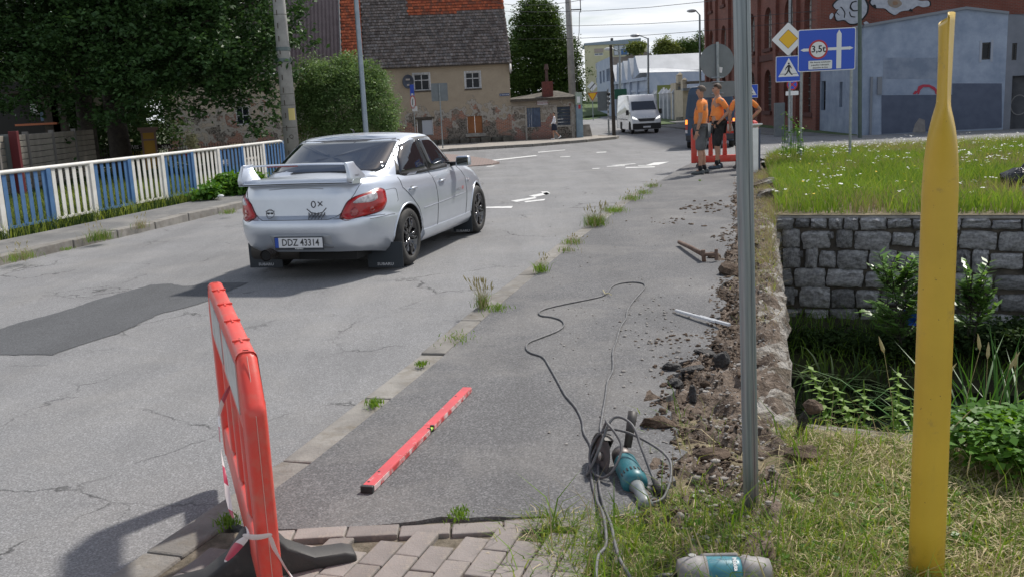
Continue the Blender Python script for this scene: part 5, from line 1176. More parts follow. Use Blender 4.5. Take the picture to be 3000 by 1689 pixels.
# ------------------------------------------------------------------ road signs
m_sb = M('sign_blue', (0.008, 0.07, 0.50), rough=.35); m_sw = M('sign_white', (0.68, 0.69, 0.70), rough=.4); m_sy = M('sign_yellow', (0.72, 0.42, 0.01), rough=.4); m_sr = M('sign_red', (0.42, 0.02, 0.03), rough=.4)
m_sg = M('sign_back', (0.17, 0.19, 0.20), (0.14, 0.16, 0.17), sc=4, rough=.5, metal=.3); m_pole = M('pole_galv', (0.30, 0.33, 0.34), (0.22, 0.25, 0.26), sc=10, rough=.5, metal=.4); m_si = M('sign_black', (0.015, 0.015, 0.02), rough=.5)
def plate(name, pts, y, m, par, th=.004, bev=0):
    return MB().prism(pts, th, T=TL(0, y, 0) @ STAND).build(name, m, par, bevel=bev)
def rrect(x0, x1, z0, z1, r=.04, k=4):
    return rnd_poly([(x0, z0), (x1, z0), (x1, z1), (x0, z1)], r, k)
def circ(x, z, r, n=28): return [(x+r*math.cos(2*PI*i/n), z+r*math.sin(2*PI*i/n)) for i in range(n)]
def pole(par, x, h, r=.03, y=.04, m=None, z0=-.1): return MB().cyl((x, y, z0), (x, y, h), r, n=14).build('pole', m or m_pole, par, smooth=False, auto=40)
def ped_figure(par, cx, cz, s, y):
    T_ = lambda P: [(cx+a*s, cz+b*s) for a, b in P]
    f = MB()
    f.prism(circ(cx-.0*s, cz+.34*s, .048*s, 12), .003, T=TL(0, y, 0) @ STAND)
    f.build('figure_head', m_si, par)
    plate('figure_body', T_([(-.05, .27), (.06, .28), (.10, .20), (.16, .10), (.13, .08), (.06, .17), (.05, .03), (.10, -.10), (.20, -.22), (.16, -.25), (.03, -.12), (-.01, -.05), (-.07, -.15), (-.19, -.25), (-.22, -.22), (-.12, -.12), (-.06, .02), (-.04, .17), (-.12, .10), (-.15, .02), (-.18, .03), (-.15, .14)]), y, m_si, par, .003)
def ped_sign(par, x, z, s, y):
    plate('rim', rrect(x-s/2, x+s/2, z-s/2, z+s/2), y, m_sw, par, .004); p = plate('field', rrect(x-s*.475, x+s*.475, z-s*.475, z+s*.475), y-.005, m_sb, par, .004)
    plate('triangle', [(x-s*.40, z-s*.30), (x+s*.40, z-s*.30), (x, z+s*.42)], y-.010, m_sw, p, .004)
    ped_figure(p, x, z-.06*s, s*.78, y-.015)
    for a, b in ((-.33, -.12), (.14, .33)): plate('kerb_line', [(x+a*s, z-.20*s), (x+b*s, z-.20*s), (x+b*s, z-.185*s), (x+a*s, z-.185*s)], y-.0145, m_si, p, .003)
p0 = Vector((6.58, 21.3, 0)); s1 = empty('lane_sign', (0, 0, 0), 0)
S0 = D(2008, 74, 21.6); S1 = D(2149, 177, 21.6); wS = S1.x-S0.x; hS = .90; zc = (S0.z+S1.z)/2-.0
s1.location = ((S0.x+S1.x)/2, 21.6, 0); s1.rotation_euler = (0, 0, rad(-3)); tag(s1, 'large blue sign with white crossing arrows and a round 3,5t weight limit', 'road sign')
plate('rim', rrect(-wS/2, wS/2, zc-hS/2, zc+hS/2, .04), 0, m_sw, s1, .005); fl_ = plate('field', rrect(-wS/2+.018, wS/2-.018, zc-hS/2+.018, zc+hS/2-.018, .035), -.006, m_sb, s1, .005)
ax_ = wS*(.71-.5)
plate('upright_arrow', [(ax_-.052, zc-hS*.455), (ax_+.052, zc-hS*.455), (ax_+.052, zc+hS*.36), (ax_, zc+hS*.46), (ax_-.052, zc+hS*.36)], -.012, m_sw, fl_)
zz = zc+.015
plate('cross_arrow', [(-wS*.46, zz), (-wS*.40, zz-.035), (-wS*.40+.02, zz-.03), (wS*.39, zz-.03), (wS*.39, zz-.04), (wS*.46, zz), (wS*.39, zz+.04), (wS*.39, zz+.03), (-wS*.40+.02, zz+.03), (-wS*.40, zz+.035)], -.0125, m_sw, fl_, .003)
cx_ = wS*(.351-.5)
pr_ = plate('limit_ring', circ(cx_, zz, .205), -.016, m_sr, fl_); plate('limit_disc', circ(cx_, zz, .165), -.0205, m_sw, pr_, .004)
text('limit_text', '3,5t', .20, m_si, pr_, TL(cx_, -.025, zz+.005) @ STAND, ext=.001, bold=.004)
pp_ = plate('note_plate', rrect(cx_-.21, cx_+.30, zc-hS*.45, zc-hS*.245, .08), -.016, m_sw, fl_)
for i, tx in enumerate(('Nie dotyczy autobusów', 'pojazdów rolniczych,', 'dojazdów do firm')): text('note_text', tx, .046, m_si, pp_, TL(cx_+.045, -.0215, zc-hS*.285-i*.058) @ STAND, ext=.0008, bold=.0008)
for x in (D(2016, 300, 21.6).x, D(2139, 300, 21.6).x): q = pole(s1, x-s1.location.x, zc+hS*.4, .03, .045)
s2 = empty('priority_and_crossing_sign', (9.06, 31.2, gz(31)), rad(-8), 'yellow priority diamond above a blue pedestrian crossing sign on one pole', 'road sign')
Z0 = gz(31); zt_ = D(1978, 99, 31.2).z-Z0; hw = .515
pole(s2, .06, zt_+.2, .032, .04)
dm = lambda r, dx=0: [(dx, zt_-r), (dx+r, zt_), (dx, zt_+r), (dx-r, zt_)]
plate('diamond', rnd_poly(dm(hw), .06, 3), 0, m_sw, s2); q = plate('diamond_line', rnd_poly(dm(.30), .06, 3), -.005, m_si, s2, .002); plate('diamond_centre', rnd_poly(dm(.285), .06, 3), -.008, m_sy, q, .003)
zp = D(1978, 174, 31.2).z-Z0; ped_sign(s2, .02, zp, .80, 0.0)
# second crossing sign partly hidden by the near post, with an amber lamp above
q0 = D(1889, 230, 27); s3 = empty('crossing_sign', (q0.x, 27, gz(27)), rad(-5), 'small blue crossing sign with an amber lamp beyond the galvanised post', 'road sign')
pole(s3, 0, q0.z-gz(27)+.2, .028, .03); ped_sign(s3, 0, q0.z-gz(27), .36, 0); MB().ball((-.10, 0, q0.z-gz(27)+.27), .09, 8).build('amber_lamp', M('amber_lit', (0.9, 0.35, 0.05), emit=((1, .30, .03), 2.0)), s3, smooth=True)
# round sign and rectangular sign from behind
q0 = D(1803, 155, 22.6); s4 = empty('round_sign', (q0.x, 22.6, .05), rad(4), 'grey backs of a round and a rectangular sign on one pole behind the men', 'road sign'); z0 = q0.z-.05
plate('disc', circ(0, z0, .40), 0.01, m_sg, s4, .006); plate('rectangle', rrect(-.40, .42, z0-.80, z0-.45, .08), .01, m_sg, s4, .006)
MB().cyl((0.03, -.04, -.1), (0.0, -.04, z0+.43), .034, n=14).build('pole', m_pole, s4, auto=40)
for dz in (-.36, -.46, -.72): MB().tube([(-.14, -.015, z0+dz), (-.05, -.05, z0+dz+.005), (0.0, -.085, z0+dz), (.05, -.05, z0+dz+.005), (.14, -.015, z0+dz)], .014, 5).build('clamp', m_galv, s4)
plate('sticker', [(.0, z0-.24), (.11, z0-.26), (.13, z0-.14), (.03, z0-.12)], -.0, m_sw, s4, .004)
# back of a sign by the house pavement
q0 = G(1114, 379, -.67); q1 = D(1108, 232, q0.y); s5 = empty('square_sign', (q0.x, q0.y, -.72), rad(6), 'grey back of a square sign on a thin pole in front of the old house', 'road sign'); z0 = q1.z+.72
plate('panel', rrect(-.44, .44, z0-.47, z0+.47, .05), .01, m_sg, s5, .006); MB().cyl((0.0, -.04, -.1), (0, -.04, z0+.45), .035, n=12).build('pole', m_pole, s5, auto=40)
# bus stop pole
q0 = D(1041, 300, 57.0); s6 = empty('bus_stop_sign', (q0.x, 57.0, gz(57)), rad(-62), 'thin pole with a blue plate, a round red-edged sign and a white plate', 'road sign'); zb_ = -gz(57)
pole(s6, 0, D(1039, 212, 57).z+zb_, .028, .03)
za, zb2 = D(1039, 213, 57).z+zb_, D(1039, 241, 57).z+zb_; plate('blue_plate', [(-.30, zb2), (.30, zb2), (.30, za), (-.30, za)], 0, m_sb, s6); plate('white_symbol', [(-.15, za-.5), (.15, za-.5), (.15, za-.62), (-.15, za-.62)], -.005, m_sw, s6)
zc_ = D(1040, 257, 57).z+zb_; plate('ring', circ(0, zc_, .40), 0, m_sr, s6); plate('disc', circ(0, zc_, .32), -.005, m_sw, s6); plate('symbol', [(-.10, zc_-.18), (.0, zc_-.18), (.10, zc_+.18), (.0, zc_+.18)], -.010, m_si, s6)
z1 = D(1041, 274, 57).z+zb_; s6b = plate('white_plate', [(-.16, z1-.14), (.60, z1-.14), (.60, z1+.14), (-.16, z1+.14)], 0, m_sw, s6)
# no-stopping sign against the brick factory
q0 = D(1992, 213, 33.5); s7 = empty('no_stopping_sign', (q0.x, 33.5, gz(33)), 0, 'small round red and blue no stopping sign with a white plate below', 'road sign'); z0 = q0.z-gz(33)
pole(s7, 0, z0+.2, .025, .03); plate('ring', circ(0, z0, .19, 20), 0, m_sr, s7); plate('disc', circ(0, z0, .15, 20), -.005, m_sb, s7)
for k in (1, -1): plate('bar', [(-.12, z0-.09*k), (-.09, z0-.12*k), (.12, z0+.09*k), (.09, z0+.12*k)], -.009-.001*k, m_sr, s7, .002)
plate('note', rrect(-.22, .22, z0-.36, z0-.22, .1), 0, m_sw, s7)
# yield sign with oblique "end of priority" diamond, far away
q0 = D(1490, 245, 118); s8 = empty('yield_sign', (q0.x, 118, -.85), 0, 'yellow triangular yield sign below a small white diamond on a distant pole', 'road sign'); z0 = q0.z+.85
pole(s8, 0, z0+1.2, .05, .04); plate('triangle', [(-.62, z0+.55), (0, z0-.50), (.62, z0+.55)], 0, m_sr, s8); plate('triangle_field', [(-.50, z0+.48), (0, z0-.34), (.50, z0+.48)], -.006, m_sy, s8)
r_ = .62; zq = z0+1.28; plate('diamond', [(0, zq-r_), (r_, zq), (0, zq+r_), (-r_, zq)], 0, m_sw, s8); plate('diamond_bar', [(-.28, zq-.36), (-.36, zq-.28), (.28, zq+.36), (.36, zq+.28)], -.006, m_si, s8)
# green direction board
a0 = D(1547, 225, 84); a1 = D(1574, 249, 84); s9 = empty('direction_board', ((a0.x+a1.x)/2, 84, -.85), 0, 'green direction board with a white roundabout symbol behind the white van', 'road sign')
w_, h_ = (a1.x-a0.x)*1.18, a0.z-a1.z; zc = (a0.z+a1.z)/2+.85
m_grn = M('sign_green', (0.005, 0.12, 0.07), rough=.4); plate('board', rrect(-w_/2, w_/2, zc-h_/2, zc+h_/2, .05), 0, m_grn, s9, .02)
rg = MB(); v = []; f = []
for i in range(17):
    a = 2*PI*i/16
    for r_ in (.21, .13): v += [(r_*math.cos(a), -.006, zc-.05+r_*math.sin(a))]
    if i: f.append((2*i-2, 2*i-1, 2*i+1, 2*i))
rg.add(v, f).build('ring', m_sw, s9)
for P in ([(-.03, .18), (.03, .18), (.03, .34), (-.03, .34)], [(.2, -.08), (.42, -.08), (.42, -.02), (.2, -.02)], [(-.42, -.08), (-.2, -.08), (-.2, -.02), (-.42, -.02)]): plate('arm', [(x, zc+z) for x, z in P], -.006, m_sw, s9)
plate('name_plate', rrect(w_*.28, w_*.46, zc-.12, zc+.02, .1), -.006, m_sw, s9)
for x in (-w_*.3, w_*.3): pole(s9, x, zc, .05, .06)
# traffic light seen from the side
q0 = D(1531, 334, 67.0); s10 = empty('traffic_light', (q0.x, 67.0, gz(67)+.1), rad(12), 'traffic light on a slim striped pole beside the brown lamp post', 'traffic light'); zt_ = D(1528, 228, 67).z-gz(67)
MB().cyl((0, 0, -.1), (0, 0, zt_), .055, n=10).build('pole', m_pole, s10); MB().bb(-.72, -.05, .02, .05, zt_-1.45, zt_-.15).build('backboard', m_sg, s10)
for k in range(3): MB().ball((.02-.0*k, -.12, zt_-.35-k*.30), .12, 8).build('lamp_hood', m_sg if k else m_blk, s10)
for k in range(6): MB().cyl((0, 0, 1.0+.3*k), (0, 0, 1.12+.3*k), .058, n=10).build('stripe', m_sw, s10)
# kerb-side traffic cone block and cabinet by the outbuilding come with the buildings
# ------------------------------------------------------------------ buildings
class Face:
    """a wall plane: origin on the ground, running along +x local, outside towards -y local"""
    def __init__(s, o, ang): s.o = Vector(o); s.a = ang; s.d = Vector((math.cos(ang), math.sin(ang), 0)); s.n = Vector((math.sin(ang), -math.cos(ang), 0))
    def hit(s, px, py, off=0.0):
        r = ray(px, py); c = Vector((0, 0, CAMH)); o = s.o + s.n*off; t = (o-c).dot(s.n)/r.dot(s.n); p = c+r*t
        return (p-s.o).dot(s.d), p.z-s.o.z
    def root(s, name, label, cat, group=None): return empty(name, s.o, s.a, label, cat, group)
def wall(par, x0, x1, z0, z1, holes, m, th=.35, name='wall', y=0.0, top=None):
    """holes: (xa, xb, za, zb[, rise]); rise > 0 gives an arched head"""
    xs = sorted({x0, x1, *[h[0] for h in holes], *[h[1] for h in holes]}); zs = sorted({z0, z1, *[h[2] for h in holes], *[h[3] for h in holes]})
    mb = MB()
    for xa, xb in zip(xs, xs[1:]):
        col = []
        for za, zb_ in zip(zs, zs[1:]):
            cx, cz = (xa+xb)/2, (za+zb_)/2
            solid = not any(h[0] <= cx <= h[1] and h[2] <= cz <= h[3] for h in holes)
            if solid:
                if col and col[-1][1] == za: col[-1][1] = zb_
                else: col.append([za, zb_])
        for za, zb_ in col:
            mb.add([(xa, y, za), (xb, y, za), (xb, y, zb_), (xa, y, zb_)], [(0, 1, 2, 3)])
    for h in holes:                                                  # reveals
        xa, xb, za, zb_ = h[:4]; mb.add([(xa, y, za), (xb, y, za), (xb, y, zb_), (xa, y, zb_), (xa, y+th, za), (xb, y+th, za), (xb, y+th, zb_), (xa, y+th, zb_)], [(0, 1, 5, 4), (1, 2, 6, 5), (2, 3, 7, 6), (3, 0, 4, 7)])
        if len(h) > 4 and h[4] > 0:
            cx, r, n = (xa+xb)/2, (xb-xa)/2, 8
            for s in (-1, 1):
                v = [(cx+s*r, y, zb_), (cx+s*r, y, zb_-h[4])]+[(cx+s*r*math.cos(PI/2*k/n), y, zb_-h[4]+h[4]*math.sin(PI/2*k/n)) for k in range(1, n+1)]
                v2 = [(a, y+th, c) for a, b, c in v]; m_ = len(v)
                mb.add(v+v2, [tuple(range(m_))]+[(i, i+1, m_+i+1, m_+i) for i in range(1, m_-1)])
    if top: mb.add([(x0, y, z1), (x1, y, z1), *[(a, y, b) for a, b in top]], [tuple(range(2+len(top)))])
    return mb.build(name, m, par)
def bx(par, name, x0, x1, y0, y1, z0, z1, m, bevel=0): return MB().bb(x0, x1, y0, y1, z0, z1).build(name, m, par, bevel=bevel)
def window(par, xa, xb, za, zb_, m_f, m_g, nx=2, nz=2, fw_=.06, y=.12, bar=.04, cross=None, name='window', depth=.05):
    fr = MB(); fr.bb(xa, xa+fw_, y-depth, y, za, zb_); fr.bb(xb-fw_, xb, y-depth, y, za, zb_); fr.bb(xa+fw_, xb-fw_, y-depth, y, za, za+fw_); fr.bb(xa+fw_, xb-fw_, y-depth, y, zb_-fw_, zb_)
    for i in range(1, nx): x = xa+(xb-xa)*i/nx; fr.bb(x-bar/2, x+bar/2, y-depth+.004, y-.003, za+fw_, zb_-fw_)
    rows = cross or [i/nz for i in range(1, nz)]
    for q in rows: z = za+(zb_-za)*q; fr.bb(xa+fw_, xb-fw_, y-depth+.007, y-.006, z-bar/2, z+bar/2)
    w_ = fr.build(name, m_f, par); p = MB().bb(xa+fw_/2, xb-fw_/2, y-.002, y+.01, za+fw_/2, zb_-fw_/2).build('pane', m_g, w_); return w_
m_wg = M('window_glass', (0.012, 0.015, 0.02), rough=.2, spec=.2)
m_wf = M('white_window_frame', (0.52, 0.53, 0.55), (0.36, 0.36, 0.37), sc=9, rough=.6)
# --- plaster that has fallen off towards the ground
def old_plaster(name, plaster, plaster2, low, brick1=(0.33, 0.12, 0.065), stone=(0.16, 0.135, 0.11), k=1.0, bscale=1.0):
    m, nt, b = newmat(name); vec = coords(nt)
    sx = N(nt, 'ShaderNodeSeparateXYZ'); nt.links.new(vec, sx.inputs[0]); cm = N(nt, 'ShaderNodeCombineXYZ'); nt.links.new(sx.outputs[0], cm.inputs[0]); nt.links.new(sx.outputs[2], cm.inputs[1])
    br = N(nt, 'ShaderNodeTexBrick', i={'Color1': (*brick1, 1), 'Color2': (brick1[0]*.6, brick1[1]*.7, brick1[2]*.9, 1), 'Mortar': (0.30, 0.27, 0.23, 1), 'Scale': 1.0, 'Mortar Size': 0.012, 'Brick Width': 0.26, 'Row Height': 0.077}); nt.links.new(cm.outputs[0], br.inputs['Vector'])
    vs_ = voro(nt, cm.outputs[0], 4.5); st = mixc(nt, ramp(nt, vs_.outputs['Distance'], [(0.25, 0.0), (0.6, 1.0)]), stone, (0.045, 0.035, 0.028)); st = mixc(nt, ramp(nt, noise_(nt, vec, 12, 5), [(.4, 0), (.65, .8)]), st, (0.30, 0.27, 0.23))
    under = mixc(nt, ramp(nt, noise_(nt, vec, .8, 3), [(.47, 0.0), (.53, 1.0)]), st, br.outputs[0])
    pl_ = mixc(nt, ramp(nt, noise_(nt, vec, 1.5, 8, .7), [(.35, 0), (.7, 1)]), plaster, plaster2)
    # old grey render coat between
    n1 = noise_(nt, vec, 1.1, 7, .62)
    mr = N(nt, 'ShaderNodeMath', operation='MULTIPLY_ADD', i={1: -0.16*k, 2: low}); nt.links.new(sx.outputs[2], mr.inputs[0])
    ad = N(nt, 'ShaderNodeMath', operation='ADD'); nt.links.new(n1, ad.inputs[0]); nt.links.new(mr.outputs[0], ad.inputs[1])
    g1 = ramp(nt, ad.outputs[0], [(.60, 0.0), (.615, 1.0)]); g2 = ramp(nt, ad.outputs[0], [(.675, 0.0), (.69, 1.0)])
    edge = ramp(nt, ad.outputs[0], [(.592, 0.0), (.602, .75), (.614, 0.0)])
    col = mixc(nt, g1, pl_, (0.34, 0.31, 0.27)); col = mixc(nt, edge, col, (0.08, 0.065, 0.05)); col = mixc(nt, g2, col, under)
    foot_dark = ramp(nt, sx.outputs[2], [(0.0, .65), (.55, 0.0)]); col = mixc(nt, foot_dark, col, (0.06, 0.055, 0.045))  # darker towards the foot of the wall
    nt.links.new(col, b.inputs['Base Color']); b.inputs['Roughness'].default_value = .95
    inv = N(nt, 'ShaderNodeMath', operation='MULTIPLY_ADD', i={1: -.8, 2: 1.0}); nt.links.new(g2, inv.inputs[0]); ad2 = N(nt, 'ShaderNodeMath', operation='MULTIPLY_ADD', i={1: .5}); nt.links.new(noise_(nt, vec, 14, 6), ad2.inputs[0]); nt.links.new(inv.outputs[0], ad2.inputs[2])
    bump(nt, b, ad2.outputs[0], .8, .04); MATS[name] = m; return m
m_pl = old_plaster('old_plaster', (0.36, 0.30, 0.225), (0.29, 0.24, 0.18), .46)
m_pl2 = old_plaster('stone_plaster', (0.42, 0.36, 0.29), (0.34, 0.28, 0.22), .27, k=.4)
m_pl3 = old_plaster('shed_plaster', (0.30, 0.26, 0.21), (0.22, 0.185, 0.15), .34, brick1=(0.30, 0.10, 0.07), k=.9)
m_dwood = M('dark_wood', (0.055, 0.045, 0.038), (0.09, 0.075, 0.06), sc=8, rough=.9)
HA = math.atan(.105); HO = Vector((0.48, 61.0, -.75)) - Vector((math.cos(HA), math.sin(HA), 0))*21.0
HF = Face(HO, HA); HL = 21.0
def c2(zx, zy): return (1160+zx/4.2933)/1.16505, (180+zy/4.2933)/1.16505
def hh(F, c, x0, y0, x1, y1):
    a = F.hit(*c(x0, y1)); b = F.hit(*c(x1, y0)); return a[0], b[0], a[1], b[1]
house = HF.root('old_house', 'derelict plastered house with a mossy tiled roof and small windows', 'house')
X1 = HF.hit(905, 250)[0]                                             # left limit of the yellowish plaster
wA = hh(HF, c2, 232, 155, 415, 372); wB = hh(HF, c2, 880, 133, 1052, 345); wC = hh(HF, c2, 275, 722, 462, 940); wD_ = hh(HF, c2, 905, 685, 1085, 908)
ez = HF.hit(1283, 160)[1]
wall(house, X1, HL, -.3, ez, [wA, wB, wC, wD_], m_pl)
for w_ in (wA, wB):
    window(house, w_[0], w_[1], w_[2], w_[3], m_wf, m_wg, 2, 2, .06, .12, .05, cross=[.62])
    q = MB(); e_ = .075
    q.bb(w_[0]-e_, w_[0], -.02, .02, w_[2]-e_, w_[3]+e_); q.bb(w_[1], w_[1]+e_, -.02, .02, w_[2]-e_, w_[3]+e_); q.bb(w_[0], w_[1], -.02, .02, w_[3], w_[3]+e_); q.build('surround', m_wf, house)
    bx(house, 'sill', w_[0]-.08, w_[1]+.08, -.05, .1, w_[2]-.10, w_[2]-.01, m_dwood)
wd = bx(house, 'boarded_opening', wC[0]+.02, wC[1]-.02, .12, .16, wC[2], wC[3], M('grey_board', (0.10, 0.09, 0.08), rough=.8))
bx(wd, 'white_board', wC[0]+.02+(wC[1]-wC[0])*.30, wC[1]-.04, .09, .118, wC[2]+.04, wC[3]-.08, M('white_board_m', (0.42, 0.44, 0.48), rough=.6))
wd = bx(house, 'shutter', wD_[0]+.02, (wD_[0]+wD_[1])/2-.015, .10, .14, wD_[2], wD_[3], M('brown_shutter', (0.27, 0.10, 0.03), (0.22, 0.08, 0.025), sc=4, rough=.7)); bx(house, 'shutter', (wD_[0]+wD_[1])/2+.015, wD_[1]-.02, .10, .14, wD_[2], wD_[3], MATS['brown_shutter'])
bx(house, 'sill', wD_[0]-.15, wD_[1]+.15, -.12, .1, wD_[2]-.22, wD_[2]-.02, m_conc); bx(house, 'lintel', wC[0]-.15, wC[1]+.1, -.03, .1, wC[3], wC[3]+.12, m_dwood)
# rough plinth
q = MB()
xp = HF.hit(1075, 370)[0]
for k in range(8): x = xp+(HL-xp)*k/8; q.bb(x, x+(HL-xp)/8-.03, -.28+R_.uniform(-.02, .02), 0, -.3, .42+R_.uniform(-.04, .04))
m_plinth = M('plinth', (0.12, 0.11, 0.09), (0.06, 0.055, 0.045), sc=3, rough=.95, bmp=.8, bsc=12, bd=.04)
q.build('plinth', m_plinth, house, bevel=.08)
# soffit shadow board and street name plate, dish
bx(house, 'eaves_board', X1-1, HL+.05, -.34, 0, ez-.02, ez+.03, m_dwood)
a = hh(HF, c2, 1302, 402, 1428, 440); pz = bx(house, 'street_name_plate', a[0], a[1], -.04, -.01, a[2], a[3], M('enamel_blue', (0.02, 0.05, 0.14), rough=.3))
text('street_name', 'ul. Nowa Ruda', (a[3]-a[2])*.62, m_sw, pz, TL((a[0]+a[1])/2, -.045, (a[2]+a[3])/2) @ STAND, ext=.002)
a = HF.hit(*c2(158, 258)); ds = MB(); T = TL(a[0], -.35, a[1]) @ RZ(rad(-35)) @ RX(PI/2)
ds.lathe([(.02, -.06), (.20, -.05), (.38, 0), (.42, .05), (.415, .06), (.37, .02), (.02, -.03)], 24, T=T); dish = ds.build('satellite_dish', M('dish_grey', (0.06, 0.07, 0.10), rough=.4), house, smooth=True)
for dz, w_ in ((.12, .15), (-.20, .09)): VQ('dish_sticker', [T @ Vector((-w_, dz-.05, .065)), T @ Vector((w_, dz-.05, .065)), T @ Vector((w_, dz+.05, .065)), T @ Vector((-w_, dz+.05, .065))], M('sticker_pale', (0.42, 0.38, 0.36)), -.01, dish, ax=(0, 1, 0))
MB().tube([(a[0], -.3, a[1]), (a[0]+.1, 0, a[1]-.1)], .02, 6).build('dish_arm', m_dwood, house)
a = HF.hit(*c2(1440, 80)); MB().lathe([(.02, -.04), (.3, -.03), (.38, .02), (.02, 0)], 20, T=TL(a[0]-.02, -.1, a[1]) @ RZ(rad(75)) @ RX(PI/2)).build('white_dish', M('dish_white', (0.6, 0.6, 0.6), rough=.5), house, smooth=True)
# roof tiles: real courses, one joined part per colour
def tile_field(par, x0, x1, row0, row1, tw, rh, y0, z0, pitch, mats, pick, name='tiles', wob=.012):
    cp, sp = math.cos(pitch), math.sin(pitch); V_ = []; F_ = []; Mi = []; rn = random.Random(11)
    for r in range(row0, row1):
        nx = int((x1-x0)/tw)
        for i in range(nx+1):
            x = x0+i*tw+(tw/2 if r % 2 else 0)+rn.uniform(-.008, .008)
            if x > x1-.02: continue
            xa, xb = x+.006, min(x+tw-.006, x1); l0, l1 = r*rh+rn.uniform(-wob, wob), (r+1)*rh+.03; up0, up1 = .085+rn.uniform(0, .022), .010
            md = (xa+xb)/2; b = len(V_)
            for (xx, l, u) in ((xa, l0+.012, up0), (md, l0-.012, up0+.006), (xb, l0+.012, up0), (xb, l1, up1), (xa, l1, up1), (xa, l0+.012, up0-.035), (md, l0-.012, up0-.03), (xb, l0+.012, up0-.035)):
                V_.append((xx, y0+l*cp-u*sp, z0+l*sp+u*cp))
            F_ += [(b, b+1, b+2, b+3), (b+3, b+4, b, b), (b+5, b+6, b+1, b), (b+6, b+7, b+2, b+1)]; Mi += [pick(rn, x, r)]*4
    F3 = []; M3 = []
    for f, m_ in zip(F_, Mi):
        F3.append((f[0], f[1], f[2])); M3.append(m_)
        if f[2] != f[3] and f[3] != f[0]: F3.append((f[0], f[2], f[3])); M3.append(m_)
    o = raw(name, V_, F3, mats, M3, parent=par); o['kind'] = 'stuff'; return o
m_tg = M('mossy_tile', (0.185, 0.152, 0.138), (0.12, 0.097, 0.088), sc=2.2, rough=.9, bmp=.5, bsc=30, dirt=(0.33, 0.315, 0.30), dsc=9, dlo=.52, dhi=.68, isl=.35); m_tg2 = M('mossy_tile_light', (0.21, 0.19, 0.185), (0.14, 0.125, 0.12), sc=5, rough=.9, bmp=.5, bsc=30, isl=.35)
m_to = M('orange_tile', (0.46, 0.125, 0.055), (0.33, 0.08, 0.04), sc=3, rough=.85, bmp=.3, bsc=30, isl=.3); m_to2 = M('dark_orange_tile', (0.19, 0.07, 0.045), (0.28, 0.10, 0.06), sc=5, rough=.9)
PT = rad(54); xg = HF.hit(915, 180)[0]; xo = HF.hit(858, 150)[0]; xm = HF.hit(990, 20)[0]; rh = .235
rcut = int((HF.hit(1150, 42)[1]-ez)/math.sin(PT)/rh*1.12)
xcut = xm+.75
def pk(rn, x, r):
    if r >= rcut+ (1 if x > 18 else 0) and x > xcut: return 3 if rn.random() < .22 else 2
    return 1 if rn.random() < .30 else 0
tile_field(house, xg, HL+.12, 0, 31, .168, rh, -.36, ez, PT, [m_tg, m_tg2, m_to, m_to2], pk)
tile_field(house, xo, xg, 0, 31, .168, rh, -.36, ez-.02, PT, [m_tg, m_tg2, m_to, m_to2], lambda rn, x, r: 3 if rn.random() < .12 else 2, name='tiles_orange_strip', wob=.03)
LR = 31*rh; q = MB(); cp, sp = math.cos(PT), math.sin(PT)
q.add([(xo, -.35, ez-.03), (HL+.1, -.35, ez-.03), (HL+.1, -.35+LR*cp, ez-.03+LR*sp), (xo, -.35+LR*cp, ez-.03+LR*sp), (xo, -.35+2*LR*cp, ez-.03), (HL+.1, -.35+2*LR*cp, ez-.03)], [(0, 1, 2, 3), (3, 2, 5, 4)]).build('roof_deck', m_dwood, house)
q = MB(); q.add([(HL, 0, -.3), (HL, 8.2, -.3), (HL, 8.2, ez), (HL, 4, ez+LR*sp-.2), (HL, 0, ez)], [(0, 1, 2, 3, 4)]); q.build('gable', m_pl, house)
# neighbour with the purple sheet roof and bare stone wall
nb = HF.root('neighbour_house', 'low stone house with a dark purple pantile roof behind the trees', 'house')
xL = HF.hit(413, 300)[0]; wall(nb, xL, X1-.003, -.3, ez, [(xL+4.2, xL+5.0, 1.9, 3.0)], m_pl2); window(nb, xL+4.2, xL+5.0, 1.9, 3.0, m_wf, m_wg)
m_pur = M('purple_pantile', (0.155, 0.118, 0.135), (0.125, 0.095, 0.108), sc=1.5, rough=.30, spec=.6, coat=.3, dirt=(0.40, 0.38, 0.36), dsc=1.0, dlo=.70, dhi=.74)
V_ = []; F_ = []; nxp = int((xo-xL-.5)/.033); rows = 22; cp, sp = math.cos(PT), math.sin(PT); rp_ = .30
for r in range(rows):
    for e in (0, 1):
        for i in range(nxp+1):
            x = xL+.5+i*.033; ph = (x/.23) % 1.0; u = .045*max(0, math.cos((ph-.5)*2*PI*.9))+(.055 if e == 0 else 0); l = (r+e)*rp_-(.0)
            V_.append((x, -.36+l*cp-u*sp, ez-.05+l*sp+u*cp))
base = nxp+1
for r in range(rows*2-1):
    for i in range(nxp): a = r*base+i; F_.append((a, a+1, a+base+1, a+base))
raw('pantile_sheet', V_, F_, m_pur, parent=nb)
bx(nb, 'verge_board', xo-.06, xo, -.3, -.1, ez, ez+.1, m_dwood)
q = MB(); q.tube([(xo-.02, -.40, ez+.02), (xo-.02, -.40+rows*rp_*cp, ez+.02+rows*rp_*sp)], .05, 6).build('verge_strip', M('verge_grey', (0.2, 0.2, 0.2), rough=.6), nb)
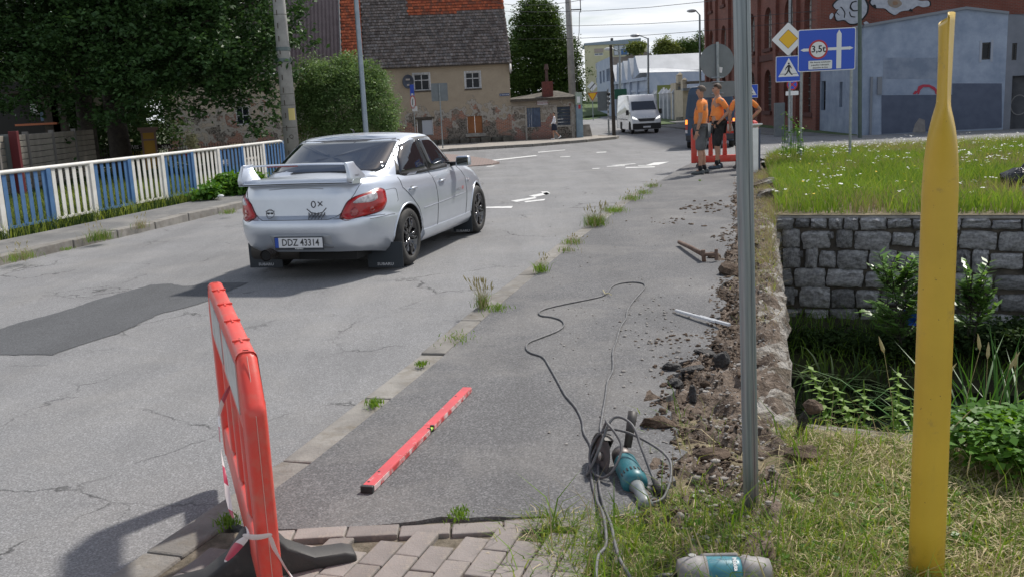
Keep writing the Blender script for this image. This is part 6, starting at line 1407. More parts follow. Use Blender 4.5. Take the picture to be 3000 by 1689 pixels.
# --- outbuilding
def hx(zx, zy, off=0): return HF.hit(*c2(zx, zy), off)
ob = HF.root('outbuilding', 'low crumbling outbuilding with a brick chimney and blue shutters', 'outbuilding')
xr_ = hx(2270, 700)[0]; zt2 = hx(1900, 492)[1]
d1 = hh(HF, c2, 1655, 580, 1815, 832); d2 = hh(HF, c2, 2035, 565, 2190, 808)
wall(ob, HL+.004, xr_, -.3, zt2, [d1, d2], m_pl3, y=.003)
q = MB(); q.add([(xr_, 0, -.3), (xr_, 5, -.3), (xr_, 5, zt2), (xr_, 0, zt2)], [(0, 1, 2, 3)]); q.build('side_wall', m_pl3, ob)
m_bls = M('faded_blue_boards', (0.085, 0.115, 0.18), (0.06, 0.08, 0.125), sc=5, rough=.8)
for k in range(6): w_ = (d1[1]-d1[0])/6; bx(ob, 'board', d1[0]+k*w_+.006, d1[0]+(k+1)*w_-.006, .06, .10, d1[2], d1[3], m_bls)
for k in range(6): h_ = (d2[3]-d2[2])/6; bx(ob, 'slat', d2[0], d2[1], .08, .12, d2[2]+k*h_+.01, d2[2]+(k+1)*h_-.01, M('dark_blue_boards', (0.035, 0.045, 0.065), (0.055, 0.07, 0.095), sc=5, rough=.8))
bx(ob, 'sill', d2[0]-.1, d2[1]+.15, -.05, .1, d2[2]-.1, d2[2], m_conc)
for x0, x1 in ((HL+.1, d1[0]-.15), (d1[1]+.1, d2[0]-.05)):
    n = int((x1-x0)/.085); q = MB(); zc = hx(1500, 600)[1]
    q.bb(x0, x1, -.05, 0, zc+.08, zc+.14)
    for k in range(n): q.bb(x0+k*.085, x0+k*.085+.045, -.045, 0, zc-.06, zc+.08)
    o = q.build('dentil_band', M('pale_render', (0.38, 0.35, 0.31), (0.26, 0.23, 0.2), sc=8, rough=.95), ob); o['kind'] = 'stuff'
for x0, x1 in ((d1[0]-.13, d1[0]-.03), (d2[0]-.30, d2[0]-.03), (d2[1]+.05, d2[1]+.25)): bx(ob, 'pilaster', x0, x1, -.045, 0, -.1, zt2-.3, MATS['pale_render'])
m_tar = M('tar_roof', (0.08, 0.073, 0.065), (0.14, 0.125, 0.10), sc=5, rough=.95, bmp=.5, bsc=20)
bx(ob, 'eaves', HL-.02, xr_+.15, -.35, 3.0, zt2, zt2+.16, m_dwood); 
q = MB(); zr = zt2+.16; xa, xb = HL-.02, xr_+.18; q.add([(xa, -.38, zr), (xb, -.38, zr), (xb, 4.5, zr+.05), (xa, 4.5, zr+.05), ((xa+xb)/2+.6, 1.6, zr+.42), ((xa+xb)/2+1.1, 1.8, zr+.42), (xa+1.1, 1.0, zr+.12)], [(0, 1, 5, 4, 6), (1, 2, 5), (2, 3, 4, 5), (3, 0, 6, 4)]); q.build('roof', m_tar, ob)
a = hx(1860, 420); b2_ = hx(1978, 250); m_ch = M('chimney_brick', (0.17, 0.05, 0.04), (0.09, 0.03, 0.025), sc=14, rough=.9, bmp=.6, bsc=30)
ch = bx(ob, 'chimney', a[0], b2_[0], .2, .2+(b2_[0]-a[0]), zr-.2, b2_[1], m_ch); xm_ = (a[0]+b2_[0])/2; y_ = .2+(b2_[0]-a[0])/2
zt_ = hx(1900, 32)[1]; MB().lathe([(.10, b2_[1]), (.09, zt_-.35), (.15, zt_-.33), (.10, zt_)], 14, T=TL(xm_-.02, y_, 0)).build('chimney_pipe', M('rust_pipe', (0.10, 0.06, 0.055), rough=.7, metal=.3), ch, auto=50)
a = hh(HF, c2, 1778, 488, 1905, 552); sg = bx(ob, 'notice', a[0], a[1], -.04, 0, a[2], a[3], M('notice_white', (0.5, 0.48, 0.5), rough=.5))
text('notice_text', 'DEZAKTYW', .15, M('notice_red', (0.30, 0.08, 0.12)), sg, TL((a[0]+a[1])/2, -.045, a[3]-.17) @ STAND, ext=.001, sx=.9)
# meter cabinet at the corner, concrete block
a = HF.hit(*c2(2275, 975), .3); b_ = HF.hit(*c2(2340, 545), .3); cb0 = HF.root('meter_cabinet', 'tall pale blue metal cabinet at the corner of the outbuilding', 'cabinet'); m_pb = M('pale_blue_metal', (0.20, 0.28, 0.34), (0.16, 0.23, 0.29), sc=4, rough=.6)
MB().bb(a[0], b_[0], -.45, -.15, -.1, b_[1]).build('cabinet_body', m_pb, cb0, bevel=.02); MB().bb(a[0]-.02, b_[0]-.02, -.5, -.1, b_[1], b_[1]+.75).build('upper_box', M('pale_green_metal', (0.30, 0.36, 0.30), rough=.6), cb0, bevel=.02)
MB().bb(a[0]+.14, b_[0]-.12, -.455, -.449, a[1]+1.85, a[1]+2.15).build('red_mark', m_sr, cb0); MB().bb(a[0]+.05, a[0]+.25, -.53, -.5, b_[1]+.12, b_[1]+.5).build('white_label', m_sw, cb0)
a = HF.hit(*c2(2380, 910), .1); o = MB().box((0, 0, .35), (.95, .6, .9), top=(.6, .7)).build('concrete_block', m_conc, bevel=.03); o.location = D(*c2(2380, 905), 63.0); o.location.z = gz(63)+.1; tag(o, 'squat concrete block at the pavement corner beside the outbuilding', 'block')
# --- red brick factory
def brickmat(name, c1, c2_, mortar, sc=1.0):
    m, nt, b = newmat(name); vec = coords(nt); sx = N(nt, 'ShaderNodeSeparateXYZ'); nt.links.new(vec, sx.inputs[0]); ad = N(nt, 'ShaderNodeMath', operation='ADD'); nt.links.new(sx.outputs[0], ad.inputs[0]); nt.links.new(sx.outputs[1], ad.inputs[1])
    cm = N(nt, 'ShaderNodeCombineXYZ'); nt.links.new(ad.outputs[0], cm.inputs[0]); nt.links.new(sx.outputs[2], cm.inputs[1])
    br = N(nt, 'ShaderNodeTexBrick', i={'Color1': (*c1, 1), 'Color2': (*c2_, 1), 'Mortar': (*mortar, 1), 'Scale': 1.0, 'Mortar Size': 0.012, 'Brick Width': 0.26, 'Row Height': 0.08}); nt.links.new(cm.outputs[0], br.inputs['Vector'])
    col = mixc(nt, ramp(nt, noise_(nt, vec, .5, 6, .65), [(.35, 0), (.7, .7)]), br.outputs[0], tuple(x*.45 for x in c1))
    nt.links.new(col, b.inputs['Base Color']); b.inputs['Roughness'].default_value = .92; bump(nt, b, br.outputs['Fac'], -.4, .01); MATS[name] = m; return m
m_fb = brickmat('factory_brick', (0.26, 0.075, 0.050), (0.17, 0.050, 0.036), (0.17, 0.12, 0.10))
m_fb2 = M('factory_trim_brick', (0.105, 0.035, 0.026), (0.07, 0.026, 0.022), sc=6, rough=.9)
m_fg = M('factory_glass', (0.50, 0.50, 0.48), (0.36, 0.37, 0.36), sc=2.5, rough=.25); m_fg2 = M('factory_glass_dark', (0.04, 0.045, 0.045), (0.09, 0.09, 0.085), sc=1.0, rough=.2); m_ff = M('factory_frame', (0.10, 0.09, 0.085), rough=.7)
FA = G(2060, 330, -.62); FB = Vector((18.35, 88, -.7)); fa = math.atan2(FA.y-FB.y, FA.x-FB.x); FF = Face((FB.x, FB.y, -.8), fa); FLn = (Vector((FA.x, FA.y, 0))-Vector((FB.x, FB.y, 0))).length
def c3(zx, zy): return (2060+zx/3.452)/1.16505, (zy/3.452)/1.16505
fac = FF.root('brick_factory', 'tall dark red brick factory with rows of arched windows', 'factory')
cols = [FF.hit(*c3(zx, 300))[0] for zx in (80, 205, 345, 490, 655, 862, 1070)]
z_up = FF.hit(*c3(655, 75))[1], FF.hit(*c3(655, 492))[1]; z_lo = FF.hit(*c3(655, 705))[1], FF.hit(*c3(655, 1125))[1]
hw_ = .5*(FF.hit(*c3(690, 300))[0]-FF.hit(*c3(618, 300))[0])
holes = []; FH = 19.0
for cx in cols:
    for zt3, zb3 in (z_up, z_lo): holes.append((cx-hw_, cx+hw_, zb3, zt3, hw_*.9))
    holes.append((cx-hw_*.7, cx+hw_*.7, z_up[0]+1.6, z_up[0]+4.6, 0))
wall(fac, 0, FLn, -.5, FH, holes, m_fb, th=.5)
for k, h in enumerate(holes):
    gl_ = m_fg if h[3] > z_lo[0]+.5 else m_fg2
    w_ = bx(fac, 'window', h[0], h[1], .30, .33, h[2], h[3], gl_); q = MB()
    for i in range(1, 4): x = h[0]+(h[1]-h[0])*i/4; q.bb(x-.03, x+.03, .26, .30, h[2], h[3])
    for i in range(1, 7): z = h[2]+(h[3]-h[2])*i/7; q.bb(h[0], h[1], .265, .295, z-.03, z+.03)
    o = q.build('glazing_bars', m_ff, w_)
    bx(fac, 'sill', h[0]-.2, h[1]+.2, -.14, .05, h[2]-.22, h[2], m_fb2)
for i in range(len(cols)-1): x = (cols[i]+cols[i+1])/2; bx(fac, 'pilaster', x-.35, x+.35, -.22, -.003, -.5, FH-1.5, m_fb)
bx(fac, 'band', 0, FLn, -.12, -.004, z_lo[0]+.55, z_lo[0]+.95, m_fb2); bx(fac, 'corner_pier', 0, .8, -.25, -.004, -.5, FH, m_fb); bx(fac, 'corner_pier', FLn-.7, FLn, -.2, -.004, -.5, FH, m_fb)
MB().cyl((FF.hit(*c3(935, 600))[0], -.32, 0), (FF.hit(*c3(935, 600))[0], -.32, FH), .11, n=8).build('downpipe', m_galv, fac)
# end wall facing the camera, with graffiti
W0 = Vector((FA.x, FA.y, -.8)); GF = Face(W0, rad(-4)); m_fb3 = brickmat('front_brick', (0.23, 0.060, 0.038), (0.16, 0.045, 0.030), (0.17, 0.12, 0.10))
fr_ = empty('factory_front', W0, rad(-4)); fr_.parent = None; tag(fr_, 'plain red brick end wall of the factory carrying big graffiti above the grey building', 'building')
wall(fr_, 0, 30, -.2, 19, [], m_fb3); q = MB(); q.add([(0, .0, 0), (0, 2.0, 0), (0, 2.0, 19), (0, 0, 19)], [(0, 1, 2, 3)]); q.build('return_wall', m_fb3, fr_)
m_gf1 = M('graffiti_silver', (0.42, 0.44, 0.48), (0.33, 0.35, 0.40), sc=5, rough=.6); m_gf2 = M('graffiti_black', (0.012, 0.012, 0.014), rough=.8); m_gf3 = M('graffiti_tan', (0.30, 0.22, 0.15), (0.22, 0.2, 0.18), sc=3)
def gblob(C, pts, m, y, grow=1.0, name='graffiti'):
    P = [GF.hit(*C(x, yy)) for x, yy in pts]; cx = sum(p[0] for p in P)/len(P); cz = sum(p[1] for p in P)/len(P)
    P = [(cx+(a-cx)*grow, cz+(b-cz)*grow) for a, b in P]; return MB().prism(rnd_poly(P, .35, 4), .01, T=TL(0, y, 0) @ STAND).build(name, m, fr_)
for P in ([(1310, 60), (1360, 5), (1480, -40), (1620, -20), (1660, 60), (1650, 140), (1560, 240), (1480, 245), (1430, 200), (1350, 215), (1330, 150), (1375, 90), (1345, 100)], [(1275, 160), (1300, 130), (1322, 150), (1300, 195), (1278, 200)], [(1610, 235), (1650, 215), (1680, 240), (1670, 262)]):
    gblob(c3, P, m_gf2, -.01, 1.10); gblob(c3, P, m_gf1, -.022)
for P in ([(1375, 75), (1400, 70), (1440, 130), (1430, 185), (1420, 186), (1428, 130), (1395, 82)], [(1480, 60), (1500, 20), (1550, 10), (1556, 20), (1508, 32), (1492, 70), (1520, 110), (1600, 95), (1600, 106), (1515, 122), (1478, 90)], [(1345, 125), (1380, 155), (1376, 162), (1341, 132)], [(1470, 120), (1482, 120), (1495, 165), (1540, 170), (1538, 180), (1488, 176)]): gblob(c3, P, m_gf2, -.030)
def c4(zx, zy): return (2200+zx/2.4163)/1.16505, (zy/2.4163)/1.16505
for P in ([(840, 20), (870, -20), (1150, -20), (1190, 10), (1260, 5), (1266, 45), (1215, 55), (1180, 40), (1130, 75), (1060, 80), (1020, 112), (980, 90), (950, 60), (880, 60)],): gblob(c4, P, m_gf2, -.01, 1.06); gblob(c4, P, m_gf1, -.022)
gblob(c4, [(960, 0), (1040, -10), (1075, 30), (1030, 62), (975, 45)], m_gf3, -.03); gblob(c4, [(1000, 10), (1035, 12), (1040, 35), (1005, 40)], M('graffiti_brown', (0.25, 0.15, 0.09)), -.038)
for P in ([(850, 45), (880, 30), (890, 70)], [(1130, 60), (1150, 85), (1110, 80)]): gblob(c4, P, m_gf2, -.03)
# --- grey-blue garage
C0 = G(2166, 341, -.62); C1 = G(2523, 327, -.62); ga_ = math.atan2(C1.y-C0.y, C1.x-C0.x); GG = Face((C0.x, C0.y, -.72), ga_)
m_gb, nt, b = newmat('blue_render'); vec = coords(nt); sx = N(nt, 'ShaderNodeSeparateXYZ'); nt.links.new(vec, sx.inputs[0])
cl = mixc(nt, ramp(nt, noise_(nt, vec, .9, 7, .68), [(.35, 0), (.68, 1)]), (0.185, 0.235, 0.32), (0.32, 0.375, 0.47)); cl = mixc(nt, ramp(nt, noise_(nt, vec, 3.5, 6, .7), [(.6, 0), (.75, .5)]), cl, (0.33, 0.35, 0.39))
nt.links.new(cl, b.inputs['Base Color']); b.inputs['Roughness'].default_value = .9; bump(nt, b, noise_(nt, vec, 9, 6), .4, .02); MATS['blue_render'] = m_gb
m_gd = M('dark_blue_paint', (0.085, 0.105, 0.155), (0.068, 0.085, 0.13), sc=2, rough=.8, dirt=(0.20, 0.20, 0.21), dsc=3, dlo=.70, dhi=.74); m_trim = M('roof_edge_metal', (0.16, 0.18, 0.21), rough=.5)
gg = GG.root('grey_garage', 'low blue-grey rendered building with a dark painted lower wall', 'building'); GLn = GG.hit(2523, 300)[0]; gh_ = lambda x, y: GG.hit(*c4(x, y))
zeL = gh_(785, 195)[1]; pk_ = gh_(1520, 68); zeR = gh_(1780, 105)[1]
w1_ = (gh_(1632, 425)[0], gh_(1700, 300)[0], gh_(1632, 425)[1], gh_(1700, 300)[1])
wall(gg, 0, GLn, -.2, min(zeL, zeR), [w1_], m_gb, top=[(GLn, zeR), (pk_[0], pk_[1]), (0, zeL)])
window(gg, *w1_, m_tr, m_wg, 1, 1, .07, .15); q = MB(); e_ = .1; q.bb(w1_[0]-e_, w1_[0], -.02, 0, w1_[2]-e_, w1_[3]+e_); q.bb(w1_[1], w1_[1]+e_, -.02, 0, w1_[2]-e_, w1_[3]+e_); q.build('surround', M('pale_blue_trim', (0.30, 0.33, 0.39), rough=.8), gg)
P = [gh_(925, 950), gh_(1775, 905), gh_(1775, 592), gh_(1425, 592), gh_(1425, 672), gh_(925, 676)]; P = [(x, max(z, -.2)) for x, z in P]
MB().prism(P, .012, T=TL(0, -.008, 0) @ STAND).build('painted_base', m_gd, gg)
P = [gh_(935, 560), gh_(1425, 560), gh_(1425, 410), gh_(940, 410)]; MB().prism(P, .008, T=TL(0, -.002, 0) @ STAND).build('paint_patch', M('mid_blue_paint', (0.16, 0.20, 0.27), (0.25, 0.29, 0.36), sc=1.4, rough=.9), gg)
P = [gh_(1142, 940), gh_(1235, 940), gh_(1230, 850), gh_(1190, 838), gh_(1160, 880)]; MB().prism(P, .006, T=TL(0, -.024, 0) @ STAND).build('bare_patch', M('bare_patch', (0.24, 0.23, 0.22), (0.18, 0.17, 0.17), sc=4, rough=.95), gg)
P = [gh_(x, y) for x, y in [(1145, 668), (1160, 645), (1175, 645), (1185, 612), (1215, 600), (1260, 600), (1300, 618), (1318, 640), (1320, 668), (1306, 668), (1300, 645), (1262, 618), (1220, 618), (1198, 640), (1190, 668), (1180, 668), (1178, 655), (1165, 668)]]; MB().prism(P, .006, T=TL(0, -.024, 0) @ STAND).build('red_graffiti', M('graffiti_red', (0.36, 0.02, 0.05), rough=.6), gg)
q = MB(); v = [(0, -.12, zeL), (pk_[0], -.12, pk_[1]), (GLn, -.12, zeR), (0, 8, zeL), (pk_[0], 8, pk_[1]), (GLn, 8, zeR)]; v = v+[(a, b, c+.12) for a, b, c in v]
q.add(v, [(6, 7, 10, 9), (7, 8, 11, 10), (0, 1, 7, 6), (1, 2, 8, 7), (0, 1, 4, 3), (1, 2, 5, 4)]).build('roof', m_trim, gg)
for zx, r_ in ((850, .05), (908, .10)): a, c_ = gh_(zx, 690 if r_ < .1 else 670), gh_(zx, 545); MB().bb(a[0]-r_, a[0]+r_, -.1, 0, a[1] if r_ > .05 else 0, c_[1]).build('pipe_box', m_trim, gg)
# right-hand bay, darker, with a door
rb = Face(GG.o+GG.d*GLn, ga_+rad(-14)); r2 = rb.root('garage_bay', 'darker grey bay with a recessed door at the right edge', 'building'); rh_ = lambda x, y: rb.hit(*c4(x, y))
w2_ = (rh_(1845, 428)[0], rh_(1885, 305)[0], rh_(1845, 428)[1], rh_(1885, 305)[1]); dr_ = (rh_(1835, 870)[0], rh_(1835, 870)[0]+3.6, -.1, rh_(1840, 540)[1])
m_gb2 = M('grey_render', (0.15, 0.168, 0.20), (0.19, 0.205, 0.24), sc=1.2, rough=.9, bmp=.3, bsc=10); wall(r2, 0, 9, -.2, rh_(1900, 150)[1]-.3, [w2_, dr_], m_gb2, th=.5, top=[(9, rh_(1900, 150)[1]-1.2), (0, zeR)]); window(r2, *w2_, m_tr, m_wg, 1, 1, .06, .15)
dd_ = bx(r2, 'door', dr_[0], dr_[1], .42, .46, dr_[2], dr_[3], M('door_dark', (0.045, 0.05, 0.06), (0.07, 0.075, 0.085), sc=3, rough=.7)); cpt = ((dr_[0]+.35), 1.2)
MB().tube([(cpt[0]+.35*math.cos(a), .415, cpt[1]+.45*math.sin(a)) for a in np.linspace(0, 2*PI, 24)], .025, 5).build('scrawl', M('scrawl', (0.2, 0.2, 0.2)), dd_)
# left wing facing the side street
LW = Vector((FA.x+.02, FA.y-.0, -.72)); lf = Vector((C0.x, C0.y, -.72))-LW; WF = Face(LW, math.atan2(lf.y, lf.x)); lw = WF.root('garage_wing', 'narrow blue-grey wall with two slit windows left of the garage', 'building'); WL = lf.length
ws_ = []
for a_, b2 in (((1192, 1118), (1240, 820)), ((1376, 1085), (1410, 830))): p, q_ = WF.hit(*c3(*a_)), WF.hit(*c3(*b2)); ws_.append((p[0], q_[0], p[1], q_[1]))
wall(lw, 0, WL-.003, -.2, zeL, ws_, m_gb, th=.35)
for w_ in ws_: window(lw, *w_, m_tr, m_wg, 1, 3, .05, .2)
MB().add([(0, -.1, zeL), (WL, -.1, zeL), (WL, 6, zeL+.1), (0, 6, zeL+.1), (0, -.1, zeL+.12), (WL, -.1, zeL+.12), (WL, 6, zeL+.22), (0, 6, zeL+.22)], [(0, 1, 2, 3), (4, 5, 6, 7), (0, 1, 5, 4), (1, 2, 6, 5), (3, 0, 4, 7)]).build('roof', m_trim, lw)
# pavement in front of the right-hand buildings
q = MB(); P = [D(2035, 322, 56), D(2166, 343, 45.0), D(2300, 343, 43.6), D(2575, 337, 43.2), D(2900, 330, 42), D(2900, 345, 40.8), D(2575, 345, 42.2), D(2300, 352, 42.0), D(2160, 354, 43.2), D(2020, 334, 53)]
q.prism([(p.x, p.y) for p in P], .3, T=TL(0, 0, -.90)); tag(q.build('side_pavement', m_walk2), kind='structure')
P = [D(1800, 322, 62), D(2020, 331, 54), D(2160, 352, 43.6), D(2160, 365, 41.0), D(2010, 345, 50), D(1800, 332, 58)]
# grass verge below the factory
m_gr = M('far_grass', (0.045, 0.085, 0.018), (0.075, 0.115, 0.03), sc=3, rough=.95, bmp=.8, bsc=6, bd=.05, world=True)
q = MB(); P = [(FB.x-.9, FB.y), (FB.x, FB.y), (FA.x, FA.y), (C0.x-.1, C0.y+.3), (C0.x-.6, C0.y+.6), (FA.x-.9, FA.y)]; q.prism(P, .3, T=TL(0, 0, -.88)); tag(q.build('factory_verge', m_gr), kind='structure')
q = MB(); P = [(FB.x-3.5, FB.y), (FB.x-.9, FB.y), (FA.x-.9, FA.y), (C0.x-.6, C0.y+.6), (C0.x-1.3, C0.y-.2), (FA.x-2.9, FA.y)]; q.prism(P, .3, T=TL(0, 0, -.92)); tag(q.build('factory_pavement', m_walk2), kind='structure')
# --- gatehouse, white fence, hoarding, saw-tooth works, yellow block
def c1(zx, zy): return (1650+zx/4.395)/1.16505, (90+zy/4.395)/1.16505
m_cream = M('cream_render', (0.46, 0.40, 0.30), (0.38, 0.33, 0.25), sc=2, rough=.9); yg = 96
def vbox(name, zx0, zy0, zx1, zy1, y, dep, m, par, org, base=None):
    a, b = D(*c1(zx0, zy1), y), D(*c1(zx1, zy0), y); z0 = a.z if base is None else base
    return MB().bb(a.x-org.x, b.x-org.x, y-org.y, y-org.y+dep, z0-org.z, b.z-org.z).build(name, m, par)
o0 = D(*c1(1500, 1110), yg); o0.z = -.85; gt = empty('gatehouse', o0, 0, 'cream rendered gate building with two capped pillars', 'building')
a, b2, c_ = D(*c1(1455, 660), yg), D(*c1(1545, 620), yg-6), D(*c1(1800, 640), yg-6)
vbox('wall', 1455, 670, 1545, 1110, yg, 3, m_cream, gt, o0, -1); vbox('wall', 1545, 745, 1900, 1140, yg-4, 5, m_cream, gt, o0, -1)
vbox('pillar', 1482, 565, 1535, 680, yg-.5, 1.2, m_cream, gt, o0); vbox('pillar', 1545, 628, 1592, 1110, yg-4.3, 1.1, m_cream, gt, o0, -1)
for zx0, zx1, zt0, zt1, y in ((1476, 1541, 570, 533, yg-.6), (1538, 1598, 635, 603, yg-4.4)):
    a, b2, c_ = D(*c1(zx0, zt0), y), D(*c1(zx1, zt0), y), D(*c1((zx0+zx1)/2, zt1), y); w_ = b2.x-a.x; v = [(a.x-o0.x, y-o0.y, a.z-o0.z), (b2.x-o0.x, y-o0.y, a.z-o0.z), (b2.x-o0.x, y-o0.y+w_, a.z-o0.z), (a.x-o0.x, y-o0.y+w_, a.z-o0.z), (c_.x-o0.x, y-o0.y+w_/2, c_.z-o0.z)]
    MB().add(v, [(0, 1, 4), (1, 2, 4), (2, 3, 4), (3, 0, 4), (0, 3, 2, 1)]).build('cap', m_cream, gt)
vbox('roof', 1585, 640, 1900, 682, yg-4.6, 6, m_tar, gt, o0); vbox('canopy', 1545, 735, 1700, 775, yg-5.2, 1, m_sg, gt, o0); vbox('dark_door', 1492, 855, 1512, 1108, yg-.06, .05, m_tr, gt, o0, -1); vbox('notice', 1480, 720, 1518, 825, yg-.6, .04, m_sg, gt, o0)
vbox('plinth', 1455, 1095, 1900, 1150, yg-4.2, .2, m_conc, gt, o0, -1)
# white concrete fence: posts with pyramid caps and panels between
m_wc = M('white_concrete', (0.42, 0.44, 0.47), (0.34, 0.36, 0.39), sc=3, rough=.9); F0 = D(*c1(1180, 1080), 112); F1 = D(*c1(1450, 1110), 97); F0.z = F1.z = -.85
fd = (F1-F0); n = 5; fe = empty('white_fence', F0, math.atan2(fd.y, fd.x), 'white concrete fence of capped posts and panels behind the white van', 'fence'); Lf = fd.length; H0 = 2.75
ph_ = MB().bb(-.32, .32, -.32, .32, 0, H0).build('post', m_wc, fe); pc = MB().add([(-.42, -.42, 0), (.42, -.42, 0), (.42, .42, 0), (-.42, .42, 0), (0, 0, .55)], [(0, 1, 4), (1, 2, 4), (2, 3, 4), (3, 0, 4), (3, 2, 1, 0)]).build('cap', m_wc, fe, loc=(0, 0, H0+.001))
for k in range(1, n+1): dup(ph_, fe, (Lf*k/n, 0, 0)); dup(pc, fe, (Lf*k/n, 0, H0+.001))
pn_ = MB().bb(.33, Lf/n-.33, -.05, .05, 0, H0-.35).build('panel', m_wc, fe)
for k in range(1, n): dup(pn_, fe, (Lf*k/n, 0, 0))
q = MB(); P = [D(*c1(1225, 1165), 84), D(*c1(1560, 1180), 84), D(*c1(1900, 1190), 84), D(*c1(1900, 1100), 92), D(*c1(1460, 1100), 95), D(*c1(1230, 1085), 110), D(*c1(1000, 1080), 118), D(*c1(1150, 1150), 92)]
q.prism([(p.x, p.y) for p in P], .35, T=TL(0, 0, -1.05)); tag(q.build('gate_verge', m_gr), kind='structure')
q = MB(); P = [D(*c1(1200, 1180), 82), D(*c1(1560, 1235), 72), D(*c1(1950, 1240), 70), D(*c1(1950, 1180), 84), D(*c1(1560, 1180), 84)]; q.prism([(p.x, p.y) for p in P], .35, T=TL(0, 0, -1.08)); tag(q.build('gate_pavement', m_walk2), kind='structure')
# saw-tooth works
m_sd = M('blue_white_render', (0.30, 0.36, 0.46), (0.38, 0.43, 0.51), sc=.8, rough=.85); m_sr_ = M('pale_sheet_roof', (0.52, 0.54, 0.56), (0.42, 0.44, 0.46), sc=.6, rough=.5); m_sl = M('blue_window_pane', (0.10, 0.14, 0.21), (0.14, 0.18, 0.26), sc=2, rough=.3)
K0 = D(*c1(1075, 700), 112); K0.z = -.85; K1 = D(*c1(640, 700), 138); K1.z = -.85; kd = K0-K1; SF = Face(K1, math.atan2(kd.y, kd.x)); sl = SF.root('sawtooth_works', 'blue-white factory shed with a row of saw-tooth gables', 'factory'); SL = kd.length
sh_ = lambda x, y: SF.hit(*c1(x, y)); zc1 = sh_(1000, 610)[1]
wall(sl, 0, SL, 0, zc1, [], m_sd); bx(sl, 'cornice', -.1, SL+.1, -.35, 0, zc1-.35, zc1, m_sd); bx(sl, 'band', 0, SL, -.15, -.002, zc1-1.6, zc1-1.35, m_sd)
for zx in (700, 800, 880, 975): x = sh_(zx, 700)[0]; bx(sl, 'pilaster', x-.2, x+.2, -.3, -.004, 0, zc1-.36, m_sd)
for (x0, x1, xb, ya, yb) in ((630, 640, 680, 450, 650), (680, 715, 745, 428, 630), (748, 780, 815, 403, 625), (820, 855, 893, 370, 612), (898, 935, 980, 340, 590)):
    a, t_, b_, c_ = sh_(x0, yb+10), sh_(x0+6, ya), sh_(x1-3, ya), sh_(xb, yb-45 if xb > 900 else yb); zt__ = t_[1]; v = [(a[0], .05, zc1), (c_[0], .05, zc1 if xb < 900 else c_[1]), (b_[0], .05, zt__), (t_[0], .05, zt__)]
    dp = 26 if xb > 900 else 14; v += [(x+.0, y+dp, z) for x, y, z in v]
    MB().add(v, [(0, 1, 2, 3)]).build('gable', m_sd, sl); MB().add([(p[0], p[1]-.12, p[2]+.05) for p in (v[1], v[2], v[6], v[5])]+[(p[0], p[1]-.12, p[2]+.05) for p in (v[3], v[7])], [(0, 1, 2, 3), (1, 4, 5, 2)]).build('roof_slope', m_sr_, sl)
q = MB(); a = sh_(980, 545); R0 = D(*c1(1075, 540), 112); R1 = D(*c1(1900, 520), 118)
v = [D(*c1(1075, 540), 112), D(*c1(1900, 520), 117), D(*c1(1900, 370), 125), D(*c1(945, 385), 125), D(*c1(980, 545), 113.5)]
rf = empty('long_hall', (K0.x, K0.y, -.85), 0, 'pale hall with a bright sheet-metal roof running to the brick factory', 'factory'); ov = Vector((K0.x, K0.y, -.85))
v = [p-ov for p in v]; MB().add(v, [(0, 1, 2, 3, 4)]).build('roof', m_sr_, rf)
wv_ = [D(*c1(1075, 1200), 112.02), D(*c1(1900, 1200), 117.02), D(*c1(1900, 522), 117.02), D(*c1(1075, 542), 112.02)]; wv_[0].z = wv_[1].z = -.85; MB().add([p-ov for p in wv_], [(0, 1, 2, 3)]).build('wall', m_sd, rf)
# hoarding
a, b2 = D(*c1(1215, 905), 108), D(*c1(1448, 695), 108); hb = MB().bb(0, b2.x-a.x, 0, .2, 0, b2.z+.85).build('olive_hoarding', M('olive_sheet', (0.12, 0.15, 0.03), (0.16, 0.19, 0.05), sc=.8, rough=.6)); hb.location = (a.x, 108, -.85); tag(hb, 'large olive green hoarding behind the white fence', 'hoarding')
q = MB().bb(.6, .8, -.05, 0, (b2.z+.85)-.9, (b2.z+.85)-.25).build('white_mark', m_sw, hb)
# two-storey blue wing
T0, T1 = D(*c1(445, 1000), 150), D(*c1(612, 1000), 138); T0.z = T1.z = -.85; td = T1-T0; TF = Face(T0, math.atan2(td.y, td.x)); tw_ = TF.root('blue_wing', 'two-storey blue-white wing with narrow windows left of the saw-tooth gables', 'building'); th_ = lambda x, y: TF.hit(*c1(x, y))
hs = []
for zx, y0, y1 in ((482, 525, 685), (522, 512, 670), (567, 495, 655), (588, 485, 648), (492, 815, 990)): p, q_ = th_(zx-9, y1), th_(zx+9, y0); hs.append((p[0], q_[0], p[1], q_[1]))
ta, tb = th_(445, 412), th_(610, 335); wall(tw_, 0, td.length, 0, ta[1]-.0, hs, m_sd, top=[(td.length, tb[1]), (0, ta[1]+.01)])
for h in hs: bx(tw_, 'window', h[0], h[1], .2, .25, h[2], h[3], m_sl)
a = D(*c1(612, 335), 138.2); b2 = D(*c1(612, 1000), 138.2); MB().bb(td.length, td.length+1.2, 0, .3, 0, tb[1]).build('return', m_sd, tw_)
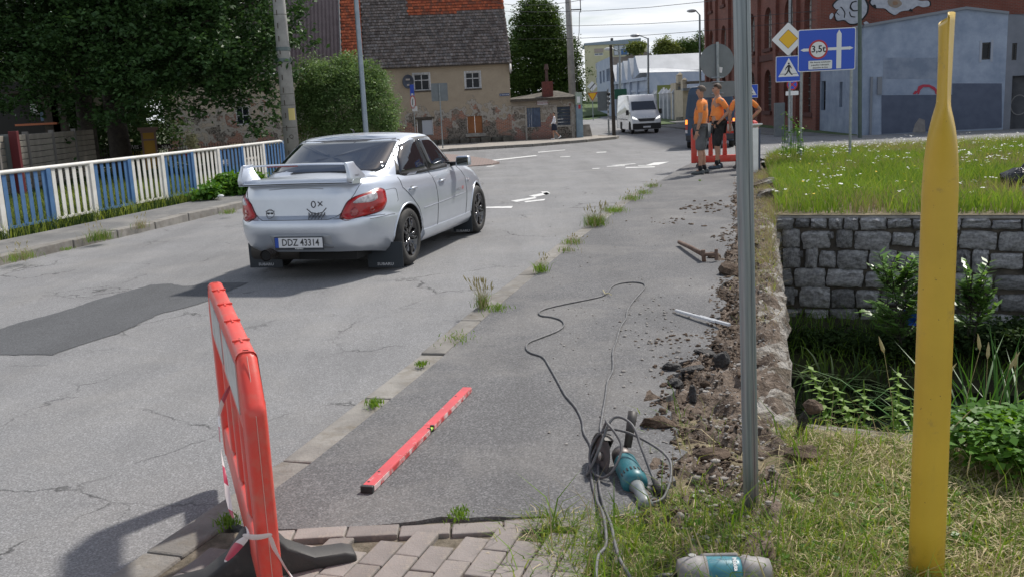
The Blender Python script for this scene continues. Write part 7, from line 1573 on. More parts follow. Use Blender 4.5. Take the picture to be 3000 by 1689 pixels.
# beige hall behind
BO = D(*c1(900, 400), 150); BO.z = -.85; bh = empty('beige_hall', BO, 0, 'beige gabled hall with a small barred window behind the shed roofs', 'building')
P = [(612, 700), (1900, 700), (1900, 305), (1160, 320), (1045, 258), (1000, 260), (830, 320), (780, 335), (612, 340)]; P = [D(*c1(x, y), 150)-BO for x, y in P]; v = [(p.x, 0, max(p.z, 0)) for p in P]; nP = len(v); v += [(p[0], 12, p[2]) for p in v]
MB().add(v, [tuple(range(nP))]+[(i, i+1, nP+i+1, nP+i) for i in range(2, nP-1)]).build('wall', M('beige_wall', (0.27, 0.235, 0.205), (0.22, 0.19, 0.17), sc=.7, rough=.9), bh); p, q_ = D(*c1(1003, 368), 150)-BO, D(*c1(1075, 318), 150)-BO; window(bh, p.x, q_.x, p.z, q_.z, m_sg, m_wg, 4, 2, .08, -.02)
# yellow apartment block
YO = D(*c1(280, 925), 175); ym = M('pale_yellow_render', (0.55, 0.53, 0.36), (0.50, 0.48, 0.33), sc=.5, rough=.9); yb_ = empty('apartment_block', (YO.x, 175, YO.z), rad(-3), 'pale yellow apartment block with a blue-grey roof edge in the distance', 'building')
yw = lambda x, y: (D(*c1(x, y), 175).x-YO.x, D(*c1(x, y), 175).z-YO.z)
H_ = yw(280, 190)[1]; We = yw(640, 200)[0]; hs = []
for zx0, zx1, y0, y1 in ((402, 515, 285, 325), (415, 447, 420, 505), (420, 455, 600, 685), (425, 460, 780, 868), (648, 910, 178, 325)): a, b2 = yw(zx0, y1), yw(zx1, y0); hs.append((a[0], b2[0], a[1], b2[1]))
wall(yb_, yw(272, 200)[0], yw(1075, 200)[0], -1, yw(640, 178)[1], hs, ym)
for h in hs[:4]: window(yb_, *h, M('window_white', (0.65, 0.66, 0.68), rough=.5), m_sl, 2, 1, .12, .15, .1)
h = hs[4]; window(yb_, *h, m_sg, M('pale_glazing', (0.50, 0.55, 0.62), rough=.2), 4, 2, .12, .1, .15); a, b2 = yw(745, 322), yw(820, 235); bx(yb_, 'blue_panel', a[0], b2[0], .06, .08, a[1], b2[1], M('bright_blue_panel', (0.04, 0.14, 0.34), rough=.5))
a, b2 = yw(402, 285), yw(515, 230); bx(yb_, 'roller_blind', a[0], b2[0], -.08, 0, a[1], b2[1], M('blind_beige', (0.36, 0.31, 0.28), rough=.8))
P = [yw(272, 190), yw(640, 180), yw(995, 168), yw(995, 100), yw(272, 166)]; MB().prism(P, 14, T=TL(0, 13.8, 0) @ STAND).build('roof_edge', M('roof_blue_grey', (0.24, 0.30, 0.36), rough=.7), yb_)
a, b2 = yw(622, 130), yw(650, 88); bx(yb_, 'chimney', a[0], b2[0], 2, 4, a[1]-.5, b2[1], m_tr)
# grassy rise in front of the far blocks
q = MB(); P = [D(1440, 297, 128), D(1500, 289, 140), D(1640, 283, 140), D(1640, 258, 170), D(1500, 252, 178), D(1400, 256, 178)]
v = [tuple(p) for p in P]+[(p.x, p.y, -.95) for p in P[:3]]; q.add(v, [(0, 1, 2, 3, 4, 5), (6, 7, 1, 0), (7, 8, 2, 1)]); tag(q.build('grassy_rise', m_gr), kind='structure')
for P, nm, m_ in (([(1455, 290), (1500, 291), (1560, 297), (1600, 300), (1600, 290), (1480, 280), (1455, 279)], 'far_path', m_walk2), ([(1455, 300), (1480, 301), (1512, 296), (1500, 292), (1455, 290)], 'grass_corner', m_gr)):
    P = [G(x, y, -.80) for x, y in P]; q = MB(); q.prism([(p.x, p.y) for p in P], .12, T=TL(0, 0, -.93)); tag(q.build(nm, m_), kind='structure')
# --- poles, lamps, wires
def utility(name, p_base, p_top, r0_, r1_, m, label, cat='pole'):
    o = MB().tube([(0, 0, -.3), (Vector(p_top)-Vector(p_base))*.5, Vector(p_top)-Vector(p_base)], [r0_, (r0_+r1_)/2, r1_], 20).build(name, m, auto=40); o.location = p_base; return tag(o, label, cat)
m_cp = M('pole_concrete', (0.33, 0.325, 0.31), (0.25, 0.245, 0.235), sc=3, rough=.85, bmp=.3, bsc=25, dirt=(0.16, 0.155, 0.15), dsc=5, dlo=.6, dhi=.75)
b_ = Vector((-5.9, 27.0, 0)); cpz = empty('concrete_pole', b_, 0, 'thick tapering concrete utility pole with steel bands and a yellow notice', 'pole')
MB().tube([(0, 0, -.3), (0, 0, 9)], [.215, .125], 28).build('shaft', m_cp, cpz, smooth=True)
q = MB()
for k in range(26): q.bb(-.012-.05, .012-.05, -.215+.0035*k-.002, -.195+.0035*k, .2+.34*k, .34+.34*k)
q.build('slots', m_dwood, cpz)['kind'] = 'stuff'
for z in (3.35, 3.05): r_ = .215-.09*(z/9)+.012; MB().lathe([(r_-.01, 0), (r_, .005), (r_, .10), (r_-.01, .105)], 28, T=TL(0, 0, z)).build('band', M('band_steel', (0.12, 0.15, 0.15), rough=.5, metal=.4), cpz, smooth=False)
for z in (1.3, 1.9, 2.2, 4.3, 5.6): r_ = .215-.09*(z/9)+.002; MB().lathe([(r_-.01, 0), (r_, .0), (r_, .012), (r_-.01, .012)], 28, T=TL(0, 0, z)).build('strap', m_dwood, cpz)
n_ = MB(); v = []; f = []
for i in range(7):
    a = rad(-80+i*9); r_ = .205; v += [(r_*math.cos(a)+0, r_*math.sin(a), 1.50), (r_*.995*math.cos(a), r_*.995*math.sin(a), 1.82)]
    if i: f.append((2*i-2, 2*i, 2*i+1, 2*i-1))
n_.add(v, f).build('notice', M('notice_yellow', (0.52, 0.43, 0.16), rough=.7), cpz)
text('pole_number', 'Q', .16, m_dwood, cpz, TL(.06, -.207, 1.05) @ STAND, ext=.002)
l_ = Vector((-3.98, 28.1, 0)); lp_ = utility('lamp_post', l_, l_+Vector((0, 0, 9)), .078, .055, M('lamp_galv', (0.24, 0.29, 0.34), (0.30, 0.35, 0.40), sc=4, rough=.45, metal=.4), 'slim blue-grey lamp post rising from the bush', 'lamp post')
pb = D(1441, 240, 67.5); pt_ = D(1424, -90, 67.5); up_ = empty('wire_pole', (pb.x, 67.5, -.85), 0, 'concrete pole carrying wires behind the outbuilding', 'pole'); MB().tube([(0, 0, 0), (pt_.x-pb.x, 0, pt_.z+.85)], [.28, .17], 20).build('shaft', m_cp, up_, smooth=True)
q = MB(); z_ = D(1450, 25, 67.5).z+.85; q.tube([(0, -.1, z_), (.75, -.1, z_)], .04, 6); q.tube([(.7, -.1, z_-.2), (.7, -.1, z_+1.6)], .03, 6); q.build('bracket', m_tr, up_); MB().tube([(.62, -.12, z_-.15), (.55, -.12, z_-1.5), (.25, -.2, z_-3.5), (.36, -.2, 2)], .022, 5).build('drop_cable', m_tr, up_)
def lampp(px, pyb, pyt, y, ax0, ay0, label, dark=False):
    b0 = D(px, pyb, y); b0.z = gz(y); t = D(px, pyt, y); hd_ = D(ax0, ay0, y); r = empty('street_lamp', b0, 0, label, 'street lamp'); t -= b0; hd_ -= b0; k = y/70
    mm = m_dwood if dark else m_pole
    MB().tube([(0, 0, -.1), (t.x, 0, t.z)], [.085*k, .06*k], 12).build('post', mm, r, auto=40); MB().tube([(t.x, 0, t.z-.05), (t.x*.6+hd_.x*.4, 0, t.z+.12*k), (hd_.x+.25*k*(1 if hd_.x < t.x else -1), 0, hd_.z)], .035*k, 8).build('arm', mm if not dark else m_pole, r, smooth=True)
    MB().ball((hd_.x, 0, hd_.z), .28*k, 10, sc=(1.25, .6, .42)).build('lamp_head', M('lamp_white', (0.55, 0.56, 0.57), rough=.4), r, smooth=True)
lampp(*c1(1135, 900), 0, 96, 0, 0, 'x') if False else None
def lp2(bz, tz, hz, y, label, dark=False): B_, T_, H2 = c1(*bz), c1(*tz), c1(*hz); lampp(T_[0], B_[1], T_[1], y, H2[0], H2[1], label, dark)
lp2((1132, 1000), (1093, 98), (925, 66), 80, 'tall street lamp with a curved arm above the saw-tooth roofs')
lp2((740, 1100), (728, 268), (590, 238), 100, 'smaller street lamp behind the brown post')
p0 = D(*c1(655, 1335), 66.5); p1 = D(*c1(612, 198), 66.5); o = MB().tube([(0, 0, -.2), (p1.x-p0.x, 0, p1.z-gz(66.5))], [.13, .10], 12).build('brown_post', m_dwood, auto=40); o.location = (p0.x, 66.5, gz(66.5)+.05); tag(o, 'dark brown weathered lamp post at the pavement corner', 'post')
b0 = D(1762, 303, 84); b0.z = -.85; t_ = D(1762, 38, 84)-b0; h_ = D(1742, 28, 84)-b0; r = empty('street_lamp', b0, 0, 'street lamp with a flat grey head against the corner of the brick factory', 'street lamp')
MB().tube([(0, 0, 0), (0, 0, t_.z)], [.10, .08], 10).build('post', m_pole, r); MB().tube([(0, 0, t_.z), (-.3, 0, t_.z+.35), (h_.x, 0, h_.z+.02)], .045, 8).build('arm', m_pole, r, smooth=True); MB().ball((h_.x-.1, 0, h_.z), .32, 10, sc=(1.3, .6, .42)).build('lamp_head', MATS['lamp_white'], r, smooth=True)
m_wire = M('wire', (0.05, 0.05, 0.055), rough=.6)
for (xa, ya, xb, yb, lb) in ((1240, 28, 1800, 2, 'wire grazing the top of the walnut tree, second from above'), (1240, 8, 1500, -6, 'highest overhead wire near the roof ridge of the old house'), (1300, 65, 2050, 28, 'overhead wire across the open sky, third from above'), (1300, 99, 2050, 50, 'lowest overhead wire just above the distant lamp heads')):
    A_, B_ = D(xa, ya, 64), D(xb, yb, 50); mid = (A_+B_)/2-Vector((0, 0, .25)); o = MB().tube([A_, A_.lerp(B_, .25)-Vector((0, 0, .19)), mid, A_.lerp(B_, .75)-Vector((0, 0, .19)), B_], .014, 5).build('overhead_wire', m_wire); tag(o, lb, 'wire', 'overhead wires above the street')
A_, B_ = D(1240, 500, 30), None
# green pole in front of the garage
p0, p1 = D(*c4(772, 955), 43.5), D(*c4(770, -60), 43.5); o = MB().tube([(0, 0, -.1), (p1.x-p0.x, 0, p1.z+.6)], .085, 12).build('green_pole', M('green_paint', (0.055, 0.085, 0.07), (0.08, 0.11, 0.09), sc=3, rough=.6), auto=40); o.location = (p0.x, 43.5, gz(43.5)); tag(o, 'tall dark green pole in front of the grey garage corner', 'pole')
p0 = D(*c3(778, 1275), 50); o = MB().bb(-.25, .25, 0, .3, 0, 1.7).build('grey_cabinet', m_sg, bevel=.02); o.location = (p0.x, 50, gz(50)); tag(o, 'small grey cabinet by the foot of the brick factory', 'cabinet')
# ------------------------------------------------------------------ stone wall across the stream
m_stone = M('granite', (0.25, 0.25, 0.255), (0.48, 0.48, 0.485), sc=9, rough=.85, bmp=1.0, bsc=38, bd=.02, rnd=.36, dirt=(0.05, 0.05, 0.05), dsc=16, dlo=.6, dhi=.72)
m_mort = M('dark_mortar', (0.07, 0.062, 0.052), (0.125, 0.11, 0.09), sc=6, rough=.95, bmp=.8, bsc=40, bd=.02)
cw = empty('channel_wall', (3.56, 13.0, 0), math.atan(-.42), 'grey granite block wall across the stream below the flowering meadow', 'wall')
MB().bb(-.4, 16, .05, .7, -2.2, -.03).build('mortar', m_mort, cw)
protos = []
for k in range(9):
    q = MB(); v = []; f = []; n = 7
    for j in range(n):
        for i in range(n):
            a, c = i/(n-1)*2-1, j/(n-1)*2-1; ed = max(abs(a), abs(c)); rx = a*.5*(1-.06*abs(c)**4)+.07*nz3(a+k*3, c, .9); rz = c*.5*(1-.06*abs(a)**4)+.07*nz3(a, c+k*5, .9)
            v.append((rx, -.06*(1-ed**9)-.02+.10*nz3(a*1.7+k, c*1.7, 1.6), rz))
    f = [(j*n+i, j*n+i+1, (j+1)*n+i+1, (j+1)*n+i) for j in range(n-1) for i in range(n-1)]
    rim = [i for i in range(n)]+[j*n+n-1 for j in range(1, n)]+[(n-1)*n+i for i in range(n-2, -1, -1)]+[j*n for j in range(n-2, 0, -1)]; b = len(v)
    v += [(v[i][0], .16, v[i][2]) for i in rim]; m_ = len(rim); f += [(rim[i], rim[(i+1) % m_], b+(i+1) % m_, b+i) for i in range(m_)]
    protos.append(q.add(v, f).build('stone', m_stone, cw, auto=60))
fresh = list(protos); rs = random.Random(4); z = -.01; rows = [(.17, .31), (.25, .34), (.28, .29), (.25, .34), (.27, .28), (.25, .32), (.26, .3)]
for r, (h, wm) in enumerate(rows):
    x = -.35+rs.uniform(0, .2)
    while x < 6.8:
        w_ = wm*rs.uniform(.55, 1.5); o = fresh.pop() if fresh else dup(rs.choice(protos), cw)
        hj = h*rs.uniform(.74, 1.13); o.scale = ((w_-.024)*(1 if rs.random() < .5 else -1), .55 if r else .7, hj-.020); o.location = (x+w_/2, .02, z-h/2+rs.uniform(-.012, .012)); o.rotation_euler = (0, rs.uniform(-.05, .05), rs.uniform(-.03, .03)); x += w_
        if r and rs.random() < .10:
            c = dup(rs.choice(protos), cw); c.scale = (.06, .4, .09); c.location = (x-.005, .03, z-h*.3); x += .05
    z -= h
q = MB(); q.bb(-.4, 9, .03, .55, -.03, .012); o = q.build('coping', M('coping_stone', (0.36, 0.35, 0.33), (0.24, 0.23, 0.21), sc=5, rough=.9, bmp=.6, bsc=30), cw, bevel=.01)
# ------------------------------------------------------------------ foliage generators
def leaves(name, P, size, mats, parent=None, mi=None, asp=.55, droop=.3, kind=None, jit=.35, up=.25):
    n = len(P); P = np.asarray(P, float); s = size*(1+jit*(NP.random(n)*2-1)); a = NP.random(n)*2*PI; nrm = NP.normal(size=(n, 3)); nrm[:, 2] = np.abs(nrm[:, 2])*(1+up*3)+up; nrm /= np.linalg.norm(nrm, axis=1)[:, None]
    t = np.stack([np.cos(a), np.sin(a), NP.uniform(-droop-.2, .2, n)], 1); t -= nrm*(t*nrm).sum(1)[:, None]; t /= np.linalg.norm(t, axis=1)[:, None]; b = np.cross(nrm, t)
    S_ = s[:, None]; A = P; B = P+t*S_*.5+b*S_*asp*.5+nrm*S_*.06; C = P+t*S_-nrm*S_*droop*.4; D_ = P+t*S_*.5-b*S_*asp*.5+nrm*S_*.06
    V_ = np.stack([A, B, C, D_], 1).reshape(-1, 3); F_ = np.arange(4*n).reshape(-1, 4)
    o = raw(name, V_, F_, mats, mi if mi is not None else None, parent=parent)
    if kind: o['kind'] = kind
    return o
def crown_pts(blobs, n, clump=.28, hollow=.55, per=26):
    tot = sum(r[0]*r[1]*r[2] for c, r in blobs); out = []
    for c, r in blobs:
        k = max(1, int(n*r[0]*r[1]*r[2]/tot/per)); d = NP.normal(size=(k, 3)); d /= np.linalg.norm(d, axis=1)[:, None]; rr_ = (hollow+(1-hollow)*NP.random(k)**.6)[:, None]*(1+.12*NP.normal(size=(k, 1)))
        C = np.array(c)+d*rr_*np.array(r); out.append((C[:, None, :]+NP.normal(size=(k, per, 3))*clump*np.array([1, 1, .6])).reshape(-1, 3))
    return np.concatenate(out)
def limbs(mb, a, b, r, rn, depth=2, k=3, spread=.5):
    a, b = Vector(a), Vector(b); L = (b-a).length; md = (a+b)/2+Vector((rn.uniform(-1, 1), rn.uniform(-1, 1), rn.uniform(-.5, 1)))*L*.06; mb.tube([a, md, b], [r, r*.8, r*.55], 8)
    if depth:
        for _ in range(k): t = rn.uniform(.4, 1); p = a.lerp(b, t); d = (b-a).normalized()+Vector((rn.uniform(-1, 1), rn.uniform(-1, 1), rn.uniform(-.4, .8)))*spread*1.5; limbs(mb, p, p+d.normalized()*L*rn.uniform(.45, .7), r*.5, rn, depth-1, k, spread)
def blades(P, h, wd, lean=.35, hj=.4):
    n = len(P); P = np.asarray(P, float); h = h*(1+hj*(NP.random(n)*2-1)); a = NP.random(n)*2*PI; d = np.stack([np.cos(a), np.sin(a), np.zeros(n)], 1); a2 = NP.random(n)*2*PI; s = np.stack([np.cos(a2), np.sin(a2), np.zeros(n)], 1); ln = (lean*(.3+NP.random(n)))[:, None]*h[:, None]; wv = (wd*(.6+.8*NP.random(n)))[:, None]; z = np.zeros((n, 3)); z[:, 2] = h
    p1 = P+z*.55+d*ln*.3; p2 = P+z*(1-.25*lean)+d*ln
    V_ = np.stack([P-s*wv/2, P+s*wv/2, p1-s*wv*.38, p1+s*wv*.38, p2], 1).reshape(-1, 3); b = 5*np.arange(n)[:, None]
    return V_, np.concatenate([b+np.array([[0, 1, 3]]), b+np.array([[0, 3, 2]]), b+np.array([[2, 3, 4]])], 1).reshape(-1, 3)
def grass(name, P, h, wd, m, parent=None, lean=.35, kind='stuff', label=None, cat=None):
    V_, F_ = blades(P, h, wd, lean); o = raw(name, V_, F_, m, parent=parent)
    return tag(o, label, cat, kind=kind)
gm4 = leafmat('meadow_blade', (0.075, 0.165, 0.025), (0.17, 0.26, 0.05), .7, .3, 1); gm1 = leafmat('grass_green', (0.06, 0.135, 0.018), (0.14, 0.235, 0.04), .6, .3, 2); gm2 = leafmat('grass_dry', (0.34, 0.29, 0.17), (0.24, 0.205, 0.11), .8, .2, 2); gm3 = leafmat('grass_yellowgreen', (0.15, 0.23, 0.035), (0.24, 0.28, 0.07), .7, .3, 1)
lm_oak = leafmat('oak_leaf', (0.012, 0.032, 0.011), (0.055, 0.11, 0.035), .45, .2, .9); lm_bush = leafmat('bush_leaf', (0.065, 0.13, 0.042), (0.14, 0.21, 0.08), .5, .3, 1); lm_wal = leafmat('walnut_leaf', (0.028, 0.065, 0.015), (0.07, 0.115, 0.028), .5, .18, .4); lm_ivy = leafmat('ivy_leaf', (0.055, 0.15, 0.022), (0.10, 0.20, 0.035), .35, .3, 3)
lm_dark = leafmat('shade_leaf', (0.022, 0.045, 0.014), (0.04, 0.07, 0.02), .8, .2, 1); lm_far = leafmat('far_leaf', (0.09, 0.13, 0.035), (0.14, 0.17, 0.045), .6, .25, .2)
m_bark = M('bark', (0.035, 0.029, 0.025), (0.06, 0.05, 0.04), sc=6, rough=.95, bmp=1, bsc=18, bd=.05)
rn = random.Random(3)
def PB(px, py, y, rx, ry=None, rz=None): p = D(px, py, y); return (tuple(p), (rx, ry or rx, rz or rx*.8))
def tree(name, label, base, top, r, blobs, n, leaf, lm, clump=.28, per=26, hollow=.55, limbto=None, cat='tree'):
    t = empty(name, base, 0, label, cat); b = Vector(base); q = MB(); tp_ = Vector(top)-b; q.tube([(0, 0, -.4), (0, 0, .1), tp_*.5, tp_], [r*1.3, r, r*.85, r*.6], 16)
    for p in (limbto or [bl[0] for bl in blobs][:6]): s_ = tp_*rn.uniform(.6, 1); limbs(q, s_, s_.lerp(Vector(p)-b, .72), r*.34, rn, 1, 2, .3)
    q.build('trunk', m_bark, t, smooth=True); P = crown_pts(blobs, n, clump, hollow, per)-np.array(b); leaves('crown', P, leaf, lm, t); return t
tr_b = D(236, 470, 30); tr_b.z = -.35
bl = [PB(90, 60, 29, 2.1), PB(260, 90, 28, 2.0), PB(420, 50, 28.5, 2.2), PB(590, 60, 29, 2.0), PB(640, 130, 28, 1.5), PB(700, 20, 29, .8), PB(520, 160, 27.5, 1.5, 1.5, 1.1), PB(350, 190, 27.5, 1.6, 1.5, 1.0), PB(60, 190, 28, 1.7, 1.6, 1.2), PB(640, 225, 28, .85, 1.2, .7), PB(600, 215, 28.5, .8, 1, .55), PB(500, 235, 28, .9, 1, .6), PB(300, 270, 28, 1.1, 1.2, .5), PB(160, 250, 28.5, .9, 1, .7),
      PB(0, 120, 29, 1.6), PB(680, 290, 27.8, .42, .6, .50), PB(655, 330, 27.8, .28, .4, .35), PB(440, 275, 28, .7, .8, .4), PB(600, 285, 28, .5, .6, .45), PB(640, 300, 27.8, .5, .6, .5), PB(690, 330, 27.8, .3, .4, .45), PB(560, 270, 28, .5, .6, .35), PB(160, 375, 27, .55, .5, .35), PB(175, 440, 27, .25, .3, .35), PB(250, -120, 30, 3.2), PB(480, -120, 30, 3), PB(20, -110, 30, 3)]
oak = tree('oak_tree', 'big dark oak spreading over the railing at the left', tr_b, tr_b+Vector((.05, 0, 4.6)), .30, bl, 86000, .15, lm_oak, .16, 40, .45)
a = D(246, 256, 29.62); MB().lathe([(.13, 0), (.11, .03), (.05, .035)], 14, T=TL(*(a-tr_b)) @ RX(PI/2)).build('cut_limb', M('cut_wood', (0.30, 0.26, 0.2), rough=.9), oak)
t2 = D(318, 470, 32); t2.z = -.4
tree('second_oak', 'thicker dark trunk just right of the first oak', t2, t2+Vector((-.2, 0, 5)), .36, [PB(300, 40, 33, 2.6), PB(420, 120, 33, 1.8), PB(330, 215, 33, 1.4, 1, .9), PB(520, 100, 33, 2.0), PB(560, 190, 33, 1.2)], 26000, .15, lm_oak, .28, 26, .3)
# dark hedge and trees behind the garden
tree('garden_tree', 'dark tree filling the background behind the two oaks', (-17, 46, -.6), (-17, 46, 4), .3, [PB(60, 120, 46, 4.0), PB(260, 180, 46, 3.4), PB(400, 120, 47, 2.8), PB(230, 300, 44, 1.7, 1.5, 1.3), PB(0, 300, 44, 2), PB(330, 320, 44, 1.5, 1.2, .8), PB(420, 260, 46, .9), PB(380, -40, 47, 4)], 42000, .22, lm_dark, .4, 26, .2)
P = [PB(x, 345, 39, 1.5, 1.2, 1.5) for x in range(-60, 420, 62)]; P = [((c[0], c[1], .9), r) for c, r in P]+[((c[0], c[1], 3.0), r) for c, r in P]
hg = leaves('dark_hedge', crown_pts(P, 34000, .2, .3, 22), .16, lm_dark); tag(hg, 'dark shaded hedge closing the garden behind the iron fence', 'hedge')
# rounded bush
bb_ = D(880, 430, 30.5); bb_.z = -.35
tree('lilac_bush', 'large loose green bush left of the derelict house', bb_, bb_+Vector((0, 0, 1.2)), .08, [PB(860, 260, 30.5, 1.35, 1.2, 1.25), PB(800, 205, 30.5, .75, .8, .75), PB(900, 205, 30.5, .8), PB(955, 275, 30, .60, .8, .8), PB(765, 290, 30.5, .60, .8, .9), PB(985, 330, 30, .30, .5, .55), PB(870, 160, 30.8, .42, .5, .38), PB(940, 205, 30.5, .45, .6, .4)], 60000, .070, lm_bush, .10, 22, .5, cat='bush')
tree('walnut_tree', 'tall broad green tree rising behind the outbuilding', (2.6, 80, -.9), (2.6, 80, 4), .3, [PB(1350, 70, 80, 2.0, 2.5, 2.3), PB(1330, 160, 79, 2.3, 2.5, 2.2), PB(1393, 150, 79, 1.7, 2, 2.5), PB(1436, 140, 80, .8, 1.2, 1.4), PB(1300, 225, 79, 1.6, 2, 1.6), PB(1355, 25, 80, 1.2, 1.5, .8), PB(1445, 200, 79, .7, 1.2, 1.0), PB(1478, 178, 78, .45, .5, .35), PB(1400, 240, 79, 1.8), PB(1450, 240, 79, .5, 1, 1.2), PB(1310, 110, 80, 1.1)], 62000, .20, lm_wal, .26, 24, .45)
for k, (nm, lb, P) in enumerate((('round_tree', 'loose yellowish tree above the pale hall roof', [PB(1672, 118, 168, 1.6, 2, 1.7), PB(1690, 125, 168, 1.5), PB(1655, 128, 168, 1.0)]), ('poplar_tree', 'mid green tree above the beige hall beside the brick factory', [PB(1720, 118, 170, 1.9), PB(1742, 122, 170, 1.6), PB(1758, 112, 170, 1.2, 1.2, 2.0), PB(1705, 125, 170, 1.3)]), ('young_tree', 'small yellow-green treetop in front of the apartment block', [PB(1597, 122, 148, .9, 1, .6), PB(1606, 116, 148, .6)]))):
    c = P[0][0]; tree(nm, lb, (c[0], c[1], -.9), (c[0], c[1], c[2]-.5), .15, P, 6000, .36, lm_far if k != 1 else lm_wal, .35, 20, .2)
# ivy over the railing foot
P = []
for px, py, r in ((600, 470, .32), (570, 462, .36), (560, 480, .28), (530, 478, .25), (505, 488, .18), (620, 452, .25), (640, 445, .2)): c = D(px, py, 19.2 if px < 560 else 20.2); P.append((tuple(c), (r*.8, r*.9, r*.55)))
leaves('ivy_bush', crown_pts(P, 5200, .05, .3, 14), .085, lm_ivy, asp=.8); tag(bpy.data.objects['ivy_bush'], 'bright green creeper growing through the railing behind the sedan', 'plant')
o = MB().ball(D(555, 493, 19.0), .05, 7, sc=(1.3, 1, .6)).build('paper_litter', m_sw); tag(o, 'white scrap of litter on the left pavement below the creeper', 'litter')
# weeds in the kerb joints
m_seed = leafmat('seed_head', (0.30, 0.27, 0.13), (0.40, 0.36, 0.2), .9, .2)
def tuft(px, py, h, r, n, label, dry=.2, tall=0, z=.07):
    n = int(n*1.5)
    c = G(px, py, z); t = empty('weed_tuft', c, 0, label, 'weeds', 'weeds in the kerb joints'); d = NP.normal(size=(n, 3))*[r*.5, r*.8, 0]; k = int(n*dry)
    if n-k: grass('green_blades', d[k:], h, .0055, gm1, t, .8)
    if k: grass('dry_blades', d[:k], h*1.1, .003, gm2, t, .4)
    if tall:
        q = MB()
        for i in range(tall):
            b = Vector((NP.normal()*r*.5, NP.normal()*r*.5, 0)); e = b+Vector((NP.normal()*.035, NP.normal()*.035, h*rn.uniform(1.0, 1.7))); q.tube([b, (b+e)/2+Vector((.01, 0, .02)), e], .0014, 4); q.tube([e, e+(e-b)*.12, e+(e-b)*.26], [.002, .007, .001], 5)
        q.build('seed_stalks', m_seed, t)['kind'] = 'stuff'
for a in ((1212, 772, .12, .05, 90, 'tall straw-coloured grass tuft growing from the kerb', .5, 26), (1250, 775, .03, .10, 130, 'bright green weeds beside the tall straw tuft', .05), (1150, 852, .025, .12, 110, 'low weeds in a kerb joint above the broken kerb end', .3), (1062, 917, .03, .035, 70, 'small green weed on the kerb upper left of the level', 0), (940, 1016, .03, .045, 110, 'green weed on the kerb directly left of the level', 0), (1361, 683, .10, .06, 90, 'sprout with stalks on the kerb halfway up the pavement', .2, 6), (1440, 612, .06, .12, 110, 'thin weeds on the kerb below the bushiest tuft', .5, 10), (1497, 566, .15, .13, 260, 'bushiest grass tuft on the kerb near the wheel side', .35, 24), (1545, 532, .08, .16, 200, 'low green weeds just past the bushiest kerb tuft', .2, 5), (1590, 502, .08, .16, 160, 'green weeds on the far part of the kerb', .3, 10), (1618, 487, .08, .14, 120, 'weeds at the end of the kerb towards the men', .3, 8), (1640, 470, .08, .12, 120, 'sparse weeds where the kerb meets the far pavement', .4, 5), (572, 1314, .03, .05, 90, 'flat green weed on the kerb behind the near barrier', .0), (1155, 1293, .02, .05, 90, 'green weed in the joint between asphalt and block paving', 0), (1425, 632, .05, .1, 80, 'tiny weeds beside a kerb stone', .6),
          (55, 652, .11, .16, 200, 'dry grass tuft on the left kerb at the picture edge', .5, 8), (250, 604, .15, .14, 220, 'green grass tuft on the left kerb', .3, 8), (352, 574, .12, .12, 120, 'brownish tuft on the left kerb', .8, 6), (575, 537, .08, .12, 120, 'small tuft on the left kerb behind the sedan', .4), (170, 628, .04, .08, 60, 'moss tuft on the left kerb between two grass tufts', .1), (1760, 455, .03, .03, 30, 'lone weed by the feet of the men', 0)): tuft(*a)
# ------------------------------------------------------------------ grass areas
def scat(n, fx, fy, ok=None):
    x = NP.uniform(*fx, n); y = NP.uniform(*fy, n); P = np.stack([x, y, np.zeros(n)], 1); return P if ok is None else P[[bool(ok(a, b)) for a, b, _ in P]]
def near_ok(x, y):
    if y > nearw(x)-.30-.12*pn(x, y, 2.5) and x > 1.15 and x < 2.15 and NP.random() < .93: return False
    if y > nearw(x)-.10 and x > 1.1: return False
    if y < 3.6:
        if x < .30-.25*(y-2.4)+.10*pn(x, y, 3): return x > -.1 and NP.random() < .10
        return 1
    if x < .55: return 0
    if x < 1.20+.06*(y-4)+.10*pn(x, y, 4): return NP.random() < (.02 if y > 3.85 else .22)
    return True
def pn(x, y, s, k=0): return noise.noise(Vector((x*s, y*s, k)))
Pg = scat(95000, (-.15, 5.0), (2.3, 4.9), near_ok); Pg[:, 2] = -.0-.04*np.clip(Pg[:, 0]-.9, 0, 1)
sel = np.array([pn(a, b, 1.6)+pn(a, b, 6, 3)*.6+NP.normal()*.3+.04 for a, b, _ in Pg])
grass('near_grass_green', Pg[sel > .0], .105, .0050, gm1, lean=1.0); grass('near_grass_dry', Pg[sel <= .0], .085, .0040, gm2, lean=1.6); grass('near_grass_pale', Pg[::4]+np.array([.01, 0, .01]), .13, .0045, gm3, lean=.9)
grass('long_blades', Pg[1::45], .24, .006, gm1, lean=.7); grass('long_dry_blades', Pg[2::60], .26, .004, gm2, lean=.6)
# fallen straw and clover-like leaves
Ps = scat(17000, (-.1, 4.0), (2.4, 4.6), near_ok); V_, F_ = blades(Ps+np.array([0, 0, .03]), .06, .0042, 3.6); tag(raw('straw_litter', V_, F_, leafmat('straw', (0.50, 0.43, 0.27), (0.36, 0.30, 0.18), .8, .1, 2)), kind='stuff')
Pc = scat(9000, (.3, 4.5), (2.4, 4.4), lambda x, y: near_ok(x, y) and pn(x, y, 1.3, 9) > .05); Pc[:, 2] += .01+.05*NP.random(len(Pc)); tag(leaves('low_weeds', Pc, .035, lm_ivy, asp=.8, up=1.0), kind='stuff')
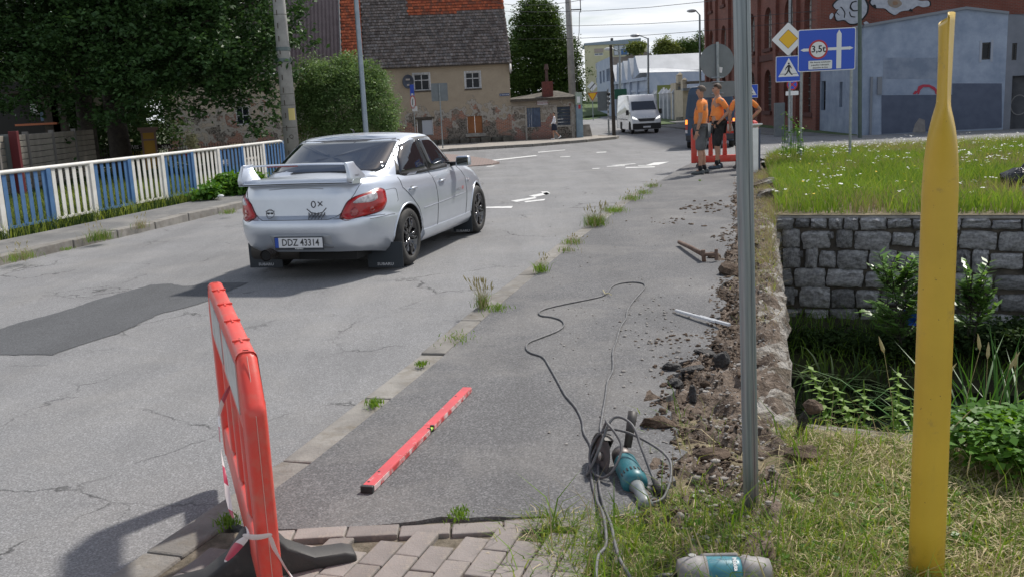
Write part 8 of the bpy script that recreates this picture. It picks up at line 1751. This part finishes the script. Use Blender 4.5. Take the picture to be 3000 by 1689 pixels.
# barley-like stalks in front
def stalks(name, pts, h0, m, label, kind='stuff', rr=.0032):
    q = MB()
    for (x, y) in pts:
        h = h0*rn.uniform(.7, 1.25); b = Vector((x, y, -.03)); e = b+Vector((rn.uniform(-.10, .10), rn.uniform(-.06, .06), h)); q.tube([b, (b+e)/2+Vector((rn.uniform(-.02, .02), 0, 0)), e], .0012, 4); d = (e-b).normalized()+Vector((rn.uniform(-.5, .5), 0, 0)); q.tube([e, e+d*.02, e+d*.05, e+d*.085], [.0015, rr, rr*.8, .0008], 6)
    return tag(q.build(name, m), kind=kind)
stalks('barley_heads', [(rn.uniform(.45, 2.4), rn.uniform(2.6, 4.0)) for _ in range(46)], .20, m_seed, '')
# meadow
def mfac(n, y0=12.0, y1=28, xm=20): 
    P = scat(n, (3.5, xm), (7, y1), mead_in); P[:, 2] = [gz(y) for _, y, _ in P]; return P
Pm = mfac(150000, xm=17); d_ = np.array([b-farw(a) for a, b, _ in Pm]); c = np.array([pn(a, b, .35)+.5*pn(a, b, 1.3, 2)+NP.normal()*.18 for a, b, _ in Pm]); y_ = Pm[:, 1]
hh_ = np.where(d_ < 1.0, .6, 1.0); green = (c > -.22) & (y_ < 21) | (c > .10); dry = ~green
grass('meadow_green', Pm[green & (d_ > .2)][::1], .29, .012, gm4, lean=.6); grass('meadow_dry', Pm[dry & (d_ > .12)], .25, .008, gm2, lean=.4); grass('meadow_dark', Pm[(d_ > .4)][::5], .33, .010, gm3, lean=.5)
Pf = mfac(1500, xm=15); keep = np.array([pn(a, b, .55, 5)+.5*pn(a, b, 1.6, 8)+.35*(17 < b < 24)-.15*(b<15) > .03 for a, b, _ in Pf]); Pf = Pf[keep]; Pf[:, 2] += NP.uniform(.27, .45, len(Pf)); fm = M('white_flower', (0.72, 0.72, 0.68), rough=.8)
tag(leaves('white_flowers', np.repeat(Pf, 4, 0)+NP.normal(size=(len(Pf)*4, 3))*[.02, .02, .006], .035, fm, asp=1, up=2, droop=0), kind='stuff')
Py = mfac(260, xm=14); Py[:, 2] += .3; tag(leaves('yellow_flowers', Py, .035, M('yellow_flower', (0.65, 0.45, 0.02), rough=.8), asp=1, up=2, droop=0), kind='stuff')
stalks_m = MB()
for k in range(16):
    p = D(1965+k*4+rn.uniform(-3, 3), 400, 21+rn.uniform(-.5, 1)); p.z = 0; e = p+Vector((rn.uniform(-.1, .1), 0, rn.uniform(.5, 1.15))); stalks_m.tube([p, (p+e)/2, e], [.006, .007, .003], 5)
P = []
for v in stalks_m.v[::5]: P += [tuple(np.array(v)+NP.normal(size=3)*.035) for _ in range(7)]
o = stalks_m.build('tall_weed_stalks', lm_ivy); leaves('leaf', P, .06, lm_ivy, o, kind='stuff'); o['kind'] = 'stuff'; tag(o, 'tall bright green weeds at the corner of the meadow', 'weeds')
# dry grass on the slab edge, verge behind the railing
Pe = []
for y in NP.uniform(6.5, 20, 9000):
    dn = pn(y, 0, .9)+.35*(9 < y < 12.5)+.5*(y > 13)
    if NP.random() < np.clip(dn+.15, .02, 1): Pe.append((interp(EDGE, y)-abs(NP.normal())*.13-.02+(.06 if y > 12 else 0), y, .0))
Pe = np.array(Pe); k = NP.random(len(Pe)) < .35; grass('edge_grass_green', Pe[k], .13, .006, gm3, lean=.9); grass('edge_grass_dry', Pe[~k], .17, .0045, gm2, lean=1.0)
def lv_ok(x, y): return x < interp(KERB_L, y)-1.6
Pl = scat(60000, (-14, -5), (12, 30), lv_ok); grass('verge_grass', Pl, .22, .014, lm_dark, lean=.6); Pl = scat(12000, (-10.5, -5), (13.5, 25.5), lv_ok); grass('verge_grass_pale', Pl, .28, .010, gm3, lean=.5)  # dark leaf colour on the verge grass stands in for shade there
# ------------------------------------------------------------------ plants in and beside the channel
def nettle(px, py, y, h, label, lean=0):
    top = D(px, py, y); b = Vector((top.x-lean*h, y, top.z-h)); t = empty('nettle', b, 0, label, 'plant', 'tall leafy stems on the near bank'); q = MB(); e = Vector((lean*h, 0, h)); q.tube([(0, 0, 0), e*.5+Vector((.01, 0, 0)), e], [.006, .005, .002], 6); nl_ = leafmat('nettle_leaf', (0.13, 0.24, 0.04), (0.20, 0.30, 0.07), .5, .35, 2); q.build('stem', nl_, t); P = []
    V_ = []; F_ = []
    for i in range(int(h/.026)):
        f_ = i/(h/.026); p = e*f_; L_ = .10*(1-.55*f_)*(.4+f_ if f_ < .4 else 1)
        for s in (0, PI):
            a = s+(PI/2 if i % 2 else 0)+rn.uniform(-.3, .3); d = Vector((math.cos(a), math.sin(a), -.25)); sd = Vector((-math.sin(a), math.cos(a), 0))*L_*.30; k = len(V_); V_ += [p, p+d*L_*.45+sd, p+d*L_, p+d*L_*.45-sd]; F_.append((k, k+1, k+2, k+3))
    raw('leaves', V_, F_, nl_, parent=t)
for a in ((2028, 905, 4.95, .42, 'leaning nettle at the left end of the low channel wall', -.35), (2085, 950, 4.9, .33, 'curved nettle second from the left above the channel wall', -.5), (2172, 955, 4.85, .36, 'upright nettle in the middle of the low channel wall'), (2258, 920, 4.8, .42, 'tallest nettle just left of the yellow pipe'), (2245, 985, 4.75, .28, 'short nettle beside the tallest one'), (2290, 1000, 4.7, .25, 'small nettle touching the yellow pipe'), (2490, 985, 4.5, .30, 'nettle right of the yellow pipe'), (2120, 1000, 4.85, .22, 'bushy low nettle on the channel wall', -.2)): nettle(*a)
def reed(c, h, n, r, label, lean=.8, wd=.032, m=None):
    t = empty('reed_clump', c, 0, label, 'reeds'); P = NP.normal(size=(n, 3))*[r, r, 0]; V_ = []; F_ = []
    for p in P:
        a = rn.uniform(0, 2*PI); L_ = h*rn.uniform(.7, 1.2); d = Vector((math.cos(a), math.sin(a), 0)); s = Vector((-d.y, d.x, 0)); k = len(V_); ln = lean*rn.uniform(.2, 1)
        for j in range(6): f_ = j/5; q_ = Vector(p)+d*L_*ln*f_**2.2+Vector((0, 0, L_*(f_-.45*ln*f_**3))); w_ = wd*(1-f_**2)*.5; V_ += [q_-s*w_, q_+s*w_+d*0]
        F_ += [(k+2*j, k+2*j+1, k+2*j+3, k+2*j+2) for j in range(5)]
    raw('blades', V_, F_, m or leafmat('reed_leaf', (0.035, 0.10, 0.02), (0.06, 0.15, 0.03), .4, .25, 2), parent=t)
cr1 = D(2478, 1000, 6.8); cr1.z = -1.9; reed(cr1, 1.75, 110, .16, 'big clump of bright green reeds in the water right of the yellow pipe')
cr1 = D(2130, 900, 10.6); cr1.z = -1.85; reed(cr1, .62, 60, .22, 'dark reeds leaning over the water below the granite wall', 1.3, m=lm_dark); cr1 = D(2000, 980, 6.9); cr1.z = -1.9; reed(cr1, 1.5, 36, .14, 'thin reeds rising from the water beside the bridge edge', 1.0)
def sapling(px, py0, py1, y, label, n=26, L_=.42, leafl=.12, spread=.5, cat='sapling'):
    b = D(px, py0, y); t_ = D(px, py1, y); t = empty('ash_sapling', b, 0, label, cat); h = t_.z-b.z; q = MB(); V_ = []; F_ = []
    for i in range(n):
        f_ = rn.random()**.45; a = rn.uniform(0, 2*PI); s0 = Vector((rn.uniform(-.22, .22)*spread, 0, h*f_*.6)); rr2 = spread*rn.uniform(.35, 1.25)*(1.0-.55*f_**3); e = s0+Vector((math.cos(a)*rr2, math.sin(a)*rr2*.6-.05, h*rn.uniform(.02, .42)*(1.25-f_*.5))); q.tube([s0, (s0+e)/2+Vector((0, 0, .05)), e], .005, 4)
        for j in range(7):
            p = s0.lerp(e, .35+.65*j/6)
            for sg in (-1, 1):
                d = (Vector((-math.sin(a), math.cos(a), -.1))*sg+(e-s0).normalized()*.5+Vector((rn.uniform(-.3, .3), rn.uniform(-.3, .3), rn.uniform(-.3, .2)))).normalized(); sd = d.cross(Vector((0, 0, 1))).normalized()*leafl*.22; k = len(V_); l_ = leafl*rn.uniform(.8, 1.3); V_ += [p, p+d*l_*.5+sd, p+d*l_, p+d*l_*.5-sd]; F_.append((k, k+1, k+2, k+3))
    q.build('twigs', m_bark, t); raw('leaves', V_, F_, leafmat('ash_leaf', (0.06, 0.14, 0.03), (0.15, 0.27, 0.07), .3, .35, 2), parent=t)
sapling(2240, 860, 600, 11.3, 'leafy ash sapling growing against the granite wall left of the pipe', 46, spread=.42); sapling(2265, 900, 690, 11.1, 'lower branches of green leaves beside the blue plastic', 30, spread=.35); sapling(2440, 900, 625, 10.8, 'leafy sapling against the granite wall right of the pipe', 36, spread=.26)
P = [PB(x, y, yy, r, r, r*.5) for x, y, yy, r in ((2060, 855, 12.2, .25), (2150, 860, 12.0, .28), (2250, 865, 11.8, .35), (2350, 860, 11.6, .3), (2450, 850, 11.4, .3), (2540, 850, 11.2, .35), (2620, 850, 11, .4), (2010, 850, 12.3, .2))]; P = [((c[0], c[1], max(c[2], -1.8)), r) for c, r in P]
tag(leaves('bank_undergrowth', crown_pts(P, 15000, .08, .2, 18), .06, lm_dark), kind='stuff')
Pb = scat(14000, (2.5, 12), (6, 13.5), lambda x, y: farw(x)-1.35 < y < farw(x)-.02); Pb[:, 2] = [-1.42-.36*max(0, (farw(a)-b)-.2) for a, b, _ in Pb]; grass('bank_grass', Pb, .26, .012, gm1, lean=.8)
P = [PB(x, y, yy, r, r, r*.45) for x, y, yy, r in ((2440, 1068, 4.1, .13), (2480, 1075, 4.0, .14), (2530, 1080, 4.0, .16), (2590, 1085, 3.9, .18), (2450, 1105, 3.9, .12), (2520, 1115, 3.85, .14), (2600, 1120, 3.8, .16), (2650, 1100, 3.8, .2))]
iv = leaves('ground_elder', crown_pts(P, 5200, .035, .3, 14), .042, lm_ivy, asp=.75, up=.8); tag(iv, 'dense patch of bright green leaves right of the yellow pipe', 'plant')
stalks('tall_seed_heads', [(G(x, y).x, G(x, y).y) for x, y in ((2420, 1090), (2470, 1075), (2510, 1085), (2560, 1080), (2250, 1100), (2300, 1150), (2620, 1100))], .38, m_seed, '', rr=.009)
# ------------------------------------------------------------------ rubble
def lump(k, n=1):
    q = MB(); q.ball((0, 0, 0), 1, 6); q.v = [tuple(Vector(p)*(1+.45*noise.noise(Vector(p)*1.3+Vector((k*7, 0, 0)))) ) for p in q.v]; return q
m_peb = M('pebble', (0.32, 0.30, 0.275), (0.20, 0.18, 0.16), sc=4, rough=.9, world=True); m_chk = M('tar_lump', (0.018, 0.017, 0.017), (0.04, 0.038, 0.036), sc=18, rough=.7, bmp=1, bsc=40, bd=.02); m_clod = M('clod', (0.065, 0.043, 0.028), (0.135, 0.095, 0.066), sc=16, rough=1, bmp=1, bsc=60, bd=.02)
L0 = [lump(k) for k in range(5)]; La = [(np.array(l.v), l.f) for l in L0]
def scatter_lumps(name, items, m):
    V_ = []; T_ = []
    base = 0
    for (x, y, z, s) in items:
        v, f = La[rn.randrange(5)]; a = rn.uniform(0, 6.28); c, s2 = math.cos(a), math.sin(a); vv = v*np.array([s*rn.uniform(.8, 1.5), s, s*rn.uniform(.4, .8)]); V_.append(np.stack([vv[:, 0]*c-vv[:, 1]*s2+x, vv[:, 0]*s2+vv[:, 1]*c+y, vv[:, 2]+z], 1))
        for q in f: T_ += [(base+q[0], base+q[j], base+q[j+1]) for j in range(1, len(q)-1)]
        base += len(v)
    o = raw(name, np.concatenate(V_), np.array(T_), m, smooth=False); return tag(o, kind='stuff')
it = []
for _ in range(2600):
    y = 3.3+(rn.random()**1.7)*14; a, b = interp(BR, y)-.05, interp(EDGE, y)-.02; x = a+(b-a)*min(1, max(0, rn.gauss(.55, .3))); it.append((x, y, dug(x, y, (x-a)/(b-a), y)+.004, rn.uniform(.003, .011)*(1.0 if rn.random() < .95 else 2)))
scatter_lumps('strip_pebbles', it, m_peb)
scatter_lumps('pavement_pebbles', [(*(G(rn.gauss(1640, 60), rn.gauss(830, 55), .062)[:2]), .064, rn.uniform(.004, .013)) for _ in range(70)]+[(*(G(rn.uniform(1380, 1760), rn.uniform(560, 1150), .062)[:2]), .063, rn.uniform(.003, .008)) for _ in range(120)]+[(*(G(rn.uniform(1230, 1740), rn.uniform(480, 560), .062)[:2]), .063, rn.uniform(.003, .008)) for _ in range(20)], m_peb)
it = []
for cx, cy, sx, sy, n in ((1700, 940, 30, 22, 60), (1760, 905, 40, 14, 60), (1650, 1075, 24, 14, 60), (1700, 855, 40, 10, 50), (1790, 520, 30, 8, 60), (1760, 525, 30, 4, 30), (1815, 600, 20, 6, 30), (1700, 560, 40, 5, 24), (1800, 1160, 30, 20, 80), (1830, 700, 16, 60, 120), (1815, 860, 30, 30, 90)):
    for _ in range(n*2): p = G(rn.gauss(cx, sx), rn.gauss(cy, sy), .05); it.append((p.x, p.y, .05+rn.uniform(-.02, .015), rn.uniform(.003, .014)*p.y/7+.002))
for _ in range(2300):
    y = 3.5+(rn.random()**1.5)*14; a, b = interp(BR, y)-.05, interp(EDGE, y); u = min(1, max(0, abs(rn.gauss(.12, .33)))); x = a+(b-a)*u; it.append((x, y, (.062 if u < .1 else dug(x, y, u, y)+.008), rn.uniform(.003, .011)*(1 if rn.random() < .95 else 2.4)))
scatter_lumps('soil_clods', it, m_clod)
def chunk(px, py, s, label, m, sc=(1, 1, .6), rz=0, z=.05, nm='asphalt_lump', gp='broken lumps along the dug strip'):
    q = lump(px % 17); p = G(px, py, z); q.v = [(a*s*sc[0], b*s*sc[1], c*s*sc[2]) for a, b, c in q.v]; o = q.build(nm, m, loc=(p.x, p.y, z+s*sc[2]*.5)); o.rotation_euler = (rn.uniform(-.3, .3), rn.uniform(-.3, .3), rz); tag(o, label, 'rubble', gp)
for a in ((1700, 968, .045, 'black lump of tar at the lowest torn asphalt corner'), (1730, 935, .07, 'long black slab edge of lifted asphalt', m_chk, (1.5, .5, .3)), (1815, 925, .07, 'upright black asphalt lump left of the post', m_chk, (.8, .5, 1.0)), (1775, 890, .055, 'flat dark asphalt lump under the folding rule', m_chk, (1.5, .8, .4)), (1690, 930, .06, 'small black lump at the torn pavement edge'), (1742, 1005, .045, 'small splintered asphalt piece on the gravel', m_chk, (.5, .4, 1.2)), (2016, 1085, .045, 'upright black asphalt splinter beyond the slab corner', m_chk, (.5, .4, 1.8)), (1795, 650, .07, 'dark clod on the pavement near the steel tongs', m_clod), (1840, 690, .12, 'brown clod under the pavement edge beside the post', m_clod), (1655, 1072, .06, 'rooty brown clod beside the grinder handle', m_clod, (1.5, 1, .6)), (1790, 1150, .06, 'large rooty clod on the gravel left of the post', m_clod, (1.6, 1, .5)), (2045, 1030, .045, 'dark brown clod on the low channel wall', m_clod, (1.2, 1, .8)), (2020, 1150, .07, 'rooty brown clod right of the slab corner', m_clod, (1.3, 1, .5)), (1930, 500, .16, 'pale broken stone on the slab edge by the meadow', m_rawc, (1.3, 1, .6)), (1918, 470, .20, 'grey slab fragment behind the post near the meadow', m_rawc, (1.5, .8, .4))): chunk(*a[:4], *(a[4:5] or (m_chk,)), *(a[5:6]))
# blue plastic, bags, litter
a = D(2268, 770, 11.7); bp = MB(); v = []; f = []
for j in range(7):
    for i in range(9): v.append((a.x+i*.05+.01*j, a.y-.02*i+.03*nz3(i*.5, j*.5, 1), a.z-j*.035-i*.022+.04*nz3(i*.6, j*.6, 1, 3)))
f = [(j*9+i, j*9+i+1, (j+1)*9+i+1, (j+1)*9+i) for j in range(6) for i in range(8)]; o = bp.add(v, f).build('blue_plastic', M('blue_sheet', (0.01, 0.09, 0.5), rough=.35), smooth=True); tag(o, 'crumpled blue plastic sheet caught on the bank left of the yellow pipe', 'plastic sheet')
a = G(2575, 478, .1); q = lump(3); q.v = [(x*.42, y*.3, z*.22) for x, y, z in q.v]; o = q.build('black_bag', M('black_bag', (0.012, 0.012, 0.014), rough=.2, bmp=1, bsc=8, bd=.05), smooth=True, loc=(a.x+.30, a.y+.4, .16)); tag(o, 'shiny black rubbish bag in the meadow at the right edge', 'bag')
q = MB().ball((0, 0, 0), .17, 10, sc=(1.4, 1, .5)); o = q.build('blue_tub', M('blue_tub', (0.03, 0.16, 0.42), rough=.4), smooth=True, loc=(a.x+.12, a.y-.15, .12)); tag(o, 'flattened blue plastic tub in front of the black bag', 'tub')
MB().tube([(0, 0, 0), (.3, .1, .3), (.7, .1, .25)], .02, 6).build('bag_rod', m_tr, bpy.data.objects['black_bag'], loc=(-.3, 0, .02))
for px, py, s in ((1715, 1255, .012), (2030, 1200, .012)): p = G(px, py, .03); o = MB().ball(p, s, 6, sc=(1.3, .8, .8)).build('paper_scrap', m_sw); tag(o, 'small white paper scrap in the grass near the ' + ('grinder' if px < 1800 else 'galvanised post'), 'litter')
p = G(1860, 1122, .03); o = MB().ball(p, .011, 6).build('yellow_flower', MATS['yellow_flower']); tag(o, 'single yellow flower left of the galvanised post', 'flower')
# ------------------------------------------------------------------ garden behind the railing
def gbox(nm, x0, y0, x1, y1, y, dep, m, label, cat, base=True, par=None):
    a, b = D(x0, y1, y), D(x1, y0, y); z0 = -.45 if base else a.z; o = MB().bb(0, b.x-a.x, 0, dep, 0, b.z-z0).build(nm, m, par, bevel=.01); o.location = (a.x, y, z0); return tag(o, label, cat) if label else o
m_sl2 = M('slat_concrete', (0.27, 0.245, 0.205), (0.20, 0.18, 0.15), sc=3, rough=.9)
p0, p1 = D(62, 330, 24), D(222, 300, 29.5); pf = empty('panel_fence', (p0.x, p0.y, -.45), math.atan2(p1.y-p0.y, p1.x-p0.x), 'beige concrete fence of stacked horizontal slabs under the oak', 'fence'); Lp = (Vector((p1.x, p1.y, 0))-Vector((p0.x, p0.y, 0))).length
s0 = MB().bb(.06, 1.9, -.03, .03, 0, .135).build('slab', m_sl2, pf, bevel=.012); nsl = int(Lp/1.96)
for i in range(-1, nsl+1):
    for k in range(13):
        if i or k: dup(s0, pf, (i*1.96, 0, k*.15), None)
    MB().bb(i*1.96-.05, i*1.96+.06, -.06, .06, 0, 2.0).build('post', M('grey_post', (0.15, 0.14, 0.13)), pf)
gbox('metal_shed', -60, 338, 32, 430, 22.5, .06, M('shed_grey_shaded', (0.12, 0.135, 0.135), rough=.6), 'pale grey metal shed wall at the left edge behind the railing', 'shed'); gbox('red_post', 33, 330, 40, 430, 22.45, .12, M('red_paint_shaded', (0.10, 0.008, 0.012)), 'red steel post in painted shade at the corner of the grey shed', 'post')  # shade of the oak put into the shed and post colours
kz = empty('open_shed', D(20, 318, 31), 0, 'dark open lean-to with an orange front board behind the oak', 'shed'); o_ = kz.location
def kb(nm, x0, y0, x1, y1, y, dep, m): a, b = D(x0, y1, y), D(x1, y0, y); return MB().bb(a.x-o_.x, b.x-o_.x, y-31, y-31+dep, a.z-o_.z, b.z-o_.z).build(nm, m, kz)
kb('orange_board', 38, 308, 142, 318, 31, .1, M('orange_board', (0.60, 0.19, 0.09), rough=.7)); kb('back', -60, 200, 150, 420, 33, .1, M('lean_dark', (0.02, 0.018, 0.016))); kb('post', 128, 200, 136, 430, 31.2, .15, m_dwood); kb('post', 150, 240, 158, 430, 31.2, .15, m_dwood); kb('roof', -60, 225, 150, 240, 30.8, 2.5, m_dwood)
kb('white_sacks', 78, 262, 90, 290, 31.5, .3, m_sw); kb('blue_bottles', 103, 282, 114, 305, 31.3, .2, M('bottle_blue', (0.03, 0.10, 0.2), rough=.3))
bn_ = empty('garden_fence', D(300, 400, 33), 0, 'dark iron garden fence with stone posts and hung banners', 'fence'); g_ = bn_.location; g_.z = -.5
def gb(nm, x0, y0, x1, y1, y, dep, m, par=None, base=False):
    a, b = D(x0, y1, y), D(x1, y0, y); return MB().bb(a.x-g_.x, b.x-g_.x, y-g_.y, y-g_.y+dep, 0 if base else a.z-g_.z, b.z-g_.z).build(nm, m, par or bn_)
m_iron = M('iron', (0.015, 0.015, 0.016), rough=.6); m_gp = M('garden_post', (0.16, 0.13, 0.10), (0.22, 0.19, 0.14), sc=4, rough=.9)
for x0, x1, yt in ((293, 317, 352), (516, 545, 374), (578, 600, 363), (655, 676, 362), (684, 702, 361), (156, 182, 398)): c = gb('stone_post', x0, yt+6, x1, 420, 32.6, .35, m_gp, base=True); gb('post_cap', x0-2, yt, x1+2, yt+7, 32.5, .5, M('cap_stone', (0.30, 0.27, 0.17), rough=.9))
for k in range(78):
    x = 180+k*6.8; a = D(x, 0, 32.8); yy = 372-.0*k; t_ = D(x, 385-.055*(x-180), 32.8)
    if k == 0: b0_ = MB().cyl((0, 0, 0), (0, 0, t_.z+.5+.1), .011, n=5).build('bar', m_iron, bn_, loc=(a.x-g_.x, -.2+0, 0))
    else: dup(b0_, bn_, (t_.x-g_.x, 32.8-g_.y, 0))
for zz in (.25, 1.0): MB().bb(-3.0, 5.0, -.21, -.19, zz, zz+.03).build('rail', m_iron, bn_)
s_ = gb('black_banner', 307, 362, 428, 378, 32.3, .02, M('banner_black', (0.02, 0.016, 0.018)), None)
for tx, x, w_ in (('SERWIS - W', 340, .25), ('NIA', 418, .25)): a = D(x, 371, 32.28); text('banner_text', tx, .17, m_sw, s_, TL(a.x-g_.x, 32.28-g_.y, a.z-g_.z) @ STAND, ext=.001, bold=.003)
s_ = gb('yellow_banner', 308, 379, 362, 392, 32.3, .02, M('banner_yellow', (0.42, 0.38, 0.06))); a = D(334, 386, 32.28); text('banner_text', 'WYBIE', .19, m_si, s_, TL(a.x-g_.x, 32.28-g_.y, a.z-g_.z) @ STAND, ext=.001, bold=.008)
s_ = gb('blue_notice', 228, 365, 246, 412, 32.2, .02, M('notice_dark', (0.03, 0.035, 0.045))); gb('blue_strip', 228, 365, 244, 372, 32.18, .015, M('blue_strip', (0.05, 0.13, 0.3)), s_); a = D(237, 388, 32.18)
for k in range(3): text('notice_text', 'AUTO', .12, m_sw, s_, TL(a.x-g_.x, 32.17-g_.y, a.z-g_.z-.02-k*.16) @ STAND, ext=.001, bold=.002)
m_och = M('ochre_paint', (0.42, 0.23, 0.03), rough=.7); m_brn = M('brown_stone', (0.22, 0.14, 0.12), rough=.8); yc = 31.8; a = D(380, 400, yc); yp = empty('ochre_pillar', (a.x, yc, -.5), rad(20), 'ochre and brown painted pillar with a projecting cap behind the railing', 'pillar'); ht = D(380, 318, yc).z+.5
MB().bb(-.19, .19, -.19, .19, 0, ht-.2).build('shaft', m_och, yp); 
for sx_ in (-1, 1): MB().bb(sx_*.20-.03, sx_*.20+.03, -.215, -.15, 0, ht-.21).build('corner_strip', m_brn, yp)
for z0, z1, e_ in ((ht-.45, ht-.40, .23), (ht-.2, ht-.12, .25), (ht-.12, ht-.03, .31)): MB().bb(-e_, e_, -e_, e_, z0, z1).build('moulding', m_brn, yp)
P = [PB(484, 350, 31.5, .14, .14, .17), PB(478, 362, 31.5, .16, .15, .12), PB(490, 372, 31.5, .12)]; o = leaves('hydrangea', crown_pts(P, 900, .03, .2, 12), .06, M('cream_petal', (0.62, 0.60, 0.38), rough=.8), asp=1); tag(o, 'cream flowering hydrangea behind the railing', 'shrub')
P = [PB(470, 388, 29, .14, .1, .06), PB(485, 386, 29, .12, .1, .05)]; o = leaves('red_flowers', crown_pts(P, 300, .03, .2, 10), .05, M('red_petal', (0.65, 0.05, 0.02)), asp=1); tag(o, 'bright red flowers just above the railing top', 'flowers')
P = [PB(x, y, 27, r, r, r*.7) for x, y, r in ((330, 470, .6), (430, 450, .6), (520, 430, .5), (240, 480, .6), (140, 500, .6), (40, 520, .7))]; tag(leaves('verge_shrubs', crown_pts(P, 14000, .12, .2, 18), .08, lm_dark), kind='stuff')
